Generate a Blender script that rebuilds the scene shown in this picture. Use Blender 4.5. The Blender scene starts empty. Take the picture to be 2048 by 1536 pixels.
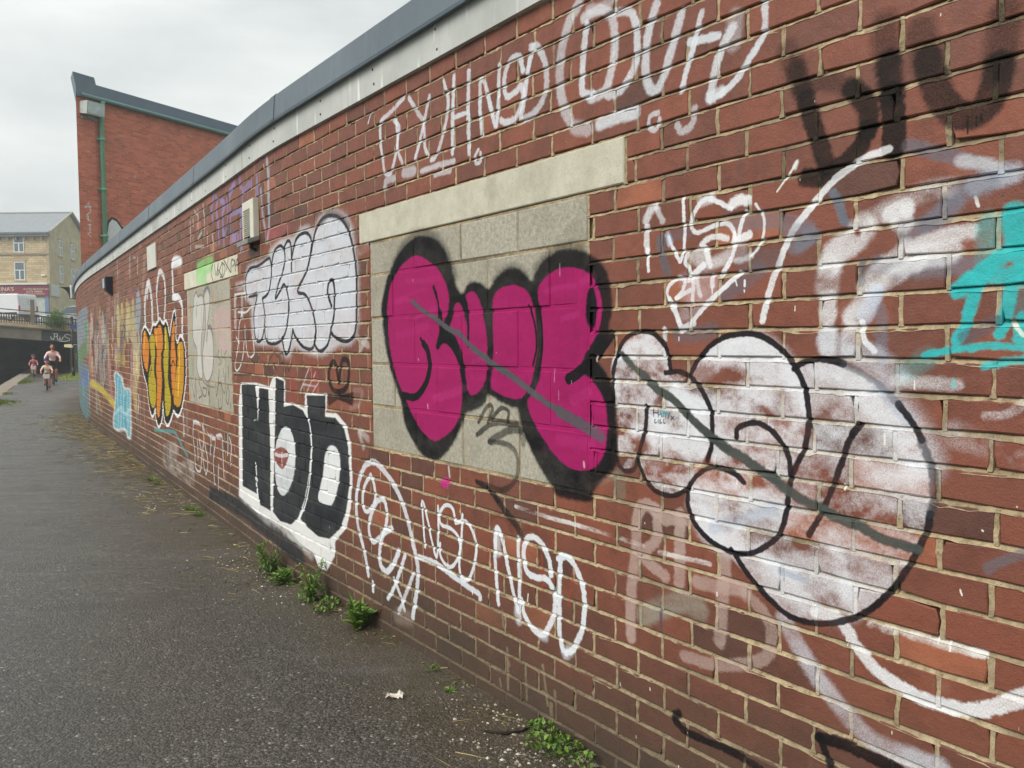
import bpy, bmesh, math, random
import numpy as np
from mathutils import Vector, Matrix
rad = math.radians
scene = bpy.context.scene
COL = scene.collection
# ------------------------------------------------------------------ camera
CAM_H = 1.50
cam_d = bpy.data.cameras.new('camera'); cam = bpy.data.objects.new('camera', cam_d); COL.objects.link(cam)
cam_d.sensor_width = 36; cam_d.lens = 36 * 1680 / 2048; cam_d.clip_start = .05; cam_d.clip_end = 3000
PITCH = math.atan(83.4 / 1680); ROLL = 0.0085
cam.matrix_world = Matrix.Translation((0, 0, CAM_H)) @ Matrix.Rotation(math.pi/2 - PITCH, 4, 'X') @ Matrix.Rotation(-ROLL, 4, 'Z')
scene.camera = cam
# ------------------------------------------------------------------ sky, sun, exposure
SUN_EL, SUN_AZ = rad(43), rad(232)          # azimuth clockwise from +Y
w = bpy.data.worlds.new('World'); scene.world = w; w.use_nodes = True
nt = w.node_tree; nt.nodes.clear()
def wn(t, **k):
    n = nt.nodes.new(t)
    for a, b in k.items(): setattr(n, a, b)
    return n
sky = wn('ShaderNodeTexSky', sky_type='NISHITA', sun_disc=False, sun_elevation=SUN_EL, sun_rotation=SUN_AZ, air_density=1.0, dust_density=4.0, ozone_density=1.0)
bw = wn('ShaderNodeHueSaturation'); bw.inputs['Saturation'].default_value = .10
nt.links.new(sky.outputs[0], bw.inputs['Color'])
tc = wn('ShaderNodeTexCoord'); mp = wn('ShaderNodeMapping'); mp.inputs['Scale'].default_value = (1.0, 1.0, 3.2)
nt.links.new(tc.outputs['Generated'], mp.inputs[0])
nz = wn('ShaderNodeTexNoise'); nz.inputs['Scale'].default_value = 1.7; nz.inputs['Detail'].default_value = 6; nz.inputs['Roughness'].default_value = .55
nt.links.new(mp.outputs[0], nz.inputs['Vector'])
cr = wn('ShaderNodeValToRGB'); cr.color_ramp.elements[0].position = .36; cr.color_ramp.elements[1].position = .64
cr.color_ramp.elements[0].color = (.66, .71, .72, 1); cr.color_ramp.elements[1].color = (1.13, 1.14, 1.12, 1)
nt.links.new(nz.outputs[0], cr.inputs[0])
mixc = wn('ShaderNodeMix', data_type='RGBA', blend_type='MIX'); mixc.inputs[0].default_value = .80   # cloud deck over the clear sky
cl = wn('ShaderNodeMix', data_type='RGBA', blend_type='MULTIPLY'); cl.inputs[0].default_value = 1
cl.inputs[6].default_value = (5.45, 5.62, 5.58, 1); nt.links.new(cr.outputs[0], cl.inputs[7])
nt.links.new(bw.outputs[0], mixc.inputs[6]); nt.links.new(cl.outputs[2], mixc.inputs[7])
bg = wn('ShaderNodeBackground'); bg.inputs[1].default_value = .10
nt.links.new(mixc.outputs[2], bg.inputs[0])
out = wn('ShaderNodeOutputWorld'); nt.links.new(bg.outputs[0], out.inputs[0])
sd = bpy.data.lights.new('sun', 'SUN'); sd.energy = 1.5; sd.angle = rad(40); sd.color = (1, .965, .91)
sun = bpy.data.objects.new('sun', sd); COL.objects.link(sun)
sdir = Vector((math.sin(SUN_AZ)*math.cos(SUN_EL), math.cos(SUN_AZ)*math.cos(SUN_EL), math.sin(SUN_EL)))
sun.rotation_euler = sdir.to_track_quat('Z', 'Y').to_euler()
sun.location = (-20, -10, 40)
vs = scene.view_settings; vs.view_transform = 'Standard'; vs.look = 'None'; vs.exposure = 0.80; vs.gamma = 1
scene.cycles.max_bounces = 6
# ------------------------------------------------------------------ helpers
rng = random.Random(11)
def link(o, parent=None):
    COL.objects.link(o)
    if parent is not None: o.parent = parent
    return o
def tag(o, label=None, cat=None, group=None, kind=None):
    if label: o['label'] = label
    if cat: o['category'] = cat
    if group: o['group'] = group
    if kind: o['kind'] = kind
    return o
def empty(name, loc=(0, 0, 0), rz=0, label=None, cat=None, group=None, kind=None):
    o = bpy.data.objects.new(name, None); o.location = loc; o.rotation_euler = (0, 0, rz); o.empty_display_size = .1
    link(o); return tag(o, label, cat, group, kind)
def copy_tree(o, parent=None):
    c = o.copy(); COL.objects.link(c); c.parent = parent
    for ch in o.children: copy_tree(ch, c)
    return c
class MB:
    def __init__(s): s.v = []; s.f = []; s.uv = []; s.mi = []
    def add(s, vs_, fs, uvs=None, mi=0):
        b = len(s.v); s.v += [tuple(p) for p in vs_]
        for k, f in enumerate(fs):
            s.f.append(tuple(b+i for i in f)); s.mi.append(mi)
            s.uv.append(uvs[k] if uvs else None)
        return s
    def box(s, p, q, tf=None, mi=0, bev=0):
        x0, y0, z0 = p; x1, y1, z1 = q
        vv = [(x0,y0,z0),(x1,y0,z0),(x1,y1,z0),(x0,y1,z0),(x0,y0,z1),(x1,y0,z1),(x1,y1,z1),(x0,y1,z1)]
        ff = [(0,3,2,1),(4,5,6,7),(0,1,5,4),(1,2,6,5),(2,3,7,6),(3,0,4,7)]
        uvs = []
        for f in ff:
            P = [vv[i] for i in f]
            if len({a[2] for a in P}) == 1: uvs.append([(a[0], a[1]) for a in P])
            elif len({a[1] for a in P}) == 1: uvs.append([(a[0], a[2]) for a in P])
            else: uvs.append([(a[1], a[2]) for a in P])
        if tf: vv = [tf(*a) for a in vv]
        return s.add(vv, ff, uvs, mi)
    def tube(s, pts, r, n=8, cap=True, mi=0):
        pts = [Vector(p) for p in pts]; rr = r if isinstance(r, (list, tuple)) else [r]*len(pts)
        rings = []; up = None
        for i, p in enumerate(pts):
            t = (pts[min(i+1, len(pts)-1)] - pts[max(i-1, 0)]).normalized()
            a = t.orthogonal().normalized() if up is None else (up - t*up.dot(t)).normalized()
            up = a; b = t.cross(a)
            rings.append([p + (a*math.cos(2*math.pi*k/n) + b*math.sin(2*math.pi*k/n))*rr[i] for k in range(n)])
        vv = [q for R in rings for q in R]; ff = []
        for i in range(len(pts)-1):
            for k in range(n): ff.append((i*n+k, i*n+(k+1) % n, (i+1)*n+(k+1) % n, (i+1)*n+k))
        if cap: ff += [tuple(range(n-1, -1, -1)), tuple((len(pts)-1)*n+k for k in range(n))]
        return s.add(vv, ff, None, mi)
    def torus(s, c, R, r, axis, n=24, m=8, mi=0):
        ax = Vector(axis).normalized(); u = ax.orthogonal().normalized(); v = ax.cross(u); c = Vector(c); vv = []; ff = []
        for i in range(n):
            a = 2*math.pi*i/n; d = u*math.cos(a)+v*math.sin(a)
            for k in range(m):
                b = 2*math.pi*k/m; vv.append(c+d*(R+r*math.cos(b))+ax*(r*math.sin(b)))
        for i in range(n):
            for k in range(m): ff.append((i*m+k, ((i+1) % n)*m+k, ((i+1) % n)*m+(k+1) % m, i*m+(k+1) % m))
        return s.add(vv, ff, None, mi)
    def ball(s, c, r, n=12, m=8, mi=0, zmin=-1):
        rx, ry, rz = r if isinstance(r, tuple) else (r, r, r); vv = []; ff = []
        for j in range(m+1):
            ph = -math.pi/2 + math.pi*j/m; zz = max(math.sin(ph), zmin); cc = math.sqrt(max(0, 1-zz*zz)) if zz > zmin else math.cos(ph)
            for k in range(n): vv.append((c[0]+rx*cc*math.cos(2*math.pi*k/n), c[1]+ry*cc*math.sin(2*math.pi*k/n), c[2]+rz*zz))
        for j in range(m):
            for k in range(n): ff.append((j*n+k, j*n+(k+1) % n, (j+1)*n+(k+1) % n, (j+1)*n+k))
        return s.add(vv, ff, None, mi)
    def build(s, name, mat, parent=None, smooth=False, label=None, cat=None, group=None, kind=None, bevel=0):
        me = bpy.data.meshes.new(name); me.from_pydata(s.v, [], s.f)
        if any(u for u in s.uv):
            ul = me.uv_layers.new(name='uv'); k = 0
            for fi, f in enumerate(s.f):
                for j in range(len(f)):
                    if s.uv[fi]: ul.data[k].uv = s.uv[fi][j]
                    k += 1
        for m in (mat if isinstance(mat, (list, tuple)) else [mat]): me.materials.append(m)
        me.polygons.foreach_set('material_index', s.mi)
        if smooth: me.polygons.foreach_set('use_smooth', [True]*len(s.f))
        me.update()
        o = bpy.data.objects.new(name, me); link(o, parent); tag(o, label, cat, group, kind)
        if bevel:
            b = o.modifiers.new('bevel', 'BEVEL'); b.width = bevel; b.segments = 2; b.limit_method = 'ANGLE'
        return o
# ------------------------------------------------------------------ materials
def srgb(r, g, b): return tuple((c/12.92 if c <= .04045 else ((c+.055)/1.055)**2.4) for c in (r, g, b)) + (1,)
class Mat:
    def __init__(s, name):
        s.m = bpy.data.materials.new(name); s.m.use_nodes = True; s.t = s.m.node_tree
        s.b = s.t.nodes['Principled BSDF']; s.b.inputs['Specular IOR Level'].default_value = .4
    def n(s, t, inp=None, **k):
        x = s.t.nodes.new(t)
        for a, b in k.items(): setattr(x, a, b)
        for a, b in (inp or {}).items():
            if isinstance(b, bpy.types.NodeSocket): s.t.links.new(b, x.inputs[a])
            else: x.inputs[a].default_value = b
        return x
    def l(s, a, b): s.t.links.new(a, b)
    def coord(s, kind='Object', scale=(1, 1, 1), rot=(0, 0, 0)):
        c = s.n('ShaderNodeTexCoord'); m = s.n('ShaderNodeMapping', {'Vector': c.outputs[kind], 'Scale': scale, 'Rotation': rot}); return m.outputs[0]
    def uv(s, name, scale=(1, 1, 1)):
        c = s.n('ShaderNodeUVMap', uv_map=name); m = s.n('ShaderNodeMapping', {'Vector': c.outputs[0], 'Scale': scale}); return m.outputs[0]
    def noise(s, vec, scale, detail=4, rough=.55, dist=0):
        return s.n('ShaderNodeTexNoise', {'Vector': vec, 'Scale': scale, 'Detail': detail, 'Roughness': rough, 'Distortion': dist}).outputs[0]
    def ramp(s, fac, stops):
        r = s.n('ShaderNodeValToRGB', {'Fac': fac}); e = r.color_ramp.elements
        while len(e) < len(stops): e.new(.5)
        for x, (p, c) in zip(e, stops):
            x.position = p; x.color = c if len(c) == 4 else tuple(c)+(1,)
        return r.outputs[0]
    def fr(s, fac, a, b, lo=0., hi=1.):
        return s.n('ShaderNodeMapRange', {0: fac, 1: a, 2: b, 3: lo, 4: hi}).outputs[0]
    def mix(s, fac, a, b, mode='MIX'):
        m = s.n('ShaderNodeMix', data_type='RGBA', blend_type=mode)
        for i, x in ((0, fac), (6, a), (7, b)):
            if isinstance(x, bpy.types.NodeSocket): s.l(x, m.inputs[i])
            else: m.inputs[i].default_value = x
        return m.outputs[2]
    def math(s, op, a, b=0.):
        m = s.n('ShaderNodeMath', operation=op)
        for i, x in enumerate((a, b)):
            if isinstance(x, bpy.types.NodeSocket): s.l(x, m.inputs[i])
            else: m.inputs[i].default_value = x
        return m.outputs[0]
    def set(s, **k):
        for a, b in k.items():
            a = {'color': 'Base Color', 'rough': 'Roughness', 'metal': 'Metallic', 'spec': 'Specular IOR Level', 'trans': 'Transmission Weight'}.get(a, a)
            if isinstance(b, bpy.types.NodeSocket): s.l(b, s.b.inputs[a])
            else: s.b.inputs[a].default_value = b
        return s
    def bump(s, h, strength=.3, dist=.01):
        b = s.n('ShaderNodeBump', {'Height': h, 'Strength': strength, 'Distance': dist}); s.l(b.outputs[0], s.b.inputs['Normal']); return s
def plain(name, c, rough=.6, var=.18, scale=6, metal=0, bump=.1):
    m = Mat(name); v = m.coord(); n1 = m.noise(v, scale, 5, .6); c4 = srgb(*c)
    lo = tuple(x*(1-var) for x in c4[:3]); hi = tuple(min(1, x*(1+var)) for x in c4[:3])
    m.set(color=m.ramp(n1, [(.3, lo), (.7, hi)]), rough=rough, metal=metal)
    if bump: m.bump(m.noise(v, scale*8, 3), bump, .01)
    return m.m
# ------------------------------------------------------------------ the line of the graffiti wall (plan), s runs along it
YS = np.arange(-3, 25.6, .01)
_sl = np.interp(YS, [-5, 5.2, 6.0, 7, 15, 21, 24, 27], [-.712, -.712, -.600, -.622, -.622, -.515, -.40, -.25])
XS = np.concatenate([[0], np.cumsum((_sl[1:]+_sl[:-1])/2*.01)]); XS += 1.055 - np.interp(1.868, YS, XS)
SS = np.concatenate([[0], np.cumsum(np.hypot(np.diff(XS), np.diff(YS)))]); SS -= np.interp(1.55, YS, SS)
_tx = np.gradient(XS, SS); _ty = np.gradient(YS, SS)
S_MIN, S_MAX = -3.0, float(SS[-1])
def WP(s, z, d=0.0):
    x = np.interp(s, SS, XS); y = np.interp(s, SS, YS); tx = np.interp(s, SS, _tx); ty = np.interp(s, SS, _ty)
    return (x - ty*d, y + tx*d, z)
def wall_x(Y): return float(np.interp(Y, YS, XS))
def wall_uv(s, z): return (math.log(1+(s+.35)/2.0)/math.log(1+24.35/2.0) if s > -.35 else -.01, (z+.05)/2.85)
Z0, CH, BL, SPH = 2.757, .0818, .2242, 1.493
# ------------------------------------------------------------------ graffiti paint: strokes and fills given in wall millimetres (s, z), sprayed into one paint layer
GRAF = [
('F',(0.52,0.64,0.7),0.75,60,0.5,1,(21726,2109,19055,2247,17317,2240,17472,1975,18240,1610,22856,1362)),
('F',(0.33,0.58,0.42),0.8,60,0.5,1,(18058,1990,17410,1896,17650,1548,17907,1310,22856,960,22856,1362,18576,1551)),
('F',(0.34,0.52,0.54),0.8,70,0.5,1,(22856,1036,17778,1132,17711,520,17833,115,18903,17,22856,255)),
('F',(0.33,0.44,0.66),0.7,70,0.5,1,(19956,937,17570,1038,17644,741,20197,640)),
('L',(0.75,0.8,0.82),110,0.8,33,0.15,(19275,762,19212,487)),
('L',(0.3,0.45,0.62),60,0.9,18,0.15,(17450,1333,17442,1236)),
('L',(0.8,0.78,0.75),30,0.7,9,0.15,(17459,729,17436,436,17507,138)),
('F',(0.34,0.33,0.33),0.55,40,0.7,1,(16263,1816,15071,2015,14271,2054,14190,1504,14441,1078,14833,782,15882,863,16423,1323)),
('L',(0.12,0.12,0.12),60,0.85,18,0.15,(16554,1600,16267,1251,16088,1001,15926,825)),
('L',(0.15,0.15,0.15),40,0.7,12,0.5,(15743,1595,15639,1242,15437,756)),
('L',(0.12,0.12,0.12),50,0.8,15,0.4,(15009,1607,14898,1067,14765,768)),
('L',(0.2,0.2,0.22),60,0.6,18,0.5,(14593,2049,14540,1834)),
('L',(0.76,0.69,0.3),150,0.65,40,0.5,(17207,796,15904,790,14711,704,13495,591)),
('L',(0.76,0.66,0.42),140,0.55,50,0.5,(17169,1470,17040,1241,17097,1088)),
('L',(0.72,0.66,0.45),180,0.4,60,0.6,(15804,580,15393,374)),
('L',(0.78,0.55,0.32),90,0.6,30,0.5,(14170,1777,14230,1553)),
('L',(0.75,0.52,0.52),120,0.5,40,0.6,(13912,1409,13914,1155,14055,864)),
('L',(0.66,0.69,0.7),330,0.45,90,0.7,(12769,2117,12808,1723,12962,1324)),
('L',(0.75,0.7,0.3),170,0.55,60,0.5,(13261,1290,12685,1313,12265,1289)),
('L',(0.6,0.42,0.44),300,0.4,80,0.6,(11580,2145,11053,2067,10647,1999)),
('L',(0.42,0.43,0.42),240,0.5,60,0.7,(11432,1965,10671,1875,10783,1727)),
('L',(0.15,0.15,0.16),25,0.85,7.5,0.15,(12134,1858,12368,1744,12293,1615,12041,1599,12051,1780,12187,1853)),
('L',(0.8,0.77,0.74),26,0.6,10,0.5,(11817,1501,11931,1114,11998,945)),
('L',(0.8,0.77,0.74),26,0.6,10,0.5,(11471,1567,11677,821)),
('L',(0.8,0.77,0.74),26,0.6,10,0.5,(11285,947,11281,709,11289,496)),
('L',(0.8,0.77,0.74),26,0.6,10,0.5,(10615,924,10605,561,10561,376)),
('L',(0.8,0.77,0.74),26,0.6,10,0.5,(11777,1022,11235,1185,10821,1119)),
('L',(0.8,0.77,0.74),26,0.6,10,0.5,(10896,950,10949,470)),
('L',(0.8,0.77,0.74),26,0.6,10,0.5,(11112,719,11198,252)),
('L',(0.8,0.77,0.74),26,0.6,10,0.5,(11866,1940,11908,1529)),
('L',(0.68,0.33,0.26),60,0.45,20,0.5,(12216,1502,12248,1134)),
('L',(0.62,0.32,0.26),70,0.45,30,0.5,(11509,1608,11342,1315)),
('F',(0.88,0.9,0.9),0.85,30,0.4,1,(13500,1056,13186,1118,12851,1081,12529,1054,12350,917,11752,913,11745,681,11836,260,12204,198,12443,277,13292,205,13828,254,13594,539,13404,812)),
('F',(0.33,0.6,0.66),0.95,14,0.35,1,(13374,1029,13170,1088,12970,1056,12666,1021,12462,883,11837,875,11852,674,11937,286,12193,249,12380,326,13281,252,13683,281,13482,545,13295,817)),
('L',(0.8,0.88,0.9),45,0.8,18,0.4,(13038,1009,13160,747,13133,476,13225,287)),
('L',(0.8,0.88,0.9),45,0.8,18,0.4,(12706,990,12768,590,12911,267)),
('L',(0.8,0.88,0.9),45,0.8,18,0.4,(12451,840,12547,516,12533,299)),
('L',(0.8,0.88,0.9),45,0.8,18,0.4,(12077,858,12174,513,12191,256)),
('L',(0.8,0.88,0.9),45,0.8,18,0.4,(11920,809,12033,383)),
('L',(0.22,0.45,0.52),40,0.6,16,0.4,(12928,759,13014,304)),
('L',(0.22,0.45,0.52),40,0.6,16,0.4,(12275,792,12362,313)),
('L',(0.22,0.45,0.52),40,0.6,16,0.4,(13264,895,13472,345)),
('L',(0.85,0.89,0.9),60,0.5,20,0.5,(13531,449,12858,584,12334,531,11861,632)),
('L',(0.78,0.72,0.5),134,0.651,109,0.45,(15096,2106,15250,1982,15156,1850)),
('L',(0.78,0.72,0.5),333,0.559,81.3,0.45,(16832,1513,16959,1376,16751,1242)),
('L',(0.6,0.62,0.62),279,0.858,36.9,0.45,(14980,1863,14951,1770,14928,1677)),
('L',(0.66,0.5,0.46),337,0.797,54.9,0.45,(15082,1853,15263,1643,15269,1428)),
('L',(0.6,0.62,0.62),226,0.834,33.5,0.45,(11839,1879,11916,1774,11925,1667)),
('L',(0.66,0.5,0.46),285,0.786,35.3,0.45,(17026,1344,17005,1220,17277,1090)),
('L',(0.78,0.72,0.5),206,0.745,102,0.45,(11236,1378,11222,1274,11311,1167)),
('L',(0.7,0.55,0.52),143,0.559,58.6,0.45,(16189,2210,16104,2097,16333,1995)),
('L',(0.5,0.47,0.44),115,0.821,62.8,0.45,(16836,810,16950,681,16737,566)),
('L',(0.6,0.62,0.62),277,0.638,77.9,0.45,(11098,1395,11073,1248,11195,1097)),
('L',(0.62,0.68,0.7),156,0.652,37.8,0.45,(15925,1432,15890,1303,16051,1170)),
('L',(0.74,0.7,0.64),127,0.89,78.5,0.45,(10885,1607,10868,1532,10899,1457)),
('L',(0.74,0.7,0.64),143,0.693,109,0.45,(13152,1428,13172,1324,13139,1221)),
('L',(0.74,0.7,0.64),169,0.7,47.3,0.45,(13464,1867,13506,1750,13489,1631)),
('L',(0.66,0.5,0.46),166,0.6,34.1,0.45,(15449,2216,15549,2110,15398,1996)),
('L',(0.72,0.62,0.42),370,0.801,33.2,0.45,(11154,1455,11167,1286,11158,1118)),
('L',(0.78,0.72,0.5),201,0.775,95.2,0.45,(14122,1630,14141,1432,14148,1233)),
('L',(0.6,0.62,0.62),370,0.865,40.2,0.45,(14450,1685,14451,1547,14655,1407)),
('L',(0.78,0.72,0.5),296,0.691,61.2,0.45,(10996,1345,11013,1286,11024,1227)),
('L',(0.6,0.62,0.62),141,0.857,74,0.45,(11681,1856,11650,1783,11659,1710)),
('L',(0.5,0.47,0.44),331,0.87,65.2,0.45,(11296,1856,11314,1725,11300,1592)),
('L',(0.66,0.5,0.46),343,0.677,91.4,0.45,(16723,1238,16722,1144,16936,1045)),
('L',(0.68,0.66,0.62),133,0.826,54.9,0.45,(13113,2149,13148,1977,13227,1806)),
('L',(0.68,0.66,0.62),131,0.678,110,0.45,(15274,1559,15236,1341,15311,1121)),
('L',(0.7,0.55,0.52),282,0.591,74.7,0.45,(14029,1253,13973,1126,14103,995)),
('L',(0.5,0.47,0.44),243,0.866,86.8,0.45,(14134,1990,14213,1826,14212,1659)),
('L',(0.62,0.68,0.7),322,0.732,62.9,0.45,(17292,1851,17323,1680,17417,1508)),
('L',(0.74,0.7,0.64),293,0.869,67.4,0.45,(14714,1916,14715,1823,14821,1731)),
('L',(0.62,0.68,0.7),276,0.82,59,0.45,(11170,1739,11210,1586,11298,1431)),
('L',(0.78,0.72,0.5),292,0.879,45.8,0.45,(12359,1968,12354,1901,12435,1836)),
('L',(0.5,0.47,0.44),198,0.557,106,0.45,(14202,945,14269,851,14381,754)),
('L',(0.68,0.66,0.62),315,0.778,84,0.45,(15934,1416,15857,1265,16157,1108)),
('L',(0.7,0.55,0.52),352,0.631,56.1,0.45,(11532,1316,11536,1156,11637,991)),
('L',(0.66,0.5,0.46),234,0.691,61.1,0.45,(13813,2177,13824,2088,13776,1998)),
('L',(0.5,0.47,0.44),273,0.64,47.8,0.45,(17161,1528,17288,1372,17470,1212)),
('L',(0.78,0.72,0.5),359,0.566,61.8,0.45,(11227,1094,11319,945,11354,798)),
('L',(0.68,0.66,0.62),165,0.645,100,0.45,(15067,1505,14986,1413,15247,1318)),
('L',(0.6,0.62,0.62),241,0.856,50.5,0.45,(15878,1674,16025,1569,16054,1462)),
('L',(0.5,0.47,0.44),156,0.648,84.1,0.45,(14187,1290,14333,1096,14160,911)),
('L',(0.68,0.66,0.62),339,0.744,68.1,0.45,(14857,1130,14805,1051,14982,965)),
('L',(0.72,0.62,0.42),201,0.616,68,0.45,(12074,1898,12163,1740,12140,1580)),
('L',(0.72,0.62,0.42),272,0.639,98.6,0.45,(11220,1684,11320,1522,11264,1360)),
('L',(0.5,0.47,0.44),328,0.661,38.3,0.45,(12408,1762,12519,1590,12545,1416)),
('L',(0.62,0.68,0.7),377,0.8,69.8,0.45,(10829,2016,10867,1930,10935,1845)),
('L',(0.7,0.55,0.52),293,0.598,54.7,0.45,(13160,1409,13215,1314,13183,1220)),
('L',(0.74,0.7,0.64),350,0.794,47.1,0.45,(16545,1969,16444,1848,16819,1734)),
('L',(0.6,0.62,0.62),342,0.611,69.5,0.45,(15258,1195,15261,1073,15360,947)),
('L',(0.66,0.5,0.46),296,0.703,44,0.45,(16774,1528,16739,1368,16807,1206)),
('L',(0.6,0.62,0.62),199,0.875,62.8,0.45,(17520,912,17463,672,17503,427)),
('L',(0.68,0.66,0.62),118,0.87,40.6,0.45,(11918,1864,11976,1776,12000,1686)),
('L',(0.78,0.72,0.5),277,0.639,47.3,0.45,(11846,2004,11854,1828,11840,1651)),
('L',(0.7,0.55,0.52),250,0.661,99.5,0.45,(13861,884,13968,792,13830,711)),
('L',(0.78,0.72,0.5),353,0.83,84.1,0.45,(12810,1962,12804,1805,12829,1648)),
('L',(0.5,0.47,0.44),376,0.567,34.3,0.45,(15091,1405,15220,1238,15109,1075)),
('L',(0.6,0.62,0.62),300,0.586,46,0.45,(16081,875,16105,650,16104,425)),
('L',(0.66,0.5,0.46),197,0.563,103,0.45,(16063,1575,16132,1414,16196,1252)),
('L',(0.5,0.47,0.44),265,0.67,59.1,0.45,(15642,1751,15756,1634,15672,1516)),
('L',(0.68,0.66,0.62),162,0.878,69.8,0.45,(15688,1490,15627,1417,15659,1343)),
('L',(0.72,0.62,0.42),154,0.673,30.5,0.45,(16893,1852,16803,1654,16989,1457)),
('L',(0.72,0.62,0.42),167,0.569,36.3,0.45,(12252,1592,12315,1441,12302,1289)),
('L',(0.7,0.55,0.52),272,0.558,65,0.45,(15952,1278,15950,1197,15927,1116)),
('L',(0.78,0.72,0.5),273,0.739,59.8,0.45,(11652,1938,11705,1881,11632,1819)),
('L',(0.66,0.5,0.46),151,0.723,96.3,0.45,(15023,1774,15049,1624,15003,1474)),
('L',(0.78,0.72,0.5),149,0.568,95.6,0.45,(16737,1344,16708,1237,16774,1127)),
('L',(0.78,0.72,0.5),257,0.716,99.3,0.45,(11289,1989,11357,1828,11438,1664)),
('L',(0.86,0.84,0.8),55.7,0.601,10,0.3,(15417,1324,15533,1246,15510,1130)),
('L',(0.58,0.2,0.18),52,0.803,10,0.3,(16568,1368,16844,1310,16780,1227)),
('L',(0.86,0.84,0.8),59.9,0.687,10,0.3,(15405,1716,15660,1586,15723,1386)),
('L',(0.82,0.78,0.7),47.4,0.765,10,0.3,(13276,1400,13244,1353,13302,1283)),
('L',(0.2,0.19,0.19),55.9,0.754,10,0.3,(12219,1786,12104,1706,12259,1591)),
('L',(0.3,0.36,0.5),46.4,0.647,10,0.3,(12366,1716,12516,1623,12287,1480)),
('L',(0.3,0.36,0.5),35.8,0.736,10,0.3,(14660,1472,14713,1341,14558,1148)),
('L',(0.86,0.84,0.8),44.1,0.887,10,0.3,(11040,855,11040,769,11159,633)),
('L',(0.82,0.78,0.7),58.4,0.76,10,0.3,(13656,1504,13553,1433,13630,1326)),
('L',(0.2,0.19,0.19),34,0.699,10,0.3,(12659,1572,12578,1447,12642,1260)),
('L',(0.82,0.78,0.7),23.3,0.601,10,0.3,(11532,1658,11670,1618,11459,1554)),
('L',(0.2,0.19,0.19),46,0.752,10,0.3,(15320,683,15154,601,15416,450)),
('L',(0.58,0.2,0.18),22.2,0.821,10,0.3,(14276,1856,14107,1792,14342,1706)),
('L',(0.82,0.78,0.7),25.7,0.706,10,0.3,(14449,1075,14508,1034,14589,972)),
('L',(0.2,0.19,0.19),25.3,0.608,10,0.3,(12981,1257,13029,1211,13103,1141)),
('L',(0.82,0.78,0.7),50.8,0.801,10,0.3,(14710,1763,14584,1667,14851,1527)),
('L',(0.86,0.84,0.8),52.3,0.753,10,0.3,(11325,1439,11391,1319,11420,1139)),
('L',(0.82,0.78,0.7),55.4,0.877,10,0.3,(16548,1293,16568,1116,16633,849)),
('L',(0.2,0.19,0.19),45.3,0.755,10,0.3,(14793,1503,14694,1458,14934,1391)),
('L',(0.86,0.84,0.8),40.8,0.729,10,0.3,(11179,1396,11087,1316,11137,1194)),
('L',(0.2,0.19,0.19),27.4,0.815,10,0.3,(14459,828,14550,695,14641,496)),
('L',(0.3,0.36,0.5),53.1,0.61,10,0.3,(11218,1099,11121,1038,11134,941)),
('L',(0.2,0.19,0.19),55.5,0.738,10,0.3,(11766,1397,11776,1306,11722,1170)),
('L',(0.12,0.12,0.12),46,0.85,12,0.2,(16479,1599,16232,1252,16071,1001,15926,825)),
('L',(0.13,0.13,0.13),40,0.8,12,0.3,(15038,1505,14898,1067,14765,768)),
('L',(0.13,0.13,0.13),34,0.7,12,0.3,(15613,1330,15437,756)),
('L',(0.78,0.7,0.28),120,0.6,40,0.5,(17211,787,15906,781,14711,704,13555,595)),
('L',(0.8,0.79,0.76),90,0.55,30,0.6,(12728,2698,12722,2502)),
('L',(0.8,0.79,0.76),110,0.55,30,0.6,(11455,2642,11499,2441)),
('L',(0.8,0.79,0.76),70,0.55,30,0.6,(10784,2582,10818,2415)),
('L',(0.8,0.79,0.76),40,0.55,30,0.6,(11108,2624,10945,2597)),
('L',(0.72,0.66,0.58),140,0.4,60,0.6,(10251,2535,10369,2311,10478,2141)),
('L',(0.72,0.66,0.58),160,0.4,70,0.6,(12851,2199,12811,1914)),
('L',(0.9,0.905,0.91),110,0.85,20,0.3,(10317,1722,10314,2015,10019,2230,9828,2050,9809,1780)),
('L',(0.9,0.905,0.91),60,0.8,20,0.3,(10121,2064,10021,2219)),
('L',(0.9,0.905,0.91),70,0.85,14,0.3,(9409,1813,9464,2086,9263,2299,8986,2216,8938,2006,9049,1760)),
('L',(0.9,0.905,0.91),72,0.9,14,0.25,(8056,2322,8463,2338,8486,2182,8471,2003,8207,1970,8048,1867,8074,1582)),
('F',(0.9,0.905,0.91),0.85,14,0.25,1,(8542,2344,8401,2391,8147,2378,7995,2336,8014,2272,8472,2279)),
('F',(0.9,0.905,0.91),0.8,10,0.2,1,(8511,2025,8302,2013,8208,1960,8521,1955)),
('L',(0.9,0.9,0.89),75,0.95,8,0.15,(10661,1568,10562,1665,10397,1711,10177,1671,10006,1610,9888,1667,9773,1722,9570,1718,9331,1774,9181,1732,9060,1718,8964,1748,8854,1698,8756,1586,8623,1709,8466,1837,8397,1754,8425,1573,8327,1511,8188,1575,8042,1535,7957,1443,7961,1234,8063,1035,8239,867,8434,793,8646,831,8771,754,8990,658,9168,682,9239,815,9288,895,9350,713,9565,590,9754,662,9767,783,9958,688,10100,697,10257,843,10337,1021,10544,1149,10703,1350,10661,1568)),
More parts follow.
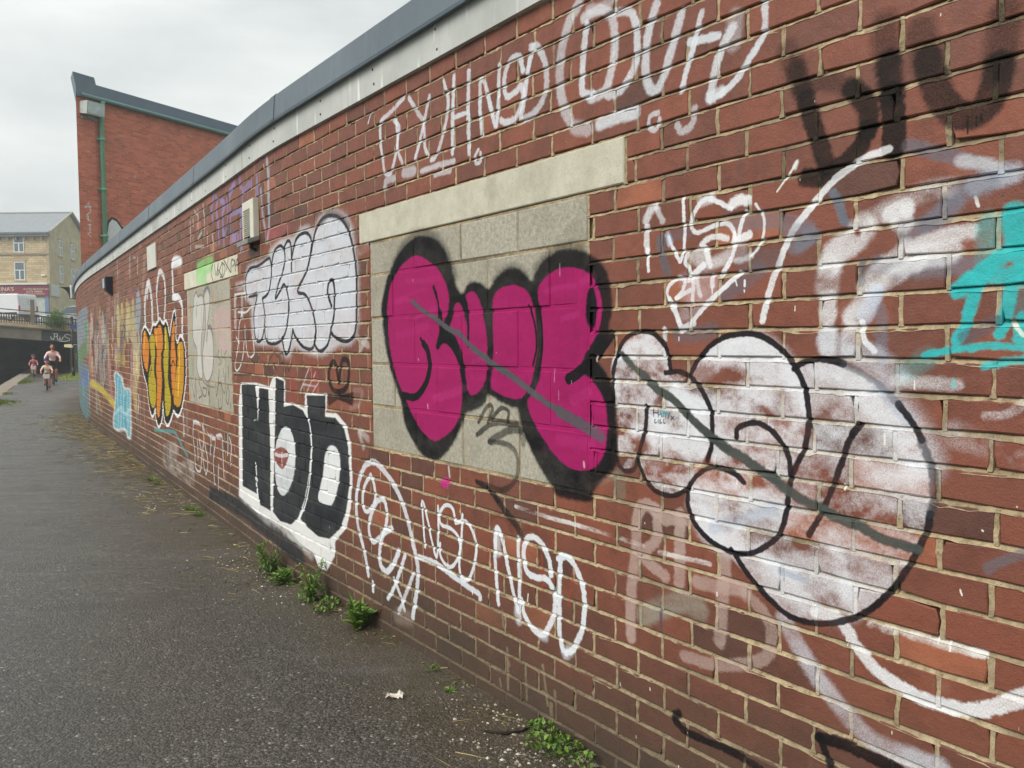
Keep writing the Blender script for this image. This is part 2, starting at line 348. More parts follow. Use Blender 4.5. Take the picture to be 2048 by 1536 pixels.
('F',(0.11,0.1,0.08),1,5,0.05,1,(10661,1568,10562,1665,10397,1711,10177,1671,10006,1610,9888,1667,9773,1722,9570,1718,9331,1774,9181,1732,9060,1718,8964,1748,8854,1698,8756,1586,8623,1709,8466,1837,8397,1754,8425,1573,8327,1511,8188,1575,8042,1535,7957,1443,7961,1234,8063,1035,8239,867,8434,793,8646,831,8771,754,8990,658,9168,682,9239,815,9288,895,9350,713,9565,590,9754,662,9767,783,9958,688,10100,697,10257,843,10337,1021,10544,1149,10703,1350)),
('F',(0.82,0.5,0.17),1,5,0.1,1,(10583,1555,10402,1681,10226,1612,10098,1505,10167,1326,10267,1192,10452,1218,10619,1369)),
('F',(0.7,0.62,0.15),1,5,0.1,1,(10053,1552,9858,1637,9699,1561,9695,1390,9794,1215,9687,1046,9760,824,10015,767,10208,906,10203,1134,9987,1317)),
('F',(0.82,0.5,0.17),1,5,0.1,1,(9710,1692,9508,1694,9339,1730,9192,1667,9157,1503,9309,1337,9283,1117,9384,890,9550,682,9704,758,9620,1049,9657,1219,9584,1447,9699,1561)),
('F',(0.7,0.62,0.15),1,5,0.1,1,(9034,1691,8919,1662,8827,1502,8852,1344,8915,1129,8774,923,8914,765,9097,742,9163,902,9127,1122,9184,1339,9065,1503)),
('F',(0.82,0.5,0.17),1,5,0.1,1,(8638,1616,8507,1747,8432,1704,8483,1543,8431,1349,8518,1132,8653,971,8714,1126,8736,1345)),
('F',(0.78,0.56,0.16),1,5,0.1,1,(8360,1466,8194,1536,8047,1501,8025,1306,8110,1058,8286,899,8503,871,8631,931,8518,1132,8353,1340)),
('L',(0.93,0.84,0.25),34,0.85,10,0.15,(10406,1663,10487,1444)),
('L',(0.93,0.84,0.25),34,0.85,10,0.15,(8250,1501,8287,1251,8377,995)),
('L',(0.93,0.84,0.25),34,0.85,10,0.15,(8980,1652,9013,1449)),
('L',(0.93,0.84,0.25),34,0.85,10,0.15,(9582,1651,9574,1504)),
('L',(0.11,0.1,0.08),22,0.9,6.6,0.15,(8749,1266,8597,1337,8493,1297)),
('L',(0.11,0.1,0.08),22,0.9,6.6,0.15,(9965,1241,10092,1137)),
('L',(0.11,0.1,0.08),22,0.9,6.6,0.15,(9300,1393,9166,1448,9157,1312)),
('L',(0.33,0.58,0.57),38,0.85,10,0.2,(9867,515,9259,554,8648,594,8408,545,8126,458,7974,418)),
('L',(0.4,0.6,0.56),60,0.6,20,0.4,(7931,856,7962,631)),
('L',(0.88,0.88,0.88),60,0.6,20,0.6,(8132,820,8133,616)),
('F',(0.74,0.71,0.68),0.55,30,0.75,1,(9285,400,8862,466,8480,468,8474,304,7751,388,7730,150,8169,156,8528,143,9323,166)),
('L',(0.82,0.81,0.8),24,0.85,8,0.3,(7348,769,7594,792,7688,666,7631,510,7600,352,7401,345,7334,489,7413,638)),
('L',(0.82,0.81,0.8),24,0.85,8,0.3,(7251,777,7218,656,7286,494,7163,344,7079,467,7177,609)),
('L',(0.82,0.81,0.8),24,0.85,8,0.3,(7071,721,6941,682,6981,528)),
('L',(0.82,0.81,0.8),24,0.85,8,0.3,(6897,686,6768,679,6854,493,6833,298)),
('L',(0.82,0.81,0.8),24,0.85,8,0.3,(6720,732,6514,741,6491,583,6471,396)),
('L',(0.82,0.81,0.8),24,0.85,8,0.3,(6664,486,6691,240)),
('L',(0.82,0.81,0.8),24,0.85,8,0.3,(6312,778,6330,610)),
('L',(0.82,0.81,0.8),24,0.85,8,0.3,(6257,755,6198,697,6213,632,6242,537)),
('L',(0.82,0.81,0.8),24,0.85,8,0.3,(7491,610,7488,440)),
('L',(0.82,0.81,0.8),40,0.6,14,0.3,(7444,783,7647,778)),
('L',(0.82,0.81,0.8),40,0.6,14,0.3,(7251,777,7162,733)),
('L',(0.82,0.81,0.8),40,0.6,14,0.3,(6938,712,6766,699)),
('L',(0.82,0.81,0.8),40,0.6,14,0.3,(6679,726,6553,747)),
('F',(0.17,0.18,0.19),0.95,14,0.15,0,(7050,256,6635,273,5983,311,5465,288,5012,277,4495,218,4439,137,4564,99,5021,150,5742,179,6648,150,7064,140)),
('F',(0.52,0.8,0.47),0.75,25,0.35,1,(7322,2214,7087,2243,6700,2242,6705,2127,6928,2097,6946,2022,7295,2054)),
('L',(0.13,0.13,0.12),16,0.85,5,0.2,(6667,2170,6736,2111,6675,2033)),
('L',(0.13,0.13,0.12),16,0.85,5,0.2,(6607,2165,6558,2070,6469,2163,6499,2066,6335,2151,6346,2055,6475,2109)),
('L',(0.13,0.13,0.12),16,0.85,5,0.2,(6353,2162,6237,2117,6309,2044,6412,2047)),
('L',(0.13,0.13,0.12),16,0.85,5,0.2,(6276,2173,6066,2061)),
('L',(0.13,0.13,0.12),16,0.85,5,0.2,(6128,2168,6211,2080)),
('L',(0.13,0.13,0.12),16,0.85,5,0.2,(6022,2142,6048,2059,6021,2150,5910,2124,5991,2097)),
('L',(0.13,0.13,0.12),16,0.85,5,0.2,(5915,2141,5907,2057)),
('L',(0.13,0.13,0.12),16,0.85,5,0.2,(5883,2114,5824,2150,5833,2060)),
('L',(0.13,0.13,0.12),16,0.85,5,0.2,(5902,2098,5829,2101)),
('L',(0.76,0.46,0.26),40,0.7,14,0.4,(7671,1882,7635,1767,7642,1643)),
('L',(0.76,0.46,0.26),36,0.8,10,0.3,(6688,1923,6704,1850)),
('L',(0.82,0.52,0.25),50,0.8,14,0.15,(7817,1032,7755,993)),
('F',(0.8,0.64,0.64),0.5,30,0.5,1,(6672,1774,6170,1774,6120,1478,6355,1442,6584,1487)),
('L',(0.6,0.68,0.55),80,0.6,20,0.4,(7725,1404,7725,1215)),
('F',(0.82,0.81,0.79),0.75,10,0.3,1,(7493,1935,7375,1984,7287,1935,7170,1943,7075,1904,7103,1750,7230,1458,7205,1220,7346,1206,7439,1305,7410,1457,7570,1580)),
('F',(0.82,0.79,0.77),0.75,10,0.3,1,(7054,1961,6898,1991,6814,1911,6906,1744,6946,1660,6782,1609,6741,1459,6813,1270,6995,1178,7144,1232,7177,1408,7026,1652)),
('L',(0.4,0.39,0.39),22,0.75,7,0.2,(7493,1935,7375,1984,7287,1935,7170,1943,7075,1904,7103,1750,7230,1458,7205,1220,7346,1206,7439,1305,7410,1457,7570,1580,7493,1935)),
('L',(0.4,0.39,0.39),22,0.75,7,0.2,(7054,1961,6898,1991,6814,1911,6906,1744,6946,1660,6782,1609,6741,1459,6813,1270,6995,1178,7144,1232,7177,1408,7026,1652,7054,1961)),
('L',(0.4,0.39,0.39),24,0.8,8,0.15,(6996,1535,6938,1650,6831,1657,6755,1590)),
('L',(0.4,0.39,0.39),24,0.6,8,0.15,(7390,1759,7365,1878)),
('L',(0.42,0.41,0.41),60,0.5,20,0.15,(7057,1942,6918,2001,6818,1948)),
('L',(0.17,0.17,0.16),15,0.8,5,0.25,(7752,1204,7728,1005)),
('L',(0.17,0.17,0.16),15,0.8,5,0.25,(7702,1195,7575,1013,7501,1201,7480,987)),
('L',(0.17,0.17,0.16),15,0.8,5,0.25,(7361,1165,7224,1060,7380,1012)),
('L',(0.17,0.17,0.16),15,0.8,5,0.25,(7180,1122,7038,1108,7099,1047,7197,1062,7171,1122)),
('L',(0.17,0.17,0.16),15,0.8,5,0.25,(6998,1149,6930,998)),
('L',(0.17,0.17,0.16),15,0.8,5,0.25,(6699,1179,6671,1068,6558,1295,6629,1089)),
('L',(0.17,0.17,0.16),15,0.8,5,0.25,(6619,1173,6492,1178,6488,1004,6602,970,6613,1053)),
('L',(0.17,0.17,0.16),15,0.8,5,0.25,(6501,1168,6391,1109,6323,1318)),
('L',(0.17,0.17,0.16),15,0.8,5,0.25,(6271,1177,6233,1108,6287,1025,6346,1067,6290,1167)),
('L',(0.17,0.17,0.16),15,0.8,5,0.25,(6409,1298,6381,1209)),
('L',(0.17,0.17,0.16),15,0.8,5,0.25,(6236,1328,6227,1232)),
('L',(0.17,0.17,0.16),15,0.8,5,0.25,(6192,1039,6197,995)),
('L',(0.17,0.17,0.16),15,0.8,5,0.25,(6603,960,6528,919)),
('L',(0.33,0.33,0.32),16,0.65,6,0.3,(6548,1450,6593,1404,6480,1360,6582,1331)),
('L',(0.33,0.33,0.32),16,0.65,6,0.3,(6450,1460,6450,1351)),
('L',(0.33,0.33,0.32),16,0.65,6,0.3,(6279,1452,6359,1407,6319,1353)),
('L',(0.33,0.33,0.32),16,0.65,6,0.3,(7315,1157,7404,1204)),
('L',(0.33,0.33,0.32),16,0.65,6,0.3,(7219,1180,6956,1141,6745,1140)),
('L',(0.57,0.53,0.72),48.6,0.75,16,0.45,(6588,2719,6678,2626,6637,2520)),
('L',(0.57,0.53,0.72),54,0.75,16,0.45,(6512,2707,6467,2660,6511,2609,6460,2498,6441,2323)),
('L',(0.57,0.53,0.72),59.4,0.75,16,0.45,(6342,2653,6225,2603,6294,2534,6289,2420,6272,2283)),
('L',(0.57,0.53,0.72),35.1,0.75,16,0.45,(6150,2631,6128,2567,6145,2458,6252,2359)),
('L',(0.57,0.53,0.72),59.4,0.75,16,0.45,(6052,2665,5887,2704)),
('L',(0.57,0.53,0.72),29.7,0.75,16,0.45,(6031,2640,6059,2601,6041,2500,6041,2281)),
('L',(0.57,0.53,0.72),32.4,0.75,16,0.45,(5651,2634,5658,2522)),
('L',(0.57,0.53,0.72),59.4,0.75,16,0.45,(5633,2606,5401,2634)),
('L',(0.57,0.53,0.72),40.5,0.75,16,0.45,(6046,2501,5687,2489)),
('L',(0.57,0.53,0.72),45.9,0.75,16,0.45,(5690,2464,5718,2405,5745,2303,5713,2194)),
('L',(0.57,0.53,0.72),51.3,0.75,16,0.45,(5247,2658,5237,2520)),
('L',(0.57,0.53,0.72),67.5,0.75,16,0.45,(5730,2710,5702,2663)),
('L',(0.57,0.53,0.72),54,0.75,16,0.45,(5649,2448,5543,2439)),
('L',(0.57,0.53,0.72),81,0.75,16,0.45,(5973,2318,5838,2303)),
('L',(0.7,0.75,0.82),40,0.65,16,0.35,(5002,2729,4984,2594,4991,2455,4981,2312,5043,2187)),
('L',(0.7,0.75,0.82),40,0.5,16,0.4,(5150,2545,5130,2379,5072,2271)),
('L',(0.82,0.81,0.79),30,0.65,12,0.45,(7205,2698,7222,2511)),
('L',(0.82,0.81,0.79),30,0.65,12,0.45,(6998,2713,6954,2560,6997,2442)),
('L',(0.82,0.81,0.79),30,0.65,12,0.45,(7556,2635,7553,2373)),
('L',(0.82,0.81,0.79),30,0.65,12,0.45,(7428,2632,7420,2580)),
('L',(0.82,0.81,0.79),30,0.65,12,0.45,(6860,2457,6859,2348)),
('L',(0.82,0.81,0.79),30,0.65,12,0.45,(7356,2706,7240,2659)),
('L',(0.82,0.81,0.79),30,0.65,12,0.45,(7352,2385,7013,2355)),
('L',(0.82,0.81,0.79),30,0.65,12,0.45,(6662,2417,6659,2286)),
('L',(0.82,0.81,0.79),30,0.65,12,0.45,(7084,2483,7237,2444)),
('F',(0.72,0.34,0.41),0.4,40,0.5,1,(5090,2254,4916,2267,4627,2260,4631,2193,4922,2193)),
('L',(0.9,0.905,0.91),17,0.8,5,0.25,(5752,1727,5851,1642,5897,1495,6005,1344,5935,1301,5787,1378,5713,1523)),
('L',(0.9,0.905,0.91),17,0.8,5,0.25,(5871,1746,5634,1737,5476,1774)),
('L',(0.9,0.905,0.91),17,0.8,5,0.25,(5673,1638,5658,1494,5579,1409,5425,1439,5453,1550)),
('L',(0.9,0.905,0.91),17,0.8,5,0.25,(5952,1555,5865,1510)),
('L',(0.9,0.905,0.91),17,0.8,5,0.25,(5962,1883,5591,1877)),
('L',(0.9,0.905,0.91),70,0.45,25,0.6,(5953,1852,5962,1644)),
('L',(0.9,0.905,0.91),70,0.45,25,0.6,(5742,1828,5752,1727)),
('L',(0.9,0.905,0.91),70,0.45,25,0.6,(5913,1939,5586,1933)),
('F',(0.86,0.88,0.9),0.62,28,0.25,1,(5655,1938,5575,2045,5431,2075,5083,2079,4949,2138,4827,2164,4695,2175,4523,2168,4431,2200,4300,2205,4188,2172,4135,2228,4007,2254,3833,2231,3709,2165,3638,2032,3607,1854,3610,1647,3649,1543,3738,1489,3867,1491,3990,1453,4132,1428,4372,1443,4547,1481,4636,1419,4752,1415,4854,1478,5152,1494,5402,1508,5489,1634,5497,1788,5653,1838)),
('F',(0.82,0.84,0.87),0.72,14,0.45,1,(5584,1947,5490,2039,5250,2047,5018,2060,4938,2009,4849,2128,4735,2123,4626,2143,4563,2052,4476,2145,4333,2165,4238,2115,4153,2174,4009,2218,3848,2193,3712,2102,3644,1950,3642,1700,3673,1554,3800,1518,3931,1558,4044,1480,4189,1457,4370,1481,4558,1566,4688,1443,4774,1531,4932,1513,5126,1527,5321,1528,5412,1688,5345,1836,5565,1848)),
('L',(0.1,0.11,0.13),21,0.93,6,0.1,(5595,1835,5630,1950,5518,2038,5250,2044,5062,2068,4976,2063,4966,1959,5035,1847,5173,1812)),
('L',(0.1,0.11,0.13),21,0.93,6,0.1,(5537,1843,5318,1846)),
('L',(0.1,0.11,0.13),21,0.93,6,0.1,(5308,1841,5410,1716,5395,1577,5321,1521,5195,1548,5128,1680,5173,1814)),
('L',(0.1,0.11,0.13),21,0.93,6,0.1,(4959,2010,4890,2107,4764,2132,4694,2088,4707,1991,4827,1886,4892,1801,4791,1846,4707,1879,4641,1789,4656,1666,4735,1556,4892,1506,5095,1520,5142,1627)),
('L',(0.1,0.11,0.13),21,0.93,6,0.1,(4699,2113,4626,2149,4573,2113,4576,1956)),
('L',(0.1,0.11,0.13),21,0.93,6,0.1,(4572,2028,4492,2139,4363,2169,4267,2141,4246,2070,4329,1938,4484,1827,4353,1796,4248,1701,4206,1584,4257,1478,4401,1481,4527,1541,4574,1591)),
('L',(0.1,0.11,0.13),21,0.93,6,0.1,(4574,1591,4632,1481,4706,1434,4758,1493,4773,1544)),
('L',(0.1,0.11,0.13),21,0.93,6,0.1,(4248,2047,4183,2155,4093,2212,3981,2225,3848,2198,3748,2138,3677,2036,3635,1887,3637,1700,3660,1564,3749,1516,3879,1524,3984,1569,3940,1646,3920,1777,3944,1857,3999,1847,4016,1782,3972,1713)),
('L',(0.1,0.11,0.13),21,0.93,6,0.1,(3984,1569,4044,1492,4154,1458,4231,1504,4207,1573)),
('L',(0.2,0.22,0.24),40,0.45,20,0.15,(4094,2201,3980,2231,3822,2195,3723,2135)),
('L',(0.16,0.14,0.14),15,0.75,6,0.3,(5996,1435,5971,1375)),
('L',(0.16,0.14,0.14),15,0.75,6,0.3,(5814,1407,5789,1363,5694,1422)),
('L',(0.16,0.14,0.14),15,0.75,6,0.3,(5579,1409,5416,1355)),
('L',(0.16,0.14,0.14),15,0.75,6,0.3,(5362,1356,5305,1412,5260,1358)),
('L',(0.16,0.14,0.14),15,0.75,6,0.3,(5208,1386,5141,1347)),
('L',(0.16,0.14,0.14),15,0.75,6,0.3,(5032,1310,5071,1375,4938,1442,4859,1417)),
('L',(0.16,0.14,0.14),15,0.75,6,0.3,(4976,1376,4885,1326)),
('L',(0.16,0.14,0.14),15,0.75,6,0.3,(4831,1366,4810,1442,4744,1418,4751,1317)),
('L',(0.16,0.14,0.14),15,0.75,6,0.3,(4803,1379,4746,1380)),
('L',(0.16,0.14,0.14),15,0.75,6,0.3,(4714,1318,4692,1381,4659,1331,4621,1376)),
('L',(0.16,0.14,0.14),15,0.75,6,0.3,(6044,1268,5534,1282)),
('L',(0.16,0.14,0.14),15,0.75,6,0.3,(5168,1293,5101,1268)),
('L',(0.6,0.22,0.25),120,0.45,40,0.4,(4255,1341,4202,1214)),
('L',(0.6,0.22,0.25),110,0.35,40,0.4,(4610,1271,4585,1124)),
('L',(0.82,0.8,0.8),13,0.65,5,0.4,(4474,1203,4315,1357)),
('L',(0.82,0.8,0.8),13,0.65,5,0.4,(4402,1176,4225,1330)),
('L',(0.82,0.8,0.8),13,0.65,5,0.4,(4324,1174,4163,1285)),
('L',(0.82,0.8,0.8),13,0.65,5,0.4,(4414,1253,4229,1248)),
('L',(0.05,0.045,0.06),34,0.93,7,0.15,(3889,1288,3933,1390,3999,1380,4025,1301,3973,1238,3887,1228)),
('L',(0.05,0.045,0.06),34,0.93,7,0.15,(3889,1288,3839,1404,3762,1400,3753,1320,3797,1254,3887,1228)),
('F',(0.05,0.045,0.06),0.9,8,0.15,0,(4063,1211,3920,1207,3693,1239,3709,1159,3810,1175,3907,1185,4038,1140)),
('L',(0.62,0.55,0.55),30,0.5,14,0.4,(3686,1247,3588,1243,3634,1176,3740,1149)),
('L',(0.8,0.78,0.76),40,0.5,18,0.7,(3625,1533,3508,1491)),
('L',(0.8,0.78,0.76),40,0.5,18,0.7,(3603,1470,3530,1532)),
('L',(0.8,0.78,0.76),40,0.5,18,0.7,(3582,1986,3465,2005)),
('L',(0.8,0.78,0.76),40,0.5,18,0.7,(3621,1029,3527,995)),
('L',(0.8,0.78,0.76),40,0.5,18,0.7,(3634,1018,3588,948)),
('F',(0.88,0.88,0.87),0.97,6,0.12,0,(5918,1069,5835,1214,5379,1229,5063,1215,4998,1273,4900,1292,4733,1269,4742,1122,4599,1132,4410,1108,4388,1199,4057,1214,4075,1101,3925,1106,3800,1051,3742,945,3731,764,3757,598,3825,464,3980,362,3989,275,4113,161,4222,156,4318,231,4524,247,4716,294,5092,301,5465,288,5981,329)),
('L',(0.86,0.86,0.85),90,0.6,40,0.7,(5951,348,5223,291,4650,270,4347,225)),
('F',(0.155,0.165,0.175),1,5,0.06,0,(5809,1199,5431,1211,5373,1125,5352,971,5309,1193,5086,1193,5075,842,5099,362,5348,360,5427,427,5858,425)),
('F',(0.155,0.165,0.175),1,5,0.06,0,(4920,1279,4758,1260,4769,1094,4600,1116,4432,1091,4339,1021,4317,890,4356,707,4439,538,4546,408,4679,340,4892,325,5046,361,4970,852)),
('F',(0.155,0.165,0.175),1,5,0.06,0,(4368,1186,4084,1200,4090,1075,3952,1079,3830,1026,3779,921,3767,739,3815,579,3905,450,4063,363,4227,346,4397,372,4509,406,4410,565,4322,745,4296,914,4355,1043)),
('F',(0.86,0.87,0.87),1,5,0.2,1,(4795,958,4649,952,4579,865,4588,725,4663,599,4807,507,4934,537,4983,666,4952,829)),
('F',(0.46,0.21,0.17),0.95,6,0.2,1,(4982,787,4822,826,4711,805,4721,757,4813,684,4912,697,4971,727)),
('L',(0.85,0.86,0.88),26,0.85,8,0.15,(4965,764,4844,767,4726,786)),
('L',(0.85,0.86,0.88),16,0.7,6,0.15,(4831,793,4830,697)),
('F',(0.88,0.88,0.88),1,5,0.1,1,(4037,911,3934,905,3890,827,3919,699,4001,580,4080,559,4221,570,4153,711,4106,846)),
('F',(0.11,0.12,0.15),0.6,18,0.1,1,(4035,959,3872,912,3830,752,3901,534,4086,439,4276,473,4245,545,4163,513,3989,562,3873,705,3858,831,3934,921,4036,925,4148,820,4187,859)),
('L',(0.9,0.905,0.91),13,1,3,0.15,(5406,1208,5368,1074,5362,970)),
('L',(0.9,0.905,0.91),26,1,6,0.15,(5458,644,5439,570)),
('L',(0.9,0.905,0.91),36,1,8,0.2,(5446,497,5395,379)),
('L',(0.9,0.905,0.91),30,0.9,9,0.15,(5463,534,5412,528)),
('L',(0.9,0.905,0.91),15,1,4,0.15,(4417,1094,4323,1000,4308,847,4347,664,4428,505,4548,382)),
('L',(0.9,0.905,0.91),15,0.5,4,0.15,(5362,970,5481,955)),
('L',(0.88,0.9,0.92),34,0.8,9,0.25,(3551,264,3600,390,3673,521,3681,648,3649,749,3573,846,3466,880,3366,855,3254,801,3163,726,3091,621,3049,527,3008,435,3008,350,3040,234,3060,164)),
('L',(0.88,0.9,0.92),26,0.85,7,0.2,(3504,807,3587,726,3599,629,3543,606,3457,674,3462,758,3504,807)),
('L',(0.88,0.9,0.92),28,0.85,8,0.2,(3440,677,3355,697,3321,634,3344,555,3413,488,3500,455,3532,529,3494,614,3436,673)),
('L',(0.88,0.9,0.92),34,0.85,10,0.2,(3270,564,3361,521,3406,444,3412,357,3335,328,3252,391,3199,462)),
('L',(0.88,0.9,0.92),26,0.85,9,0.2,(3134,453,3190,360,3256,262,3327,189)),
('L',(0.88,0.9,0.92),26,0.8,8,0.25,(3255,308,3194,247,3147,178)),
('L',(0.88,0.9,0.92),26,0.75,9,0.3,(3051,376,3116,281,3180,191,3216,149)),
('L',(0.88,0.9,0.92),28,0.85,8,0.15,(3499,233,3497,190)),
('L',(0.6,0.55,0.5),80,0.4,40,0.6,(3229,126,3105,144)),
('L',(0.88,0.9,0.92),17,0.9,5,0.15,(2930,536,2945,646,2957,734,2940,745,2903,667,2864,577,2825,507,2807,601,2806,748)),
('L',(0.88,0.9,0.92),18,0.9,5,0.15,(2659,708,2677,758,2740,763,2794,713,2779,668,2691,663,2630,634,2622,570,2680,497,2747,491,2792,529,2790,577)),
('L',(0.88,0.9,0.92),18,0.9,5,0.15,(2591,746,2605,639,2626,530,2609,461,2549,467,2500,550,2484,623,2520,693,2579,720,2653,696)),
('L',(0.88,0.9,0.92),27,0.85,8,0.2,(2993,474,2840,478,2684,451,2561,433,2468,423,2456,403)),
('L',(0.6,0.26,0.14),13,0.65,5,0.3,(2418,643,2375,583,2331,573)),
('L',(0.6,0.26,0.14),13,0.65,5,0.3,(1956,766,1946,734)),
('L',(0.6,0.26,0.14),13,0.65,5,0.3,(2020,691,2016,543)),
('L',(0.6,0.26,0.14),13,0.65,5,0.3,(1834,658,1860,526)),
('L',(0.6,0.26,0.14),13,0.65,5,0.3,(2081,714,2039,653)),
('L',(0.4,0.22,0.15),30,0.55,12,0.15,(2394,741,2339,786,2264,787,2214,736)),
('L',(0.4,0.22,0.15),28,0.5,12,0.15,(2124,764,2066,774,2027,735)),
('L',(0.88,0.9,0.92),23,0.92,7,0.2,(2320,415,2333,505,2341,627,2329,733,2287,686,2247,585,2207,474,2178,421,2169,543,2175,660,2174,719)),
('L',(0.88,0.9,0.92),26,0.92,7,0.2,(1966,617,1975,672,2020,725,2076,742,2124,717,2140,655,2116,596,2059,585,1994,594,1949,560,1939,506,1959,444,2015,371,2081,375,2138,420,2157,474)),
('L',(0.88,0.9,0.92),26,0.92,7,0.2,(1904,703,1913,602,1914,490,1913,406,1889,346,1838,366,1787,447,1768,549,1778,617,1819,678,1869,705,1921,688)),
('L',(0.88,0.9,0.92),44,0.55,20,0.3,(2329,715,2320,631)),
('L',(0.88,0.9,0.92),44,0.55,20,0.3,(2188,419,2178,385)),
('L',(0.88,0.9,0.92),44,0.55,20,0.3,(2033,367,2005,369)),
('L',(0.88,0.9,0.92),44,0.55,20,0.3,(1881,338,1855,356)),
('L',(0.55,0.5,0.42),14,0.6,4.2,0.15,(2292,392,2287,332)),
('L',(0.85,0.82,0.78),8,0.9,3,0.15,(2110,507,2118,466)),
('L',(0.86,0.88,0.9),24,0.8,8.4,0.3,(3077,2666,3212,2628,3318,2604,3330,2526,3306,2433,3283,2348,3222,2337,3168,2408,3146,2481,3154,2576)),
('L',(0.86,0.88,0.9),24,0.75,8.4,0.3,(3179,2581,3127,2539,3150,2451,3100,2364)),
('L',(0.86,0.88,0.9),24,0.75,8.4,0.3,(3029,2655,2938,2559,2891,2504,2882,2399,2857,2358)),
('L',(0.86,0.88,0.9),24,0.8,8.4,0.3,(2835,2616,2878,2531,2926,2438,2975,2357)),
('L',(0.86,0.88,0.9),24,0.8,8.4,0.3,(2709,2649,2673,2570,2682,2502,2721,2418,2780,2337,2824,2330)),
('L',(0.86,0.88,0.9),26,0.85,9.1,0.3,(2620,2647,2637,2492,2641,2325)),
('L',(0.86,0.88,0.9),26,0.85,9.1,0.3,(2503,2637,2512,2498,2507,2300)),
('L',(0.86,0.88,0.9),20,0.8,7,0.3,(2624,2475,2513,2471)),
('L',(0.86,0.88,0.9),17,0.7,5.95,0.3,(2434,2300,2462,2278,2454,2249,2421,2251,2420,2284)),
('L',(0.86,0.88,0.9),36,0.5,12.6,0.3,(3285,2277,3267,2306,3189,2305)),
('L',(0.86,0.88,0.9),50,0.5,17.5,0.3,(3088,2314,2992,2307)),
('L',(0.86,0.88,0.9),26,0.6,9.1,0.3,(2915,2294,2738,2293,2628,2288)),
('L',(0.86,0.88,0.9),22,0.5,7.7,0.3,(2797,2256,2656,2251)),
('L',(0.86,0.88,0.9),24,0.85,8.4,0.3,(2409,2358,2419,2443,2417,2575,2381,2553,2336,2438,2302,2371,2286,2478,2278,2604)),
('L',(0.86,0.88,0.9),26,0.8,9.1,0.3,(2117,2542,2143,2598,2202,2602,2242,2543,2232,2471,2166,2474,2131,2484,2121,2438,2167,2375,2233,2369,2267,2384)),
('L',(0.86,0.88,0.9),26,0.85,9.1,0.3,(2054,2612,2085,2540,2111,2436,2135,2367)),
('L',(0.86,0.88,0.9),30,0.65,10.5,0.3,(2069,2614,2028,2602,1984,2536,1973,2451,2011,2388,2072,2359,2114,2357)),
('L',(0.86,0.88,0.9),46,0.55,16.1,0.3,(1787,2684,1846,2630,1884,2544,1894,2442,1874,2351,1838,2288)),
('L',(0.86,0.88,0.9),52,0.4,18.2,0.3,(1812,2261,1742,2241)),
('L',(0.86,0.88,0.9),42,0.5,14.7,0.3,(1682,2240,1608,2246,1512,2246)),
('L',(0.86,0.88,0.9),30,0.85,10.5,0.3,(1744,2599,1765,2493,1767,2377,1715,2352)),
('L',(0.86,0.88,0.9),38,0.7,13.3,0.3,(1757,2625,1672,2625,1613,2574,1604,2476,1622,2400,1656,2349,1724,2343)),
('L',(0.86,0.88,0.9),40,0.45,14,0.3,(1591,2652,1655,2631,1731,2644)),
('L',(0.86,0.88,0.9),10,0.8,3.5,0.3,(3425,2676,3465,2627)),
('L',(0.86,0.88,0.9),30,0.75,10.5,0.3,(1602,2594,1522,2567,1494,2467,1513,2386,1573,2334,1634,2327)),
('L',(0.86,0.88,0.9),34,0.72,11.9,0.3,(1408,2558,1445,2485,1459,2372,1435,2300,1391,2308,1347,2393,1302,2499)),
('L',(0.86,0.88,0.9),22,0.85,7.7,0.3,(1221,2473,1261,2369,1302,2266)),
('L',(0.86,0.88,0.9),30,0.75,10.5,0.3,(1103,2395,1141,2353,1168,2295,1187,2215)),
('L',(0.86,0.88,0.9),26,0.8,9.1,0.3,(1270,2402,1157,2386)),
('L',(0.86,0.88,0.9),22,0.85,7.7,0.3,(996,2446,995,2350,1044,2291,1103,2236,1170,2211)),
('L',(0.86,0.88,0.9),60,0.3,21,0.3,(1096,2416,1103,2354)),
('L',(0.86,0.88,0.9),42,0.5,14.7,0.3,(1677,2246,1593,2249,1502,2243)),
('L',(0.86,0.88,0.9),17,0.6,5.95,0.3,(1399,2220,1437,2216,1441,2184,1409,2169,1394,2200)),
('L',(0.86,0.88,0.9),24,0.5,8.4,0.3,(1247,2198,1261,2152,1303,2141,1320,2165)),
('L',(0.86,0.88,0.9),36,0.6,12.6,0.3,(1187,2215,1148,2224)),
('L',(0.08,0.05,0.035),63,0.47,30,0.05,(920,2278,893,2216)),
('L',(0.08,0.05,0.035),60,0.74,26,0.05,(893,2222,863,2138)),
('L',(0.08,0.05,0.035),53,0.92,14,0.1,(863,2138,834,2051,808,1981,799,1947)),
('L',(0.08,0.05,0.035),48,0.54,26,0.05,(879,2169,792,2161,727,2129)),
('L',(0.08,0.05,0.035),57,0.95,18,0.1,(727,2129,684,2075,681,2019)),
('L',(0.08,0.05,0.035),51,0.95,12,0.1,(681,2019,708,1973,760,1941,814,1923,858,1931)),
('L',(0.08,0.05,0.035),71,0.57,34,0.05,(643,2259,631,2167)),
('L',(0.08,0.05,0.035),67,0.95,22,0.15,(631,2167,622,2091)),
('L',(0.08,0.05,0.035),62,0.97,10,0.05,(622,2091,614,2015,613,1962)),
('L',(0.08,0.05,0.035),76,0.57,36,0.05,(552,2217,533,2141)),
('L',(0.08,0.05,0.035),69,0.88,16,0.1,(536,2146,507,2063,476,2018,438,1999,403,2010,384,2046,376,2089)),
('L',(0.08,0.05,0.035),74,0.61,34,0.05,(376,2089,366,2162,363,2200)),
('L',(0.08,0.05,0.035),6,0.9,2,0.15,(440,1996,440,1959)),
('L',(0.08,0.05,0.035),5,0.9,2,0.15,(421,1992,420,1971)),
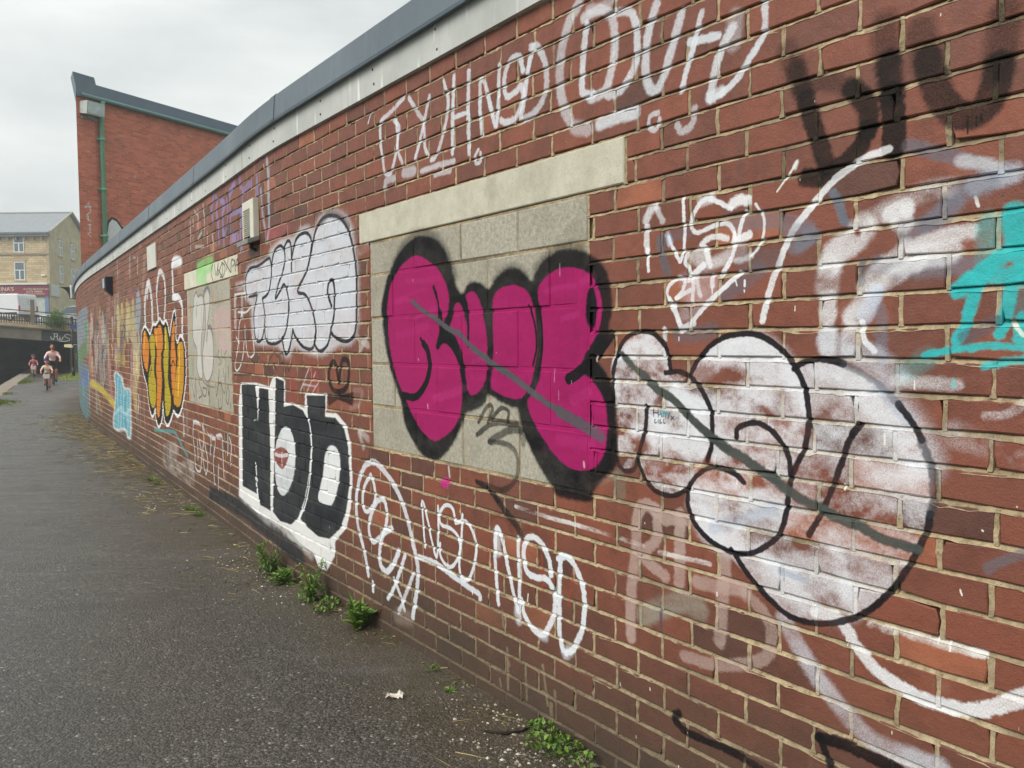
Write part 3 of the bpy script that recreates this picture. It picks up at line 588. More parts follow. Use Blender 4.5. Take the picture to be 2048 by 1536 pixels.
('L',(0.08,0.05,0.035),5,0.9,2,0.15,(411,1994,410,1980)),
('L',(0.42,0.44,0.5),22,0.75,7,0.15,(777,1875,740,1796)),
('L',(0.46,0.48,0.53),38,0.45,16,0.4,(1100,1833,915,1820,844,1797)),
('L',(0.46,0.48,0.53),40,0.55,16,0.4,(895,1748,834,1774)),
('L',(0.42,0.43,0.48),34,0.65,14,0.35,(578,1958,493,1923,423,1892,365,1859)),
('L',(0.42,0.43,0.48),40,0.55,18,0.4,(449,1845,496,1800,534,1766)),
('L',(0.9,0.905,0.91),30,0.6,14,0.7,(450,1901,409,1887,374,1869)),
('L',(0.72,0.75,0.8),44,0.7,20,0.5,(422,1841,378,1850,343,1855)),
('L',(0.9,0.905,0.91),21,0.9,5,0.25,(625,1960,702,1945,777,1907,850,1842,902,1787,935,1723,968,1646,996,1556)),
('L',(0.85,0.85,0.82),7,0.95,2,0.15,(887,1977,913,1945,948,1906)),
('F',(0.85,0.85,0.82),0.95,3,0.1,1,(900,1965,887,1980,883,1976,890,1955)),
('L',(0.9,0.88,0.85),8,0.9,2,0.15,(419,1815,413,1794)),
('L',(0.36,0.38,0.42),30,0.7,12,0.3,(1394,1816,1381,1770,1359,1714)),
('L',(0.36,0.38,0.42),30,0.65,12,0.35,(1392,1820,1335,1828,1276,1831)),
('L',(0.36,0.38,0.42),50,0.4,22,0.4,(1128,1850,1037,1844,940,1827)),
('L',(0.36,0.38,0.42),55,0.62,24,0.35,(1126,1642,1061,1667,1008,1695)),
('L',(0.36,0.38,0.42),50,0.5,24,0.4,(1313,1520,1243,1519,1179,1531)),
('L',(0.36,0.38,0.42),60,0.35,26,0.4,(1061,1724,967,1722)),
('L',(0.9,0.905,0.91),30,0.85,14,0.4,(1414,1928,1436,1916,1455,1890)),
('L',(0.9,0.905,0.91),22,0.75,10,0.4,(1409,1927,1392,1898,1381,1881)),
('L',(0.9,0.905,0.91),25,0.85,7,0.35,(1449,1866,1450,1825,1447,1795)),
('L',(0.9,0.905,0.91),14,0.98,4,0.05,(1446,1795,1443,1727)),
('L',(0.9,0.905,0.91),13,0.92,4,0.15,(1357,1827,1344,1798,1322,1768,1305,1746,1295,1768,1288,1823,1290,1885,1293,1938)),
('L',(0.75,0.8,0.86),24,0.7,10,0.15,(1359,1831,1350,1805)),
('L',(0.9,0.905,0.91),15,0.9,5,0.2,(1185,1922,1212,1920,1240,1900,1260,1872,1259,1841,1236,1827,1196,1834,1158,1842,1124,1841,1101,1823,1093,1802,1101,1783)),
('L',(0.9,0.905,0.91),15,0.9,5,0.15,(1185,1919,1147,1902,1109,1881)),
('L',(0.9,0.905,0.91),34,0.6,14,0.4,(1220,1918,1185,1922)),
('L',(0.9,0.905,0.91),32,0.9,10,0.15,(1104,1895,1080,1901,1050,1897)),
('L',(0.9,0.905,0.91),15,0.92,4,0.15,(1057,1864,1071,1829,1079,1792)),
('L',(0.9,0.905,0.91),9,0.85,3,0.15,(1020,1882,1004,1860,991,1836,994,1792,1012,1760,1036,1739)),
('L',(0.9,0.905,0.91),18,0.55,8,0.3,(1036,1739,1065,1730,1090,1731)),
('L',(0.9,0.905,0.91),24,0.9,7,0.15,(1079,1789,1058,1796,1042,1800)),
('L',(0.9,0.905,0.91),15,0.9,5,0.15,(1093,1811,1097,1759,1112,1726,1142,1693)),
('L',(0.9,0.905,0.91),18,0.85,6,0.15,(1220,1789,1192,1804,1157,1806,1120,1796)),
('F',(0.9,0.905,0.91),0.6,12,0.5,1,(1268,1763,1220,1783,1192,1771,1180,1746,1127,1762,1101,1768,1105,1740,1127,1721,1204,1712,1248,1731)),
('F',(0.8,0.78,0.8),0.4,14,0.4,1,(1094,1779,1054,1781,1054,1732,1094,1733)),
('L',(0.9,0.905,0.91),14,0.92,4,0.15,(1307,1555,1330,1593,1361,1642,1352,1673,1309,1695,1288,1684,1293,1657,1322,1633)),
('L',(0.9,0.905,0.91),14,0.9,4,0.15,(1322,1633,1284,1647,1264,1655)),
('L',(0.9,0.905,0.91),14,0.9,4,0.15,(1276,1764,1284,1740,1264,1714,1251,1667,1255,1621)),
('L',(0.9,0.905,0.91),22,0.9,6,0.15,(1268,1689,1212,1725)),
('L',(0.9,0.905,0.91),16,0.75,6,0.15,(1243,1697,1223,1635)),
('L',(0.9,0.905,0.91),18,0.85,6,0.15,(1204,1778,1184,1723)),
('L',(0.9,0.905,0.91),18,0.95,4,0.15,(1352,1632,1326,1596,1307,1552)),
('L',(0.9,0.905,0.91),16,0.96,4,0.15,(1259,1557,1203,1607,1145,1646,1072,1694)),
('L',(0.9,0.905,0.91),20,0.75,8,0.15,(1303,1533,1276,1546,1251,1553)),
('L',(0.9,0.905,0.91),16,0.85,5,0.15,(1176,1692,1176,1662)),
('L',(0.9,0.905,0.91),5,0.95,2,0.15,(1177,1662,1177,1640)),
('L',(0.9,0.905,0.91),8,0.95,2,0.15,(1057,1671,1056,1655)),
('L',(0.9,0.905,0.91),5,0.95,2,0.15,(1090,1672,1084,1657)),
('L',(0.9,0.905,0.91),5,0.95,2,0.15,(1058,1644,1058,1637)),
('F',(0.8,0.74,0.76),0.35,18,0.5,1,(1309,1701,1165,1697,1164,1644,1267,1563,1309,1577,1284,1638)),
('L',(0.9,0.905,0.91),20,0.75,8,0.4,(1372,1537,1372,1508)),
('L',(0.46,0.48,0.53),45,0.6,20,0.35,(658,1683,567,1666,482,1665,428,1664)),
('L',(0.4,0.42,0.46),24,0.75,8,0.15,(779,1877,759,1853,743,1800)),
('L',(0.34,0.35,0.38),20,0.75,8,0.15,(694,1696,696,1643)),
('L',(0.46,0.48,0.53),34,0.55,14,0.4,(657,1597,641,1558,640,1508,636,1454)),
('L',(0.46,0.48,0.53),50,0.6,22,0.4,(580,1755,511,1775,470,1807)),
('L',(0.46,0.48,0.53),48,0.5,22,0.4,(447,1828,421,1835,393,1843)),
('L',(0.46,0.48,0.53),42,0.5,18,0.4,(916,1795,845,1778,874,1753)),
('L',(0.9,0.905,0.91),70,0.68,20,0.65,(691,1782,711,1757,737,1739,767,1724,784,1692)),
('L',(0.9,0.905,0.91),66,0.53,24,0.8,(781,1691,791,1649,792,1631)),
('L',(0.9,0.905,0.91),48,0.64,16,0.65,(790,1609,790,1563)),
('L',(0.9,0.905,0.91),52,0.68,18,0.7,(791,1516,789,1476)),
('F',(0.45,0.24,0.19),0.9,6,0.1,1,(716,1770,706,1773,698,1765,707,1760)),
('L',(0.9,0.905,0.91),46,0.78,12,0.45,(620,1802,598,1811,581,1814)),
('L',(0.9,0.905,0.91),34,0.59,14,0.65,(578,1805,583,1772,607,1781)),
('L',(0.9,0.905,0.91),36,0.64,16,0.95,(429,1741,483,1736,539,1725,585,1719)),
('L',(0.9,0.905,0.91),46,0.42,20,0.95,(477,1846,526,1845,584,1829,672,1800)),
('L',(0.9,0.905,0.91),60,0.7,20,0.65,(477,1697,552,1693,612,1684,648,1658,677,1633)),
('L',(0.9,0.905,0.91),40,0.59,16,0.65,(549,1679,596,1657,633,1639)),
('L',(0.9,0.905,0.91),56,0.7,18,0.7,(670,1618,692,1583,718,1560)),
('L',(0.78,0.82,0.88),44,0.7,16,0.3,(654,1617,682,1559)),
('L',(0.9,0.905,0.91),40,0.68,14,0.7,(724,1524,730,1473)),
('L',(0.9,0.905,0.91),16,0.92,5,0.15,(691,1542,686,1500,658,1470)),
('L',(0.9,0.905,0.91),50,0.3,20,0.9,(714,1500,721,1545)),
('L',(0.2,0.7,0.7),45,0.5,26,0.5,(391,1755,392,1671)),
('L',(0.2,0.7,0.7),58,0.97,14,0.05,(338,1764,332,1722)),
('L',(0.2,0.7,0.7),41,0.97,12,0.05,(454,1610,427,1626,389,1655,353,1683,315,1703)),
('L',(0.2,0.7,0.7),37,0.93,14,0.08,(438,1627,407,1638,364,1636,313,1637)),
('L',(0.2,0.7,0.7),28,0.97,9,0.05,(404,1635,421,1586,436,1533,454,1495)),
('L',(0.2,0.7,0.7),30,0.97,9,0.05,(340,1621,348,1570,362,1510)),
('L',(0.2,0.7,0.7),39,0.97,12,0.15,(322,1696,318,1632)),
('L',(0.2,0.7,0.7),28,0.97,10,0.15,(316,1543,320,1497)),
('F',(0.25,0.55,0.56),0.3,30,0.5,1,(361,1622,308,1624,307,1548,362,1549)),
('L',(0.2,0.7,0.7),17,0.95,7,0.1,(531,1461,478,1472,425,1479,374,1484,308,1479)),
('L',(0.33,0.34,0.38),32,0.6,12,0.3,(436,1501,405,1516,375,1537)),
('L',(0.88,0.87,0.82),9,0.95,3,0.15,(341,1538,325,1520,313,1505)),
('L',(0.2,0.7,0.7),19,0.93,9,0.15,(397,1437,350,1448,304,1455)),
('L',(0.2,0.7,0.7),47,0.3,28,0.5,(577,1418,522,1455)),
('L',(0.2,0.7,0.7),9,0.8,5,0.15,(459,1406,461,1390)),
('L',(0.7,0.61,0.57),46.4,0.864,13.3,0.35,(1408,949,1457,962,1499,921,1505,799,1528,638,1528,502)),
('L',(0.7,0.61,0.57),41.5,0.84,11.9,0.35,(1408,949,1408,861,1469,788,1370,743)),
('L',(0.7,0.61,0.57),46.4,0.84,13.3,0.35,(1307,953,1307,839,1309,740)),
('L',(0.7,0.61,0.57),43.9,0.78,12.6,0.35,(1376,929,1277,945)),
('L',(0.7,0.61,0.57),43.9,0.84,12.6,0.35,(1235,757,1125,766,1049,776)),
('L',(0.7,0.61,0.57),46.4,0.744,13.3,0.35,(1123,860,1132,758,1143,599)),
('L',(0.7,0.61,0.57),39,0.6,11.2,0.35,(1049,763,986,726,957,675,976,603,1048,557,1163,521,1287,509)),
('L',(0.62,0.64,0.58),70,0.55,28,0.5,(1469,592,1309,675,1224,672)),
('L',(0.22,0.25,0.32),12,0.6,5,0.15,(1387,630,1385,555)),
('L',(0.9,0.905,0.91),34,0.88,9,0.25,(816,771,743,769,691,710,635,668,555,642,480,638,387,658,286,726)),
('L',(0.82,0.83,0.86),52,0.62,22,0.5,(917,723,875,670,826,614,771,563,703,512,632,479,477,484)),
('L',(0.9,0.9,0.88),22,0.95,6,0.8,(657,779,557,781,458,782,383,787)),
('L',(0.88,0.87,0.85),16,0.85,5,0.85,(2193,843,1961,835,1740,834,1469,824)),
('L',(0.88,0.87,0.85),16,0.85,5,0.85,(1399,816,1309,820,1184,823)),
('L',(0.05,0.045,0.06),27,0.93,8,0.15,(1308,318,1328,296,1287,270,1202,270,1103,276,991,269)),
('L',(0.05,0.045,0.06),34,0.95,8,0.15,(800,435,717,444,578,436)),
('L',(0.05,0.045,0.06),24,0.93,8,0.15,(799,434,761,359)),
('L',(0.4,0.39,0.42),24,0.75,8,0.3,(376,985,349,1007,293,1039)),
('L',(0.52,0.47,0.37),16,0.8,5,0.4,(2259,245,2255,75)),
('L',(0.52,0.47,0.37),14,0.8,5,0.4,(2132,220,2127,77)),
('L',(0.52,0.47,0.37),16,0.8,5,0.4,(2018,248,1991,104)),
('L',(0.52,0.47,0.37),18,0.8,5,0.4,(1944,170,1943,151)),
('L',(0.52,0.47,0.37),12,0.8,5,0.4,(2314,99,2307,69)),
('L',(0.52,0.47,0.37),24,0.8,5,0.4,(2257,192,2249,184)),
('L',(0.52,0.47,0.37),20,0.8,5,0.4,(1969,112,1969,62)),
('L',(0.92,0.9,0.86),4.5,0.95,2,0.15,(436,923,432,911)),
('L',(0.92,0.9,0.86),4.5,0.95,2,0.15,(392,1069,390,1067)),
('L',(0.92,0.9,0.86),4.5,0.95,2,0.15,(1154,743,1154,734)),
('L',(0.92,0.9,0.86),4.5,0.95,2,0.15,(1582,325,1579,312)),
('L',(0.92,0.9,0.86),4.5,0.95,2,0.15,(1440,355,1438,347)),
('L',(0.92,0.9,0.86),4.5,0.95,2,0.15,(1319,141,1317,137)),
('L',(0.8,0.82,0.86),62,0.5,26,0.5,(788,1496,735,1476,660,1456,600,1410)),
('L',(0.9,0.905,0.91),30,0.55,12,0.6,(600,1401,543,1396,452,1394)),
('L',(0.9,0.905,0.91),22,0.7,8,0.85,(386,1326,347,1332,302,1364)),
('L',(0.9,0.905,0.91),60,0.28,26,0.85,(455,1280,299,1244)),
('F',(0.88,0.885,0.9),0.9,8,0.95,1,(1611,1447,1543,1501,1468,1527,1396,1507,1356,1464,1337,1407,1242,1381,1197,1328,1179,1267,1186,1184,1232,1109,1279,1043,1346,1014,1427,1025,1479,1076,1501,1116,1533,1074,1578,1075,1595,1145,1617,1252,1623,1369)),
('F',(0.88,0.885,0.9),0.8,8,0.95,1,(1261,1401,1215,1458,1154,1499,1070,1518,990,1504,929,1466,878,1417,847,1351,843,1278,861,1203,895,1149,896,1074,925,980,970,926,1049,877,1133,875,1213,909,1260,971,1274,1033,1241,1094,1187,1121,1186,1184,1179,1281,1215,1361)),
('F',(0.88,0.885,0.9),0.56,8,0.95,1,(878,1432,815,1447,735,1432,659,1399,599,1357,547,1300,518,1226,505,1152,515,1064,542,993,587,911,651,832,727,776,814,743,900,744,984,781,1049,825,1099,868,1001,908,932,973,903,1060,889,1150,854,1216,843,1302,863,1381)),
('L',(0.9,0.91,0.93),60,0.595,36,0.6,(1233,1395,1119,1472,1006,1491,914,1429,877,1349,869,1264)),
('L',(0.9,0.91,0.93),40,0.468,24,0.6,(1052,1308,1004,1337,928,1316)),
('L',(0.9,0.91,0.93),70,0.595,42,0.6,(1241,995,1186,920,1082,899,970,947)),
('L',(0.9,0.91,0.93),110,0.637,66,0.6,(690,1370,634,1333,581,1286,540,1213)),
('L',(0.9,0.91,0.93),90,0.425,54,0.6,(656,1189,585,1186)),
('L',(0.9,0.91,0.93),50,0.51,30,0.6,(821,1424,754,1414)),
('L',(0.9,0.91,0.93),80,0.425,48,0.6,(954,859,850,807,747,790)),
('L',(0.9,0.91,0.93),70,0.425,42,0.6,(813,1244,753,1284)),
('L',(0.9,0.91,0.93),80,0.51,48,0.6,(1458,1307,1406,1222,1417,1117)),
('L',(0.9,0.91,0.93),50,0.51,30,0.6,(1327,1343,1242,1290,1223,1208)),
('L',(0.9,0.91,0.93),40,0.425,24,0.6,(1001,888,924,859,781,854,702,855)),
('L',(0.9,0.91,0.93),40,0.383,24,0.6,(769,996,741,893,701,796)),
('L',(0.62,0.68,0.76),36,0.4,16,0.3,(641,1383,599,1340,564,1309)),
('L',(0.62,0.68,0.76),40,0.35,20,0.5,(1169,937,1050,985,955,1027)),
('L',(0.55,0.6,0.68),20,0.4,9,0.4,(931,858,850,850)),
('L',(0.07,0.07,0.09),17,0.95,4,0.12,(1613,1393,1588,1463,1543,1515,1479,1533,1416,1522,1366,1477,1347,1414)),
('L',(0.07,0.07,0.09),17,0.95,4,0.12,(1368,1399,1308,1404,1251,1381,1206,1334,1177,1274,1177,1198,1196,1138)),
('L',(0.07,0.07,0.09),17,0.95,4,0.12,(1453,1289,1458,1218,1483,1140,1495,1109,1458,1045,1406,1013,1336,1010,1279,1038)),
('L',(0.07,0.07,0.09),17,0.8,4,0.12,(1495,1109,1512,1075,1556,1063,1592,1090,1612,1174,1621,1268,1613,1385)),
('L',(0.07,0.07,0.09),17,0.95,4,0.12,(1265,1394,1224,1451,1162,1499,1086,1518,1006,1514,937,1478,885,1423,852,1357,843,1290,853,1216,881,1157,893,1134)),
('L',(0.07,0.07,0.09),17,0.95,4,0.12,(1084,1219,1076,1247,1020,1266,965,1250,927,1215,903,1173,899,1111,910,1034,932,965,978,919,1041,884,1116,879,1195,903,1260,957,1274,1026,1251,1072,1196,1114,1135,1121,1084,1107,1057,1089)),
('L',(0.07,0.07,0.09),17,0.95,4,0.12,(892,1422,856,1442,801,1449,741,1437)),
('L',(0.07,0.07,0.09),17,0.9,4,0.12,(593,1343,558,1301,534,1260)),
('L',(0.07,0.07,0.09),17,0.97,4,0.12,(509,1086,515,1053,542,987,587,905,651,826,727,773,814,741,900,740,984,781,1049,832,1101,885)),
('L',(0.3,0.33,0.36),17,0.45,8,0.3,(741,1437,659,1399,593,1343)),
('L',(0.2,0.22,0.25),20,0.65,9,0.3,(534,1260,509,1195,504,1141,509,1086)),
('L',(0.07,0.07,0.09),17,0.95,4,0.15,(714,1258,729,1227,745,1179,777,1097,817,1012,839,976)),
('L',(0.07,0.07,0.09),21,0.97,4,0.15,(696,1284,714,1258)),
('L',(0.27,0.29,0.275),22,1,8,0.15,(1571,1457,1511,1413,1453,1380)),
('L',(0.27,0.29,0.275),28,1,6,0.1,(1468,1390,1396,1341,1335,1315,1260,1261,1187,1217)),
('L',(0.27,0.29,0.275),31,1,7,0.08,(1196,1221,1131,1186,1066,1163,1003,1133,955,1118)),
('L',(0.27,0.29,0.275),27,1,8,0.12,(964,1119,911,1090,867,1070,817,1058,783,1045)),
('L',(0.27,0.29,0.275),30,1,6,0.1,(790,1048,743,1035,704,1029)),
('L',(0.27,0.29,0.275),25,1,7,0.06,(691,1026,624,1004,539,996)),
('L',(0.12,0.17,0.26),3.2,0.9,1.2,0,(1422,1281,1421,1256)),
('L',(0.12,0.17,0.26),3.2,0.9,1.2,0,(1422,1268,1402,1270)),
('L',(0.12,0.17,0.26),3.2,0.9,1.2,0,(1402,1282,1400,1256)),
('L',(0.12,0.17,0.26),3.2,0.9,1.2,0,(1394,1263,1388,1270,1384,1258)),
('L',(0.12,0.17,0.26),3.2,0.9,1.2,0,(1378,1259,1378,1269,1372,1271)),
('L',(0.12,0.17,0.26),3.2,0.9,1.2,0,(1368,1260,1368,1270,1362,1272)),
('L',(0.12,0.17,0.26),3.2,0.9,1.2,0,(1359,1272,1356,1265)),
('L',(0.12,0.17,0.26),3.2,0.9,1.2,0,(1350,1274,1357,1254)),
('L',(0.12,0.17,0.26),3.2,0.9,1.2,0,(1414,1248,1416,1236,1408,1238)),
('L',(0.12,0.17,0.26),3.2,0.9,1.2,0,(1400,1247,1400,1237)),
('L',(0.12,0.17,0.26),3.2,0.9,1.2,0,(1390,1249,1392,1237,1384,1239)),
('L',(0.12,0.17,0.26),3.2,0.9,1.2,0,(1376,1250,1376,1239,1368,1239)),
('L',(0.12,0.17,0.26),3.2,0.9,1.2,0,(1344,1263,1331,1252)),
('L',(0.12,0.17,0.26),3.2,0.9,1.2,0,(1331,1263,1344,1251)),
('L',(0.45,0.75,0.78),16,0.5,7,0.15,(1386,1273,1360,1269)),
('L',(0.05,0.045,0.06),70,0.6,44,0.1,(3186,1891,3108,1956,3001,1990,2900,1994,2786,1958,2704,1880,2652,1792)),
('L',(0.05,0.045,0.06),64,0.6,44,0.1,(2031,1766,1965,1808,1890,1829,1794,1825)),
('L',(0.05,0.045,0.06),50,0.6,44,0.1,(2316,1744,2240,1781,2168,1780,2112,1747)),
('F',(0.05,0.045,0.06),1,9,0.06,1,(2920,1998,2767,1957,2681,1869,2647,1792,2613,1735,2575,1714,2524,1755,2441,1752,2381,1722,2350,1729,2300,1767,2225,1793,2154,1787,2099,1753,2069,1735,2044,1765,1991,1809,1915,1835,1829,1834,1737,1809,1659,1759,1627,1693,1617,1621,1631,1557,1644,1514,1680,1463,1692,1433,1639,1383,1607,1312,1597,1225,1591,1146,1598,1080,1630,1047,1663,1021,1719,969,1730,933,1824,923,1923,924,1961,958,2026,1015,2093,1090,2148,1160,2176,1234,2219,1240,2308,1261,2378,1282,2402,1247,2468,1216,2552,1193,2588,1144,2624,1095,2697,1022,2811,961,2949,974,3050,1038,3123,1114,3153,1206,3206,1287,3281,1412,3324,1530,3343,1669,3304,1774,3243,1864,3151,1939,3043,1985)),
('F',(0.64,0.085,0.375),1,6,0.05,1,(2963,1911,2807,1851,2716,1769,2687,1692,2705,1627,2767,1563,2801,1486,2723,1499,2651,1458,2600,1384,2584,1292,2595,1199,2659,1120,2770,1063,2847,1048,2966,1096,3057,1170,3109,1229,3204,1340,3257,1455,3280,1582,3271,1709,3222,1811,3110,1885)),
('F',(0.64,0.085,0.375),1,5,0.05,1,(2637,1670,2594,1670,2560,1623,2524,1567,2534,1658,2550,1704,2491,1719,2443,1681,2404,1600,2382,1521,2384,1407,2409,1326,2466,1284,2525,1277,2549,1331,2570,1422,2629,1514,2685,1561,2666,1607)),
('F',(0.64,0.085,0.375),1,5,0.05,1,(2332,1684,2286,1716,2197,1728,2113,1706,2066,1655,2047,1574,2040,1477,2062,1396,2090,1329,2147,1280,2233,1276,2323,1295,2362,1319,2353,1390,2336,1477,2341,1598)),
('F',(0.64,0.085,0.375),1,5,0.05,1,(2032,1694,1992,1739,1915,1769,1818,1767,1737,1737,1687,1682,1669,1623,1682,1551,1716,1499,1750,1466,1773,1432,1791,1401,1739,1373,1683,1330,1651,1273,1643,1200,1651,1133,1685,1078,1741,1043,1836,1036,1922,1067,1999,1124,2065,1183,2105,1246,2105,1279,2049,1331,2022,1397,2013,1517,2019,1621)),
('L',(0.7,0.13,0.44),29.1,0.138,18.9,0.55,(1923,1440,1879,1447,1836,1464)),
('L',(0.55,0.06,0.31),17.3,0.144,18.1,0.55,(1789,1648,1749,1669,1710,1683)),
('L',(0.7,0.13,0.44),19,0.294,24.2,0.55,(2015,1085,1926,1116,1841,1139)),
('L',(0.74,0.17,0.47),41.9,0.203,17.9,0.55,(2468,1407,2398,1406,2329,1392)),
('L',(0.74,0.17,0.47),16.1,0.317,13.2,0.55,(3221,1712,3064,1730,2916,1750)),
('L',(0.8,0.3,0.56),28.9,0.212,16.4,0.55,(3083,1798,2927,1789,2781,1794)),
('L',(0.74,0.17,0.47),13.8,0.253,12.4,0.55,(3067,1645,2909,1655,2761,1667)),
('L',(0.55,0.06,0.31),44.3,0.254,10.7,0.55,(2470,1359,2426,1384,2383,1401)),
('L',(0.7,0.13,0.44),15.7,0.2,13.4,0.55,(2234,1360,2153,1370,2075,1390)),
('L',(0.7,0.13,0.44),12,0.169,14.3,0.55,(2821,1118,2771,1147,2722,1164)),
('L',(0.55,0.06,0.31),38.5,0.229,21.4,0.55,(3101,1656,2990,1637,2882,1629)),
('L',(0.55,0.06,0.31),29.3,0.243,12.2,0.55,(2569,1532,2468,1517,2370,1515)),
('L',(0.52,0.05,0.29),20.9,0.146,12.4,0.55,(2306,1605,2247,1599,2190,1585)),
('L',(0.7,0.13,0.44),21.7,0.181,25.4,0.55,(3297,1649,3191,1659,3090,1668)),
('L',(0.8,0.3,0.56),38,0.315,12.7,0.55,(1832,1210,1775,1211,1720,1209)),
('L',(0.74,0.17,0.47),21.4,0.296,23.1,0.55,(2507,1352,2421,1353,2339,1343)),
('L',(0.55,0.06,0.31),32.1,0.138,18.8,0.55,(2740,1361,2693,1356,2647,1354)),
('L',(0.8,0.3,0.56),42.2,0.235,18.6,0.55,(1911,1137,1817,1136,1728,1137)),
('L',(0.52,0.05,0.29),36.5,0.274,17.3,0.55,(3033,1618,2876,1611,2729,1592)),
('L',(0.52,0.05,0.29),41.9,0.301,21.7,0.55,(1949,1306,1871,1304,1796,1296)),
('L',(0.74,0.17,0.47),35.1,0.135,13,0.55,(1842,1721,1772,1711,1705,1700)),
('L',(0.8,0.3,0.56),30.2,0.291,15.3,0.55,(1773,1715,1743,1728,1712,1730)),
('L',(0.55,0.06,0.31),40.3,0.197,13.7,0.55,(2378,1423,2289,1453,2204,1471)),
('L',(0.74,0.17,0.47),24.7,0.223,18.4,0.55,(2885,1261,2824,1253,2765,1252)),
('L',(0.52,0.05,0.29),12.5,0.254,25.4,0.55,(2185,1403,2148,1422,2113,1435)),
('L',(0.8,0.3,0.56),41.7,0.27,12.1,0.55,(1832,1286,1786,1304,1741,1324)),
('L',(0.74,0.17,0.47),41.8,0.333,11.5,0.55,(3183,1538,3035,1553,2895,1581)),
('L',(0.55,0.06,0.31),26.6,0.186,17.5,0.55,(2288,1494,2224,1508,2162,1511)),
('L',(0.74,0.17,0.47),17.8,0.161,21.4,0.55,(1931,1148,1877,1145,1824,1143)),
('L',(0.8,0.3,0.56),37.9,0.281,13.4,0.55,(2831,1246,2683,1273,2545,1309)),
('L',(0.52,0.05,0.29),41.5,0.303,18.2,0.55,(1792,1208,1721,1219,1652,1226)),
('L',(0.52,0.05,0.29),12.4,0.129,12.4,0.55,(3276,1501,3109,1490,2951,1492)),
('L',(0.55,0.06,0.31),25.2,0.311,18.1,0.55,(2839,1316,2710,1323,2587,1332)),
('L',(0.52,0.05,0.29),39.2,0.159,12.7,0.55,(2286,1395,2223,1395,2161,1403)),
('L',(0.55,0.06,0.31),42.9,0.18,12.3,0.55,(2246,1659,2172,1671,2100,1690)),
('L',(0.7,0.13,0.44),37.3,0.181,15.5,0.55,(1940,1388,1896,1390,1854,1381)),
('L',(0.52,0.05,0.29),23.6,0.15,16.8,0.55,(1990,1104,1911,1102,1834,1106)),
('L',(0.74,0.17,0.47),43.8,0.229,11,0.55,(1918,1222,1858,1241,1800,1264)),
('L',(0.74,0.17,0.47),43.2,0.139,15.7,0.55,(1924,1690,1844,1676,1768,1674)),
('L',(0.8,0.3,0.56),23.4,0.34,10.4,0.55,(2494,1418,2436,1431,2380,1436)),
('L',(0.52,0.05,0.29),23.2,0.137,23.2,0.55,(1950,1157,1861,1165,1776,1171)),
('L',(0.52,0.05,0.29),42,0.26,22.7,0.55,(2533,1431,2488,1424,2443,1423)),
('L',(0.55,0.06,0.31),13.1,0.151,16.7,0.55,(1980,1094,1886,1103,1797,1125)),
('L',(0.55,0.06,0.31),29.7,0.255,25.2,0.55,(2794,1295,2684,1311,2579,1319)),
('L',(0.55,0.06,0.31),22.6,0.165,10.2,0.55,(2295,1310,2198,1321,2105,1341)),
('L',(0.55,0.06,0.31),43.8,0.26,15.2,0.55,(1917,1462,1866,1455,1816,1445)),
('L',(0.05,0.045,0.06),36,1,5,0.05,(2924,1496,2885,1462,2868,1388,2909,1309,3002,1245,3130,1244)),
('L',(0.05,0.045,0.06),16,1,4,0.15,(2950,1521,2918,1486)),
('L',(0.05,0.045,0.06),17,1,5,0.15,(2825,1756,2792,1697,2775,1630)),
('L',(0.05,0.045,0.06),34,0.95,8,0.15,(2775,1639,2761,1581,2759,1534)),
('L',(0.05,0.045,0.06),28,1,6,0.15,(2794,1484,2741,1515,2668,1486,2599,1412,2566,1330)),
('L',(0.05,0.045,0.06),17,1,4,0.15,(2559,1677,2527,1604,2529,1486)),
('L',(0.05,0.045,0.06),11,1,3,0.15,(2089,1640,2055,1558,2048,1477,2071,1412)),
('L',(0.05,0.045,0.06),13,1,4,0.15,(2039,1662,2014,1557,2015,1461,2042,1372)),
('F',(0.05,0.045,0.06),1,8,0.1,1,(1737,1685,1715,1684,1697,1624,1710,1559,1738,1550,1757,1597,1751,1656)),
('L',(0.05,0.045,0.06),42,1,5,0.15,(1628,1521,1716,1436,1797,1390,1855,1365)),
('L',(0.76,0.24,0.52),22,0.35,12,0.6,(3193,1695,3094,1711,3010,1697)),
('L',(0.76,0.24,0.52),22,0.35,12,0.6,(3012,1617,2812,1650)),
('L',(0.76,0.24,0.52),22,0.35,12,0.6,(2303,1597,2214,1612)),
('L',(0.76,0.24,0.52),22,0.35,12,0.6,(1980,1691,1891,1702,1819,1701)),
('L',(0.76,0.24,0.52),22,0.35,12,0.6,(1892,1586,1796,1598)),
('L',(0.34,0.34,0.35),22,1,8,0.2,(3031,1700,2920,1649,2810,1611)),
('L',(0.34,0.34,0.35),26,1,7,0.15,(2823,1616,2703,1565,2593,1534,2496,1479,2399,1438)),
('L',(0.34,0.34,0.35),29,1,7,0.12,(2412,1443,2306,1397,2214,1365,2050,1295)),
('L',(0.34,0.34,0.35),26,1,8,0.2,(2061,1300,1984,1268,1914,1248)),
('L',(0.34,0.34,0.35),44,0.95,12,0.25,(1914,1242,1787,1204,1673,1168)),
('L',(0.85,0.74,0.72),5,0.8,2,0.15,(3017,1803,3017,1794)),
('L',(0.85,0.74,0.72),8,0.8,2,0.15,(2892,1215,2889,1196)),
('L',(0.85,0.74,0.72),7,0.8,2,0.15,(2977,1426,2973,1418)),
('L',(0.85,0.74,0.72),12,0.8,2,0.15,(1770,1068,1767,1052)),
('L',(0.85,0.74,0.72),4,0.8,2,0.15,(1903,1787,1903,1741)),
('L',(0.85,0.74,0.72),4,0.8,2,0.15,(1913,1320,1914,1285)),
('L',(0.85,0.74,0.72),4,0.8,2,0.15,(1938,1398,1938,1351)),
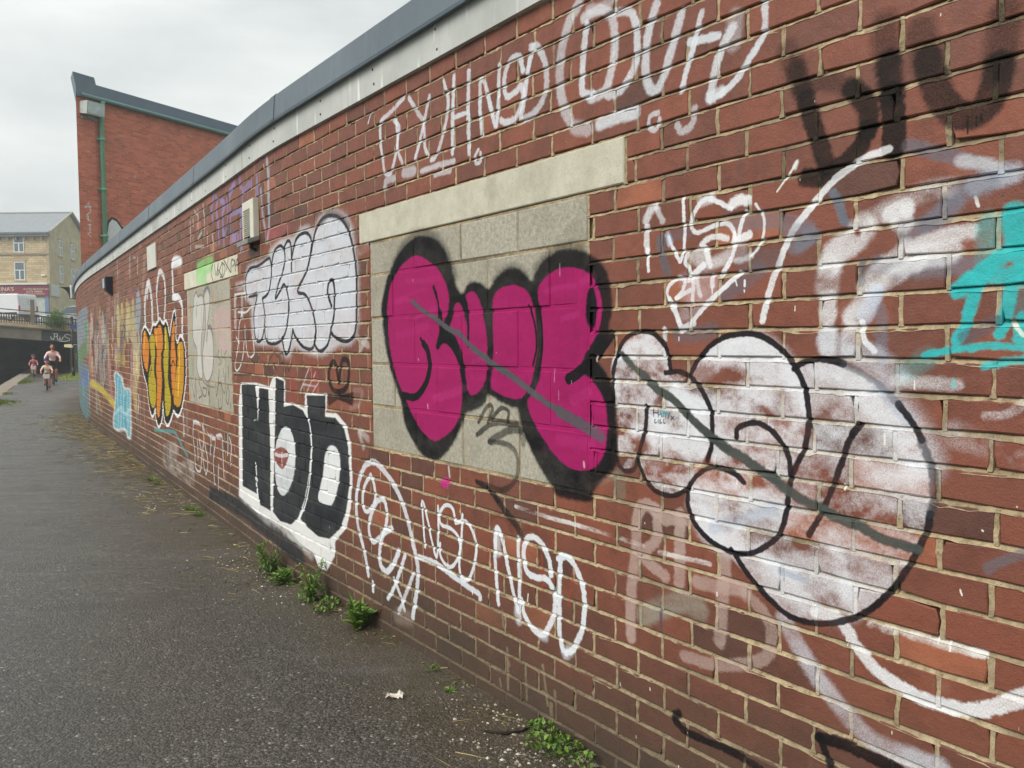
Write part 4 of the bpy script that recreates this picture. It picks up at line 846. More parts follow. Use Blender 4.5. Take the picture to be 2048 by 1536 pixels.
('L',(0.85,0.74,0.72),10,0.8,2,0.15,(1699,1451,1694,1433)),
('L',(0.11,0.11,0.1),20,0.9,6,0.2,(2461,1163,2387,1234,2352,1228,2388,1168)),
('L',(0.11,0.11,0.1),20,0.9,6,0.2,(2359,1183,2291,1231,2238,1222,2246,1178)),
('L',(0.11,0.11,0.1),24,0.85,7.2,0.2,(2470,1109,2341,1167,2177,1173)),
('L',(0.11,0.11,0.1),32,0.75,9.6,0.2,(2373,1089,2311,1117,2220,1150,2155,1151)),
('L',(0.11,0.11,0.1),24,0.75,7.2,0.2,(2381,1086,2266,1089,2192,1063,2176,997,2206,934,2284,896,2377,901,2474,904)),
('L',(0.11,0.11,0.1),34,0.5,10.2,0.2,(2155,1151,2135,1103)),
('L',(0.11,0.11,0.1),24,0.9,7,0.15,(2475,907,2381,884,2316,846)),
('L',(0.11,0.11,0.1),34,0.85,14,0.15,(2327,856,2254,807,2193,769,2159,740)),
('F',(0.72,0.1,0.48),0.9,6,0.1,1,(2775,873,2737,892,2701,883,2705,856,2738,842,2772,849)),
('L',(0.82,0.8,0.78),14,0.7,5,0.3,(2708,944,2700,902)),
('L',(0.45,0.43,0.37),60,0.6,12,0.3,(1589,1038,1582,984)),
('L',(0.55,0.52,0.45),24,0.35,8,0.6,(1742,980,1598,1044)),
]
def make_paint():
    NS, NZ = 4096, 1400
    g = (np.arange(NS)+.5)/NS; S = (np.exp(g*math.log(1+24.35/2.0))-1)*2.0-.35
    Zc = (np.arange(NZ)+.5)/NZ*2.85-.05
    R = np.random.RandomState(5)
    def vnoise(cs, cz):
        def axis(c, cell):
            q = (c-c[0])/cell; i = q.astype(int); f = q-i; f = f*f*(3-2*f); return i, f.astype(np.float32)
        i, f = axis(S, cs); j, h = axis(Zc, cz)
        A = R.rand(j.max()+2, i.max()+2).astype(np.float32)
        B = A[:, i]*(1-f)+A[:, i+1]*f
        return B[j]*(1-h)[:, None]+B[j+1]*h[:, None]
    n_big = .5*vnoise(.22, .09)+.3*vnoise(.08, .05)+.2*vnoise(.03,.02)
    n_fine = .55*vnoise(.016, .012)+.45*vnoise(.006, .006)
    hole = np.clip((.80*n_big+.20*n_fine-.38)*3.0, 0, 1)          # 1 where paint is thin
    rgb = np.full((NZ, NS, 3), .5, np.float32); al = np.zeros((NZ, NS), np.float32)
    def cat(P, closed=False):
        P = np.array(P, float)
        if len(P) < 3 and not closed:
            t = np.linspace(0, 1, 8)[:, None]; return P[0]*(1-t)+P[-1]*t
        Q = np.vstack([P[-1:], P, P[:2]]) if closed else np.vstack([2*P[0]-P[1], P, 2*P[-1]-P[-2]])
        o = []
        for k in range(1, len(Q)-2):
            t = np.linspace(0, 1, 6, endpoint=False)[:, None]; a, b, c, d = Q[k-1:k+3]
            o.append(.5*((2*b)+(-a+c)*t+(2*a-5*b+4*c-d)*t*t+(-a+3*b-3*c+d)*t**3))
        o = np.vstack(o)
        return o if closed else np.vstack([o, P[-1:]])
    def apply(sl, m, col):
        a = al[sl]; an = m+a*(1-m); safe = np.maximum(an, 1e-4)
        for k in range(3): rgb[sl+(k,)] = (col[k]*m+rgb[sl+(k,)]*a*(1-m))/safe
        al[sl] = an
    def window(p, pad):
        i0, i1 = np.searchsorted(S, [p[:, 0].min()-pad, p[:, 0].max()+pad]); j0, j1 = np.searchsorted(Zc, [p[:, 1].min()-pad, p[:, 1].max()+pad])
        return j0, j1, i0, i1
    def blur(m, k):
        for ax in (0, 1):
            c = np.cumsum(np.concatenate([np.repeat(np.take(m, [0], ax), k+1, ax), m, np.repeat(np.take(m, [-1], ax), k, ax)], ax), ax)
            n = m.shape[ax]; m = (np.take(c, range(2*k+1, 2*k+1+n), ax)-np.take(c, range(0, n), ax))/(2*k+1)
        return m
    for op in GRAF:
        if op[0] == 'L':
            _, col, wd, o, soft, patch, pts = op
            p = cat(np.array(pts, float).reshape(-1, 2)/1000); r = wd/2000; sf = soft/1000
            pad = r+sf+.004; j0, j1, i0, i1 = window(p, pad)
            if i1 <= i0 or j1 <= j0: continue
            D = np.full((j1-j0, i1-i0), 9., np.float32)
            for a, b in zip(p[:-1], p[1:]):
                q = np.array([a, b]); y0, y1, x0, x1 = window(q, pad)
                if x1 <= x0 or y1 <= y0: continue
                sx = S[x0:x1][None, :]-a[0]; sz = Zc[y0:y1][:, None]-a[1]; d = b-a; L2 = d@d+1e-12
                t = np.clip((sx*d[0]+sz*d[1])/L2, 0, 1); dd = np.hypot(sx-t*d[0], sz-t*d[1])
                v = D[y0-j0:y1-j0, x0-i0:x1-i0]; np.minimum(v, dd, out=v)
            nf = n_fine[j0:j1, i0:i1]
            m = np.clip((r+sf*.5-D+(nf-.5)*min(.010, sf*1.1))/sf, 0, 1); m = m*m*(3-2*m)*o
        else:
            _, col, o, soft, patch, smooth, pts = op
            p = np.array(pts, float).reshape(-1, 2)/1000
            if smooth: p = cat(p, True)
            pad = soft/1000+.004; j0, j1, i0, i1 = window(p, pad)
            if i1 <= i0 or j1 <= j0: continue
            sx = S[i0:i1][None, :]; sz = Zc[j0:j1][:, None]
            ins = np.zeros((j1-j0, i1-i0), bool)
            for a, b in zip(p, np.roll(p, -1, 0)):
                if a[1] == b[1]: continue
                c = (sz > min(a[1], b[1])) & (sz <= max(a[1], b[1]))
                ins ^= c & (sx < a[0]+(sz-a[1])*(b[0]-a[0])/(b[1]-a[1]))
            k = max(1, int(soft/2.2)); m = blur(blur(ins.astype(np.float32), max(1, k//2)), max(1, k//2))
            nf = n_fine[j0:j1, i0:i1]; m = np.clip(m+(nf-.5)*.5*(m > .02)*(m < .98), 0, 1)*o
        m = m*np.clip(1-patch*1.25*hole[j0:j1, i0:i1], 0, 1)
        jit = 1+(n_big[j0:j1, i0:i1]-.5)*.22+(n_fine[j0:j1, i0:i1]-.5)*.10
        apply((slice(j0, j1), slice(i0, i1)), m.astype(np.float32), col)
        rgb[j0:j1, i0:i1] *= (1+(jit-1)*m)[:, :, None]
    for k in range(60):                                              # birdlime and paint flecks
        s = R.rand()**1.6*9+.3; z = R.rand()*2.5+.1; wv = .0010+R.rand()*.0018; hv = wv*(1+R.rand()*5)
        i0, i1 = np.searchsorted(S, [s-wv, s+wv]); j0, j1 = np.searchsorted(Zc, [z-hv, z+hv])
        c = .86+.08*R.rand(); apply((slice(j0, j1), slice(i0, max(i1, i0+1))), np.float32(.85), (c, c*.99, c*.95))
    img = bpy.data.images.new('wall_paint', NS, NZ, alpha=True); img.alpha_mode = 'CHANNEL_PACKED'
    buf = np.dstack([np.clip(rgb, 0, 1), np.clip(al, 0, 1)]).astype(np.float32)
    img.pixels.foreach_set(buf.ravel()); img.update(); img.pack()
    return img
PAINT = make_paint()
def add_paint(m, base, rough):
    """sprayed paint over a wall material; returns colour, roughness and coverage"""
    t = m.n('ShaderNodeTexImage', {'Vector': m.n('ShaderNodeUVMap', uv_map='paint').outputs[0]}, image=PAINT, interpolation='Linear', extension='CLIP')
    g = m.noise(m.coord('Object'), 260, 2, .6)
    al_ = t.outputs[1]; edge = m.math('MULTIPLY', al_, m.math('SUBTRACT', 1.0, al_)); cov = m.n('ShaderNodeClamp', {0: m.math('ADD', al_, m.math('MULTIPLY', edge, m.fr(g, .25, .75, -.95, .95)))}).outputs[0]
    return m.mix(cov, base, t.outputs[0]), m.n('ShaderNodeMix', {0: cov, 2: rough if not isinstance(rough, bpy.types.NodeSocket) else 0., 3: .45}, data_type='FLOAT').outputs[0], cov
def brick_material():
    m = Mat('red_brick'); v = m.coord('Object')
    at = m.n('ShaderNodeAttribute', attribute_name='tint'); sep = m.n('ShaderNodeSeparateColor', {0: at.outputs[0]})
    c = m.ramp(sep.outputs[0], [(0, srgb(.365, .228, .185)), (.30, srgb(.445, .258, .198)), (.62, srgb(.49, .274, .203)), (.88, srgb(.525, .294, .21)), (1, srgb(.605, .36, .255))])
    n1 = m.noise(v, 9, 5, .65); c = m.mix(.75, c, m.ramp(n1, [(.30, (.62, .60, .58)), (.52, (1, 1, 1)), (.78, (1.16, 1.12, 1.08))]), 'MULTIPLY')
    n2 = m.noise(v, 75, 4, .7); c = m.mix(m.fr(n2, .62, .74, 0, .55), c, srgb(.30, .17, .15)); c = m.mix(m.fr(n2, .33, .22, 0, .35), c, srgb(.70, .52, .43))
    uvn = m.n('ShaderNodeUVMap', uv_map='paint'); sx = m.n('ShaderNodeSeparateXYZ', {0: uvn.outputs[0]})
    nd = m.noise(v, 2.2, 6, .68)                                                # splash dirt on the lowest courses, carried higher as painted-in shade
    dirt_shade = m.fr(m.math('ADD', sx.outputs[1], m.math('MULTIPLY', nd, .16)), .36, .115, 0, .92)
    c = m.mix(dirt_shade, c, srgb(.265, .225, .185))
    vst = m.coord('Object', (1, 1, .10)); run = m.fr(m.noise(vst, 16, 4, .6), .58, .74, 0, .30); c = m.mix(run, c, srgb(.31, .235, .21)); eff = m.fr(m.noise(v, 5.5, 6, .7), .62, .76, 0, .25); c = m.mix(eff, c, srgb(.60, .47, .41))
    soot = m.fr(m.noise(v, 1.1, 4, .6), .52, .76, 0, .32); c = m.mix(soot, c, srgb(.40, .31, .28))
    c, r, cov = add_paint(m, c, .5)
    pits = m.n('ShaderNodeTexVoronoi', {'Vector': v, 'Scale': 140.}, feature='F1').outputs[0]
    h = m.math('ADD', m.math('MULTIPLY', m.noise(v, 210, 4, .7), .7), m.math('MULTIPLY', m.fr(pits, .0, .25, 0, 1), .35))
    h = m.math('ADD', h, m.math('MULTIPLY', m.noise(v, 28, 4, .65), 1.3))
    m.set(color=c, rough=m.n('ShaderNodeMix', {0: cov, 2: m.fr(m.noise(v, 60, 3), .3, .7, .46, .66), 3: .62}, data_type='FLOAT').outputs[0], spec=m.fr(cov, 0, 1, .45, .22)).bump(h, .55, .0045)
    return m.m
def mortar_material():
    m = Mat('buff_mortar'); v = m.coord('Object')
    c = m.ramp(m.noise(v, 46, 5, .7), [(.26, srgb(.46, .40, .31)), (.48, srgb(.66, .585, .46)), (.75, srgb(.77, .71, .58))])
    c = m.mix(m.fr(m.noise(v, 2.3, 5, .65), .44, .66, 0, .85), c, srgb(.38, .335, .28))
    c = m.mix(m.fr(m.noise(v, 130, 3, .7), .64, .72, 0, .8), c, srgb(.22, .19, .16))
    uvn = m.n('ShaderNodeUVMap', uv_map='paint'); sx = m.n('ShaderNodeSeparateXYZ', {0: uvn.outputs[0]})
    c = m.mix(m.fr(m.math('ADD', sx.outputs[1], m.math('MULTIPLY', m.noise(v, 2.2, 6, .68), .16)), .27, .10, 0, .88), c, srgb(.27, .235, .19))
    c, r, cov = add_paint(m, c, .8)
    m.set(color=c, rough=.85, spec=.25).bump(m.math('ADD', m.noise(v, 300, 4, .7), m.noise(v, 60, 3)), .6, .004)
    return m.m
def block_material(name, c0, c1, grain, bumpv):
    m = Mat(name); v = m.coord('Object')
    at = m.n('ShaderNodeAttribute', attribute_name='tint'); sep = m.n('ShaderNodeSeparateColor', {0: at.outputs[0]})
    c = m.ramp(m.noise(v, grain, 5, .75), [(.28, c0), (.72, c1)])
    c = m.mix(m.fr(sep.outputs[0], 0, 1, .0, .30), c, srgb(.52, .49, .42))
    c = m.mix(m.fr(m.noise(v, 170, 3, .8), .60, .68, 0, .75), c, srgb(.28, .26, .22))
    c = m.mix(m.fr(m.noise(v, 3.5, 5, .65), .52, .75, 0, .4), c, srgb(.45, .41, .33))
    c, r, cov = add_paint(m, c, .8)
    h = m.math('ADD', m.noise(v, 230, 3, .8), m.math('MULTIPLY', m.noise(v, 40, 3), .5))
    m.set(color=c, rough=.82, spec=.25).bump(h, bumpv, .004)
    return m.m
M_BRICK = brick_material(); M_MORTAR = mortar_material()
M_BLOCK = block_material('concrete_block', srgb(.56, .545, .49), srgb(.80, .78, .71), 60, 1.0)
M_LINTEL = block_material('concrete_lintel', srgb(.74, .72, .64), srgb(.87, .855, .78), 9, .25)
# ------------------------------------------------------------------ setting: terrain, towpath, canal
def edge_x(Y): return -18.95 - .527*(Y-30.9)               # canal edge of the towpath
def path_right(Y):
    return wall_x(Y)+.05 if Y <= 25.5 else wall_x(25.5)+.05-.52*(Y-25.5)
def terrain():
    m = Mat('terrain'); v = m.coord(); m.set(color=m.ramp(m.noise(v, .4, 6), [(.3, srgb(.24, .25, .17)), (.7, srgb(.34, .36, .22))]), rough=.95)
    b = MB(); b.add([(-300, -300, -1.4), (300, -300, -1.4), (300, 300, -1.4), (-300, 300, -1.4)], [(0, 1, 2, 3)])
    b.build('terrain', m.m, kind='structure')
    m2 = Mat('grassed_ground'); v = m2.coord(); m2.set(color=m2.ramp(m2.noise(v, .8, 6), [(.3, srgb(.25, .27, .16)), (.7, srgb(.38, .42, .22))]), rough=.95)
    b = MB(); b.box((2.6, -40, -1.3), (120, 24, -.05)); b.box((-9, 27.5, -1.3), (120, 200, -.06)); b.build('ground', m2.m, kind='structure')
    # canal and far bank
    wm = Mat('canal_water'); v = wm.coord(scale=(1, .35, 1)); wm.set(color=srgb(.06, .075, .06), rough=.06, spec=.5).bump(wm.noise(v, 5, 4), .10, .02)
    b = MB(); b.add([(edge_x(-60)-30, -60, -.42), (edge_x(-60)+.2, -60, -.42), (edge_x(90)+.2, 90, -.42), (edge_x(90)-30, 90, -.42)], [(0, 1, 2, 3)])
    b.build('canal', wm.m, kind='structure')
    b = MB(); f = lambda x, y, z: (edge_x(y)+x, y, z)
    for y0 in range(-60, 40, 20): b.box((-60, y0, -1.2), (-12, y0+20, .15), f)
    b.build('canal_bank', plain('far_bank', (.36, .37, .28), .9, .3, 1.2), kind='structure')
terrain()
def asphalt():
    m = Mat('wet_asphalt'); v = m.coord('Object'); at = m.n('ShaderNodeAttribute', attribute_name='dw'); dw = m.n('ShaderNodeSeparateColor', {0: at.outputs[0]}).outputs[0]
    vor = m.n('ShaderNodeTexVoronoi', {'Vector': v, 'Scale': 88., 'Randomness': 1.}, feature='F1')
    vor2 = m.n('ShaderNodeTexVoronoi', {'Vector': v, 'Scale': 160.}, feature='F1')
    stone = m.n('ShaderNodeSeparateColor', {0: vor.outputs[1]}).outputs[0]
    c = m.ramp(stone, [(0, srgb(.20, .19, .168)), (.5, srgb(.305, .29, .258)), (.86, srgb(.39, .37, .33)), (.975, srgb(.45, .43, .39)), (1, srgb(.68, .66, .61))])
    c = m.mix(m.fr(vor.outputs[0], .38, .72, 0, .8), c, srgb(.14, .13, .12))
    vs0 = m.coord('Object', (.5, 2.2, 1), (0, 0, rad(-14))); big = m.noise(v, .75, 5, .6); c = m.mix(m.fr(big, .45, .68, 0, .5), c, srgb(.20, .175, .15)); c = m.mix(m.fr(big, .46, .32, 0, .35), c, srgb(.29, .285, .27)); mid = m.noise(v, 4.2, 5, .65); c = m.mix(m.fr(mid, .56, .70, 0, .45), c, srgb(.17, .16, .145)); c = m.mix(m.fr(m.noise(vs0, 1.1, 5, .6, .8), .57, .63, 0, .30), c, srgb(.40, .395, .38))
    # worn brown grit, silt and moss along the foot of the wall
    nd = m.noise(v, 2.6, 6, .65); e = m.math('ADD', dw, m.math('MULTIPLY', m.math('SUBTRACT', nd, .5), .75))
    grit = m.ramp(m.noise(v, 70, 4, .8), [(.30, srgb(.17, .14, .105)), (.50, srgb(.29, .245, .18)), (.66, srgb(.40, .35, .26)), (.78, srgb(.58, .53, .43))])
    c = m.mix(m.fr(e, .60, .10, 0, .85), c, grit)
    moss = m.math('MULTIPLY', m.fr(e, .66, .24, 0, 1), m.fr(m.noise(v, 3.7, 5, .6), .54, .68, 0, .55)); c = m.mix(moss, c, srgb(.22, .215, .085))
    h = m.math('ADD', m.math('MULTIPLY', vor.outputs[0], -.9), m.math('MULTIPLY', vor2.outputs[0], -.45)); h = m.math('ADD', h, m.math('MULTIPLY', m.noise(v, 14, 4), .35))
    vs_ = m.coord('Object', (.55, 1.6, 1), (0, 0, rad(-14))); wet = m.noise(vs_, 1.5, 6, .62, .6)
    r = m.fr(wet, .38, .62, .22, .46); r = m.math('ADD', r, m.fr(e, .7, .2, 0, .25))
    m.set(color=c, rough=r, spec=.75).bump(h, .74, .0055)
    return m.m
M_ASPHALT = asphalt()
def towpath():
    Y = list(np.arange(-6, 16, .25))+list(np.arange(16, 64, .75)); n = 26; vv = []; ff = []; dw = []
    g = np.random.RandomState(3)
    for y in Y:
        a, b = edge_x(y)+.55, path_right(y)
        for k in range(n):
            t = (k/(n-1))**.8; x = a+(b-a)*t; vv.append((x, y, .006*math.sin(x*1.3+y*.7)+.006*math.sin(y*1.9-x*.6)+.004*g.randn()*(y < 16)*.3)); dw.append((b-x)*.81)
    for i in range(len(Y)-1):
        for k in range(n-1): ff.append((i*n+k, i*n+k+1, (i+1)*n+k+1, (i+1)*n+k))
    me = bpy.data.meshes.new('towpath'); me.from_pydata(vv, [], ff); me.materials.append(M_ASPHALT)
    ca = me.color_attributes.new('dw', 'FLOAT_COLOR', 'POINT'); ca.data.foreach_set('color', np.repeat(np.clip(np.array(dw), 0, 5)[:, None], 4, 1).astype(np.float32).ravel())
    me.polygons.foreach_set('use_smooth', [True]*len(ff)); o = bpy.data.objects.new('towpath', me); link(o); tag(o, kind='structure')
    # body of the path beneath the sheet, down to the canal bed
    b = MB(); ys = list(range(-6, 64, 2))
    for y0, y1 in zip(ys[:-1], ys[1:]):
        P = [(edge_x(y0)+.02, y0), (path_right(y0)+.3, y0), (path_right(y1)+.3, y1), (edge_x(y1)+.02, y1)]
        b.add([(x, y, -1.35) for x, y in P]+[(x, y, -.03) for x, y in P], [(4, 5, 6, 7), (0, 4, 7, 3), (1, 2, 6, 5)])
    b.build('path_bed', plain('path_bed', (.3, .28, .24), .9), kind='structure')
towpath()
def canal_edging():
    root = empty('canal_kerb', (edge_x(20), 20, 0), kind='structure')
    m = Mat('edge_stone'); v = m.coord(); at = m.n('ShaderNodeObjectInfo').outputs['Random']
    c = m.ramp(m.noise(v, 5, 6, .65), [(.3, srgb(.45, .42, .37)), (.7, srgb(.66, .62, .56))]); c = m.mix(m.fr(at, 0, 1, 0, .35), c, srgb(.48, .45, .39))
    m.set(color=c, rough=.75).bump(m.noise(v, 30, 4), .4, .01)
    y = -5.; r = random.Random(4)
    while y < 60:
        L = r.uniform(.75, 1.25); g = .012; d = r.uniform(-.008, .01); b = MB()
        f = lambda x, yy, z: (edge_x(yy)+x, yy, z)
        b.box((0-.03, y+g, -.45), (.56+r.uniform(-.03, .05), y+L-g, .012+d), f)
        o = b.build('coping_stone', m.m, None, bevel=.012); o.parent = root; o.matrix_parent_inverse = Matrix.Translation((-edge_x(20), -20, 0))
        y += L
canal_edging()
# ------------------------------------------------------------------ the graffiti wall
LINT = [(1.55, 3.588, 1.742, 3.468), (5.845, 7.888, 6.118, 7.818)]          # (lintel s0, s1, panel s0, s1)
K_L0, K_L1, K_P1 = 7, 9, 22
def zc(k): return Z0-CH*k
def opening(k):
    """brick-free spans of course k"""
    if K_L0 <= k < K_L1: return [(a, b) for a, b, _, _ in LINT]
    if K_L1 <= k < K_P1: return [(c, d) for _, _, c, d in LINT]
    return []
def proj_area(s, z):
    x, y, _ = WP(s, z); cp, sp = math.cos(PITCH), math.sin(PITCH); Zr = z-CAM_H; f = y*cp-Zr*sp; u = y*sp+Zr*cp
    if f < .3: return 0
    px = 1024+1680*x/f; py = 768-1680*u/f
    if not (-20 < px < 2068 and -20 < py < 1556): return 0
    return 1/f**3
def brick_shape(s0, s1, z0, z1, r):
    """front face with uneven worn arris: 8 rim points, arris ring, back ring -> (s, z, d) points and faces"""
    b = r.uniform(.002, .0038); dj = r.uniform(-.0016, .0012); tilt = r.uniform(-.0012, .0012); sm = (s0+s1)/2; hm = (s1-s0)/2; zm = (z0+z1)/2
    base = [(s0, z0), (sm, z0), (s1, z0), (s1, zm), (s1, z1), (sm, z1), (s0, z1), (s0, zm)]
    rim = []
    for i, (a, c) in enumerate(base):
        j = .0016; ch = 0
        if i % 2 == 0 and r.random() < .16: ch = r.uniform(.003, .012)
        sa = 1 if a < sm-1e-6 else (-1 if a > sm+1e-6 else 0); sc = 1 if c < zm-1e-6 else (-1 if c > zm+1e-6 else 0)
        rim.append((a+r.uniform(-j, j)+sa*ch*.8, c+r.uniform(-j, j)+sc*ch*.6, sa, sc))
    V = []
    for a, c, sa, sc in rim: V.append((a+sa*b, c+sc*b, dj+tilt*(a-sm)/hm))
    for a, c, sa, sc in rim: V.append((a, c, dj-b))
    for a, c, sa, sc in rim: V.append((a, c, -.026))
    F = [(0, 1, 2, 3, 4, 5, 6, 7)]
    for o in (0, 8):
        for i in range(8): j = (i+1) % 8; F.append((o+i, o+8+i, o+8+j, o+j))
    return V, F
def wall_mesh(name, V, F, tint, mat, smooth=False):
    """V in wall coordinates (s, z, d)"""
    A = np.array(V, float); X, Y, Zz = WP(A[:, 0], A[:, 1], A[:, 2]); P = np.stack([X, Y, np.broadcast_to(Zz, X.shape)], 1)
    me = bpy.data.meshes.new(name); me.from_pydata(P.tolist(), [], F); me.materials.append(mat)
    idx = np.empty(len(me.loops), np.int32); me.loops.foreach_get('vertex_index', idx)
    u = np.where(A[:, 0] > -.34, np.log(1+np.maximum(A[:, 0]+.35, 0)/2.0)/math.log(1+24.35/2.0), -.01); v = (A[:, 1]+.05)/2.85
    me.uv_layers.new(name='paint').data.foreach_set('uv', np.stack([u, v], 1)[idx].astype(np.float32).ravel())
    if tint is not None:
        t = np.asarray(tint, np.float32); ca = me.color_attributes.new('tint', 'FLOAT_COLOR', 'POINT'); ca.data.foreach_set('color', np.stack([t, t, t, np.ones_like(t)], 1).ravel())
    if smooth: me.polygons.foreach_set('use_smooth', [True]*len(F))
    me.update(); return me
def build_wall():
    r = random.Random(21)
    root = empty('brick_wall', tuple(WP(1.0, 0.0)), 0, 'long curving red brick wall covered in graffiti beside the wet towpath', 'wall', kind='thing')
    inv = Matrix.Translation(root.location).inverted()
    def part(name, me, parent=root, kind=None, label=None):
        o = bpy.data.objects.new(name, me); COL.objects.link(o); o.parent = parent; o.matrix_parent_inverse = inv; tag(o, label=label, kind=kind); return o
    bricks = []; perps = []
    J = .0052
    for k in range(0, 35):
        zt, zb = zc(k), zc(k+1); i = -20; ph = SPH + (0 if k % 2 == 0 else BL/2); ops = opening(k)
        drift = r.uniform(-.012, .012)
        while True:
            s0 = ph+i*BL+drift; s1 = s0+BL; i += 1
            if s1 < S_MIN: continue
            if s0 > S_MAX-.02: break
            s0 = max(s0+r.uniform(-.004, .004), S_MIN); s1 = min(s1, S_MAX)
            spans = [(s0, s1)]
            for a, b in ops:
                nxt = []
                for p, q in spans:
                    if q <= a or p >= b: nxt.append((p, q)); continue
                    if p < a: nxt.append((p, a))
                    if q > b: nxt.append((b, q))
                spans = nxt
            for p, q in spans:
                if q-p < .03: continue
                t = r.random(); t = t*.56+.26
                if r.random() < .05: t = 1.0
                if r.random() < .06: t = .02
                bricks.append((p+J, q-J, zb+J, zt-J, t)); perps.append((q, zb, zt))
    order = sorted(range(len(bricks)), key=lambda i: -proj_area((bricks[i][0]+bricks[i][1])/2, (bricks[i][2]+bricks[i][3])/2))
    near = set(order[:300]); V = []; F = []; T = []
    for i, (a, b, c, d, t) in enumerate(bricks):
        v, f = brick_shape(a, b, c, d, r)
        if i in near:
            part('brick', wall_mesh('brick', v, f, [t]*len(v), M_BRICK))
        else:
            o = len(V); V += v; F += [tuple(o+x for x in q) for q in f]; T += [t]*len(v)
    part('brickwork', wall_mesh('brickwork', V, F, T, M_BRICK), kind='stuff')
    # mortar: weathered bed joints (recessed under the upper brick, smeared over the lower), perpends, backing
    V = []; F = []
    def strip(rows, n):
        o = len(V)
        for row in rows: V.extend(row)
        for a in range(len(rows)-1):
            for c in range(n-1): F.append((o+a*n+c, o+(a+1)*n+c, o+(a+1)*n+c+1, o+a*n+c+1))
    for k in range(0, 35):
        zl = zc(k); segs = []; s = S_MIN
        while s < S_MAX:
            segs.append(s); s += .022 if 0 < s < 4.5 else (.05 if s < 9 else .11)
        segs.append(S_MAX)
        blocked = opening(k) if k in (K_L0, K_P1) or not opening(k) else opening(k)
        if k == K_P1 or k == K_L0: blocked = []
        run = []
        def flush(run):
            if len(run) < 2: return
            r0 = []; r1 = []; r2 = []; r3 = []; e = 0
            for s in run:
                e = e*.78+r.uniform(-.0026, .0028)+(.008 if r.random() < .012 else 0); lip = max(0, e)+max(0, r.gauss(0, .0016)); g = .0009*r.gauss(0, 1)
                r0.append((s, zl+.0075, -.016)); r1.append((s, zl+.0012+.0012*r.gauss(0, 1), -.0065+g*1.5)); r2.append((s, zl-.0058-lip, .0004+g*.7)); r3.append((s, zl-.0075-lip, -.006))
            strip([r0, r1, r2, r3], len(run))
        for s in segs:
            if any(a+.004 < s < b-.004 for a, b in blocked): flush(run); run = []
            else: run.append(s)
        flush(run)
    for q, zb, zt in perps:
        if q > S_MAX-.03: continue
        n = 5; L = []; C0 = []; R_ = []; L2 = []; R2 = []
        for i in range(n):
            z = zb+(zt-zb)*i/(n-1); wd = .0050+max(0, r.gauss(.0006, .0017)); g = .0012*r.gauss(0, 1)-.0016; c = q+r.gauss(0, .0008)
            L2.append((c-wd-.001, z, -.008)); L.append((c-wd, z, g)); R_.append((c+wd, z, g+.0006*r.gauss(0, 1))); R2.append((c+wd+.001, z, -.008))
        o = len(V)
        for row in (L2, L, R_, R2): V += row
        for a in range(3):
            for i in range(n-1): F.append((o+a*n+i, o+(a+1)*n+i, o+(a+1)*n+i+1, o+a*n+i+1))
    ss = list(np.arange(S_MIN, S_MAX, .25))+[S_MAX]; o = len(V)
    for s in ss: V += [(s, -.1, -.018), (s, Z0, -.018)]
    for i in range(len(ss)-1): F.append((o+2*i, o+2*i+2, o+2*i+3, o+2*i+1))
    part('mortar', wall_mesh('mortar', V, F, None, M_MORTAR), kind='stuff')
    # blocked-up openings: lintel and concrete blocks
    for (a, b, c, d) in LINT:
        def slab(name, s0, s1, z0, z1, dd, mat, bev, nseg=4, parent=root):
            v = []; ss = np.linspace(s0, s1, nseg+1)
            ring = lambda off, dep: [(x, z0+off, dep) for x in np.clip(ss, s0+off, s1-off)]+[(x, z1-off, dep) for x in np.clip(ss, s0+off, s1-off)[::-1]]
            A = ring(bev, dd); B = ring(0, dd-bev); Cc = ring(0, -.03); n = len(A); f = []
            for i in range(nseg): f.append((i, i+1, n-2-i, n-1-i))
            for o_ in (0, n):
                for i in range(n): j = (i+1) % n; f.append((o_+i, o_+n+i, o_+n+j, o_+j))
            v = A+B+Cc; t = r.random()
            return part(name, wall_mesh(name, v, f, [t]*len(v), mat), parent)
        slab('lintel', a+.006, b-.004, zc(K_L1)+.004, zc(K_L0)-.006, .004, M_LINTEL, .004, 8)
        zb = zc(K_P1); rows = [zb, zb+.222, zb+.438, zb+.672, zb+.892, zc(K_L1)-.004]
        for ri in range(5):
            x = c; st = (.42 if ri % 2 == 0 else .215)
            cuts = [c]
            x = c+st
            while x < d-.08: cuts.append(x); x += .42
            cuts.append(d)
            for p, q in zip(cuts[:-1], cuts[1:]):
                if q-p > .04: slab('concrete_block', p+.005, q-.005, rows[ri]+.006, rows[ri+1]-.006, r.uniform(-.003, .003), M_BLOCK, .004, 3)
        # block mortar, a shade proud of the backing
        v = []; f = []; ss = np.linspace(c-.004, d+.004, 30)
        for x in ss: v += [(x, zb-.004, -.0045+.001*r.gauss(0, 1)), (x, zc(K_L1), -.0045+.001*r.gauss(0, 1))]
        for i in range(29): f.append((2*i, 2*i+2, 2*i+3, 2*i+1))
        part('block_mortar', wall_mesh('block_mortar', v, f, None, M_MORTAR))
    # fascia boards and coping lengths
    fm = Mat('white_fascia'); vv = fm.coord('Object'); vz = fm.coord('Object', (1, 1, .12))
    c_ = fm.ramp(fm.noise(vv, 2.2, 5), [(.3, srgb(.66, .67, .65)), (.7, srgb(.78, .785, .765))]); c_ = fm.mix(fm.fr(fm.noise(vz, 26, 4), .52, .72, 0, .65), c_, srgb(.66, .665, .64)); c_ = fm.mix(fm.fr(fm.noise(vv, 34, 3, .7), .70, .74, 0, .7), c_, srgb(.33, .33, .31)); c_ = fm.mix(fm.fr(fm.noise(vz, 14, 4), .60, .66, 0, .7), c_, srgb(.90, .90, .88))
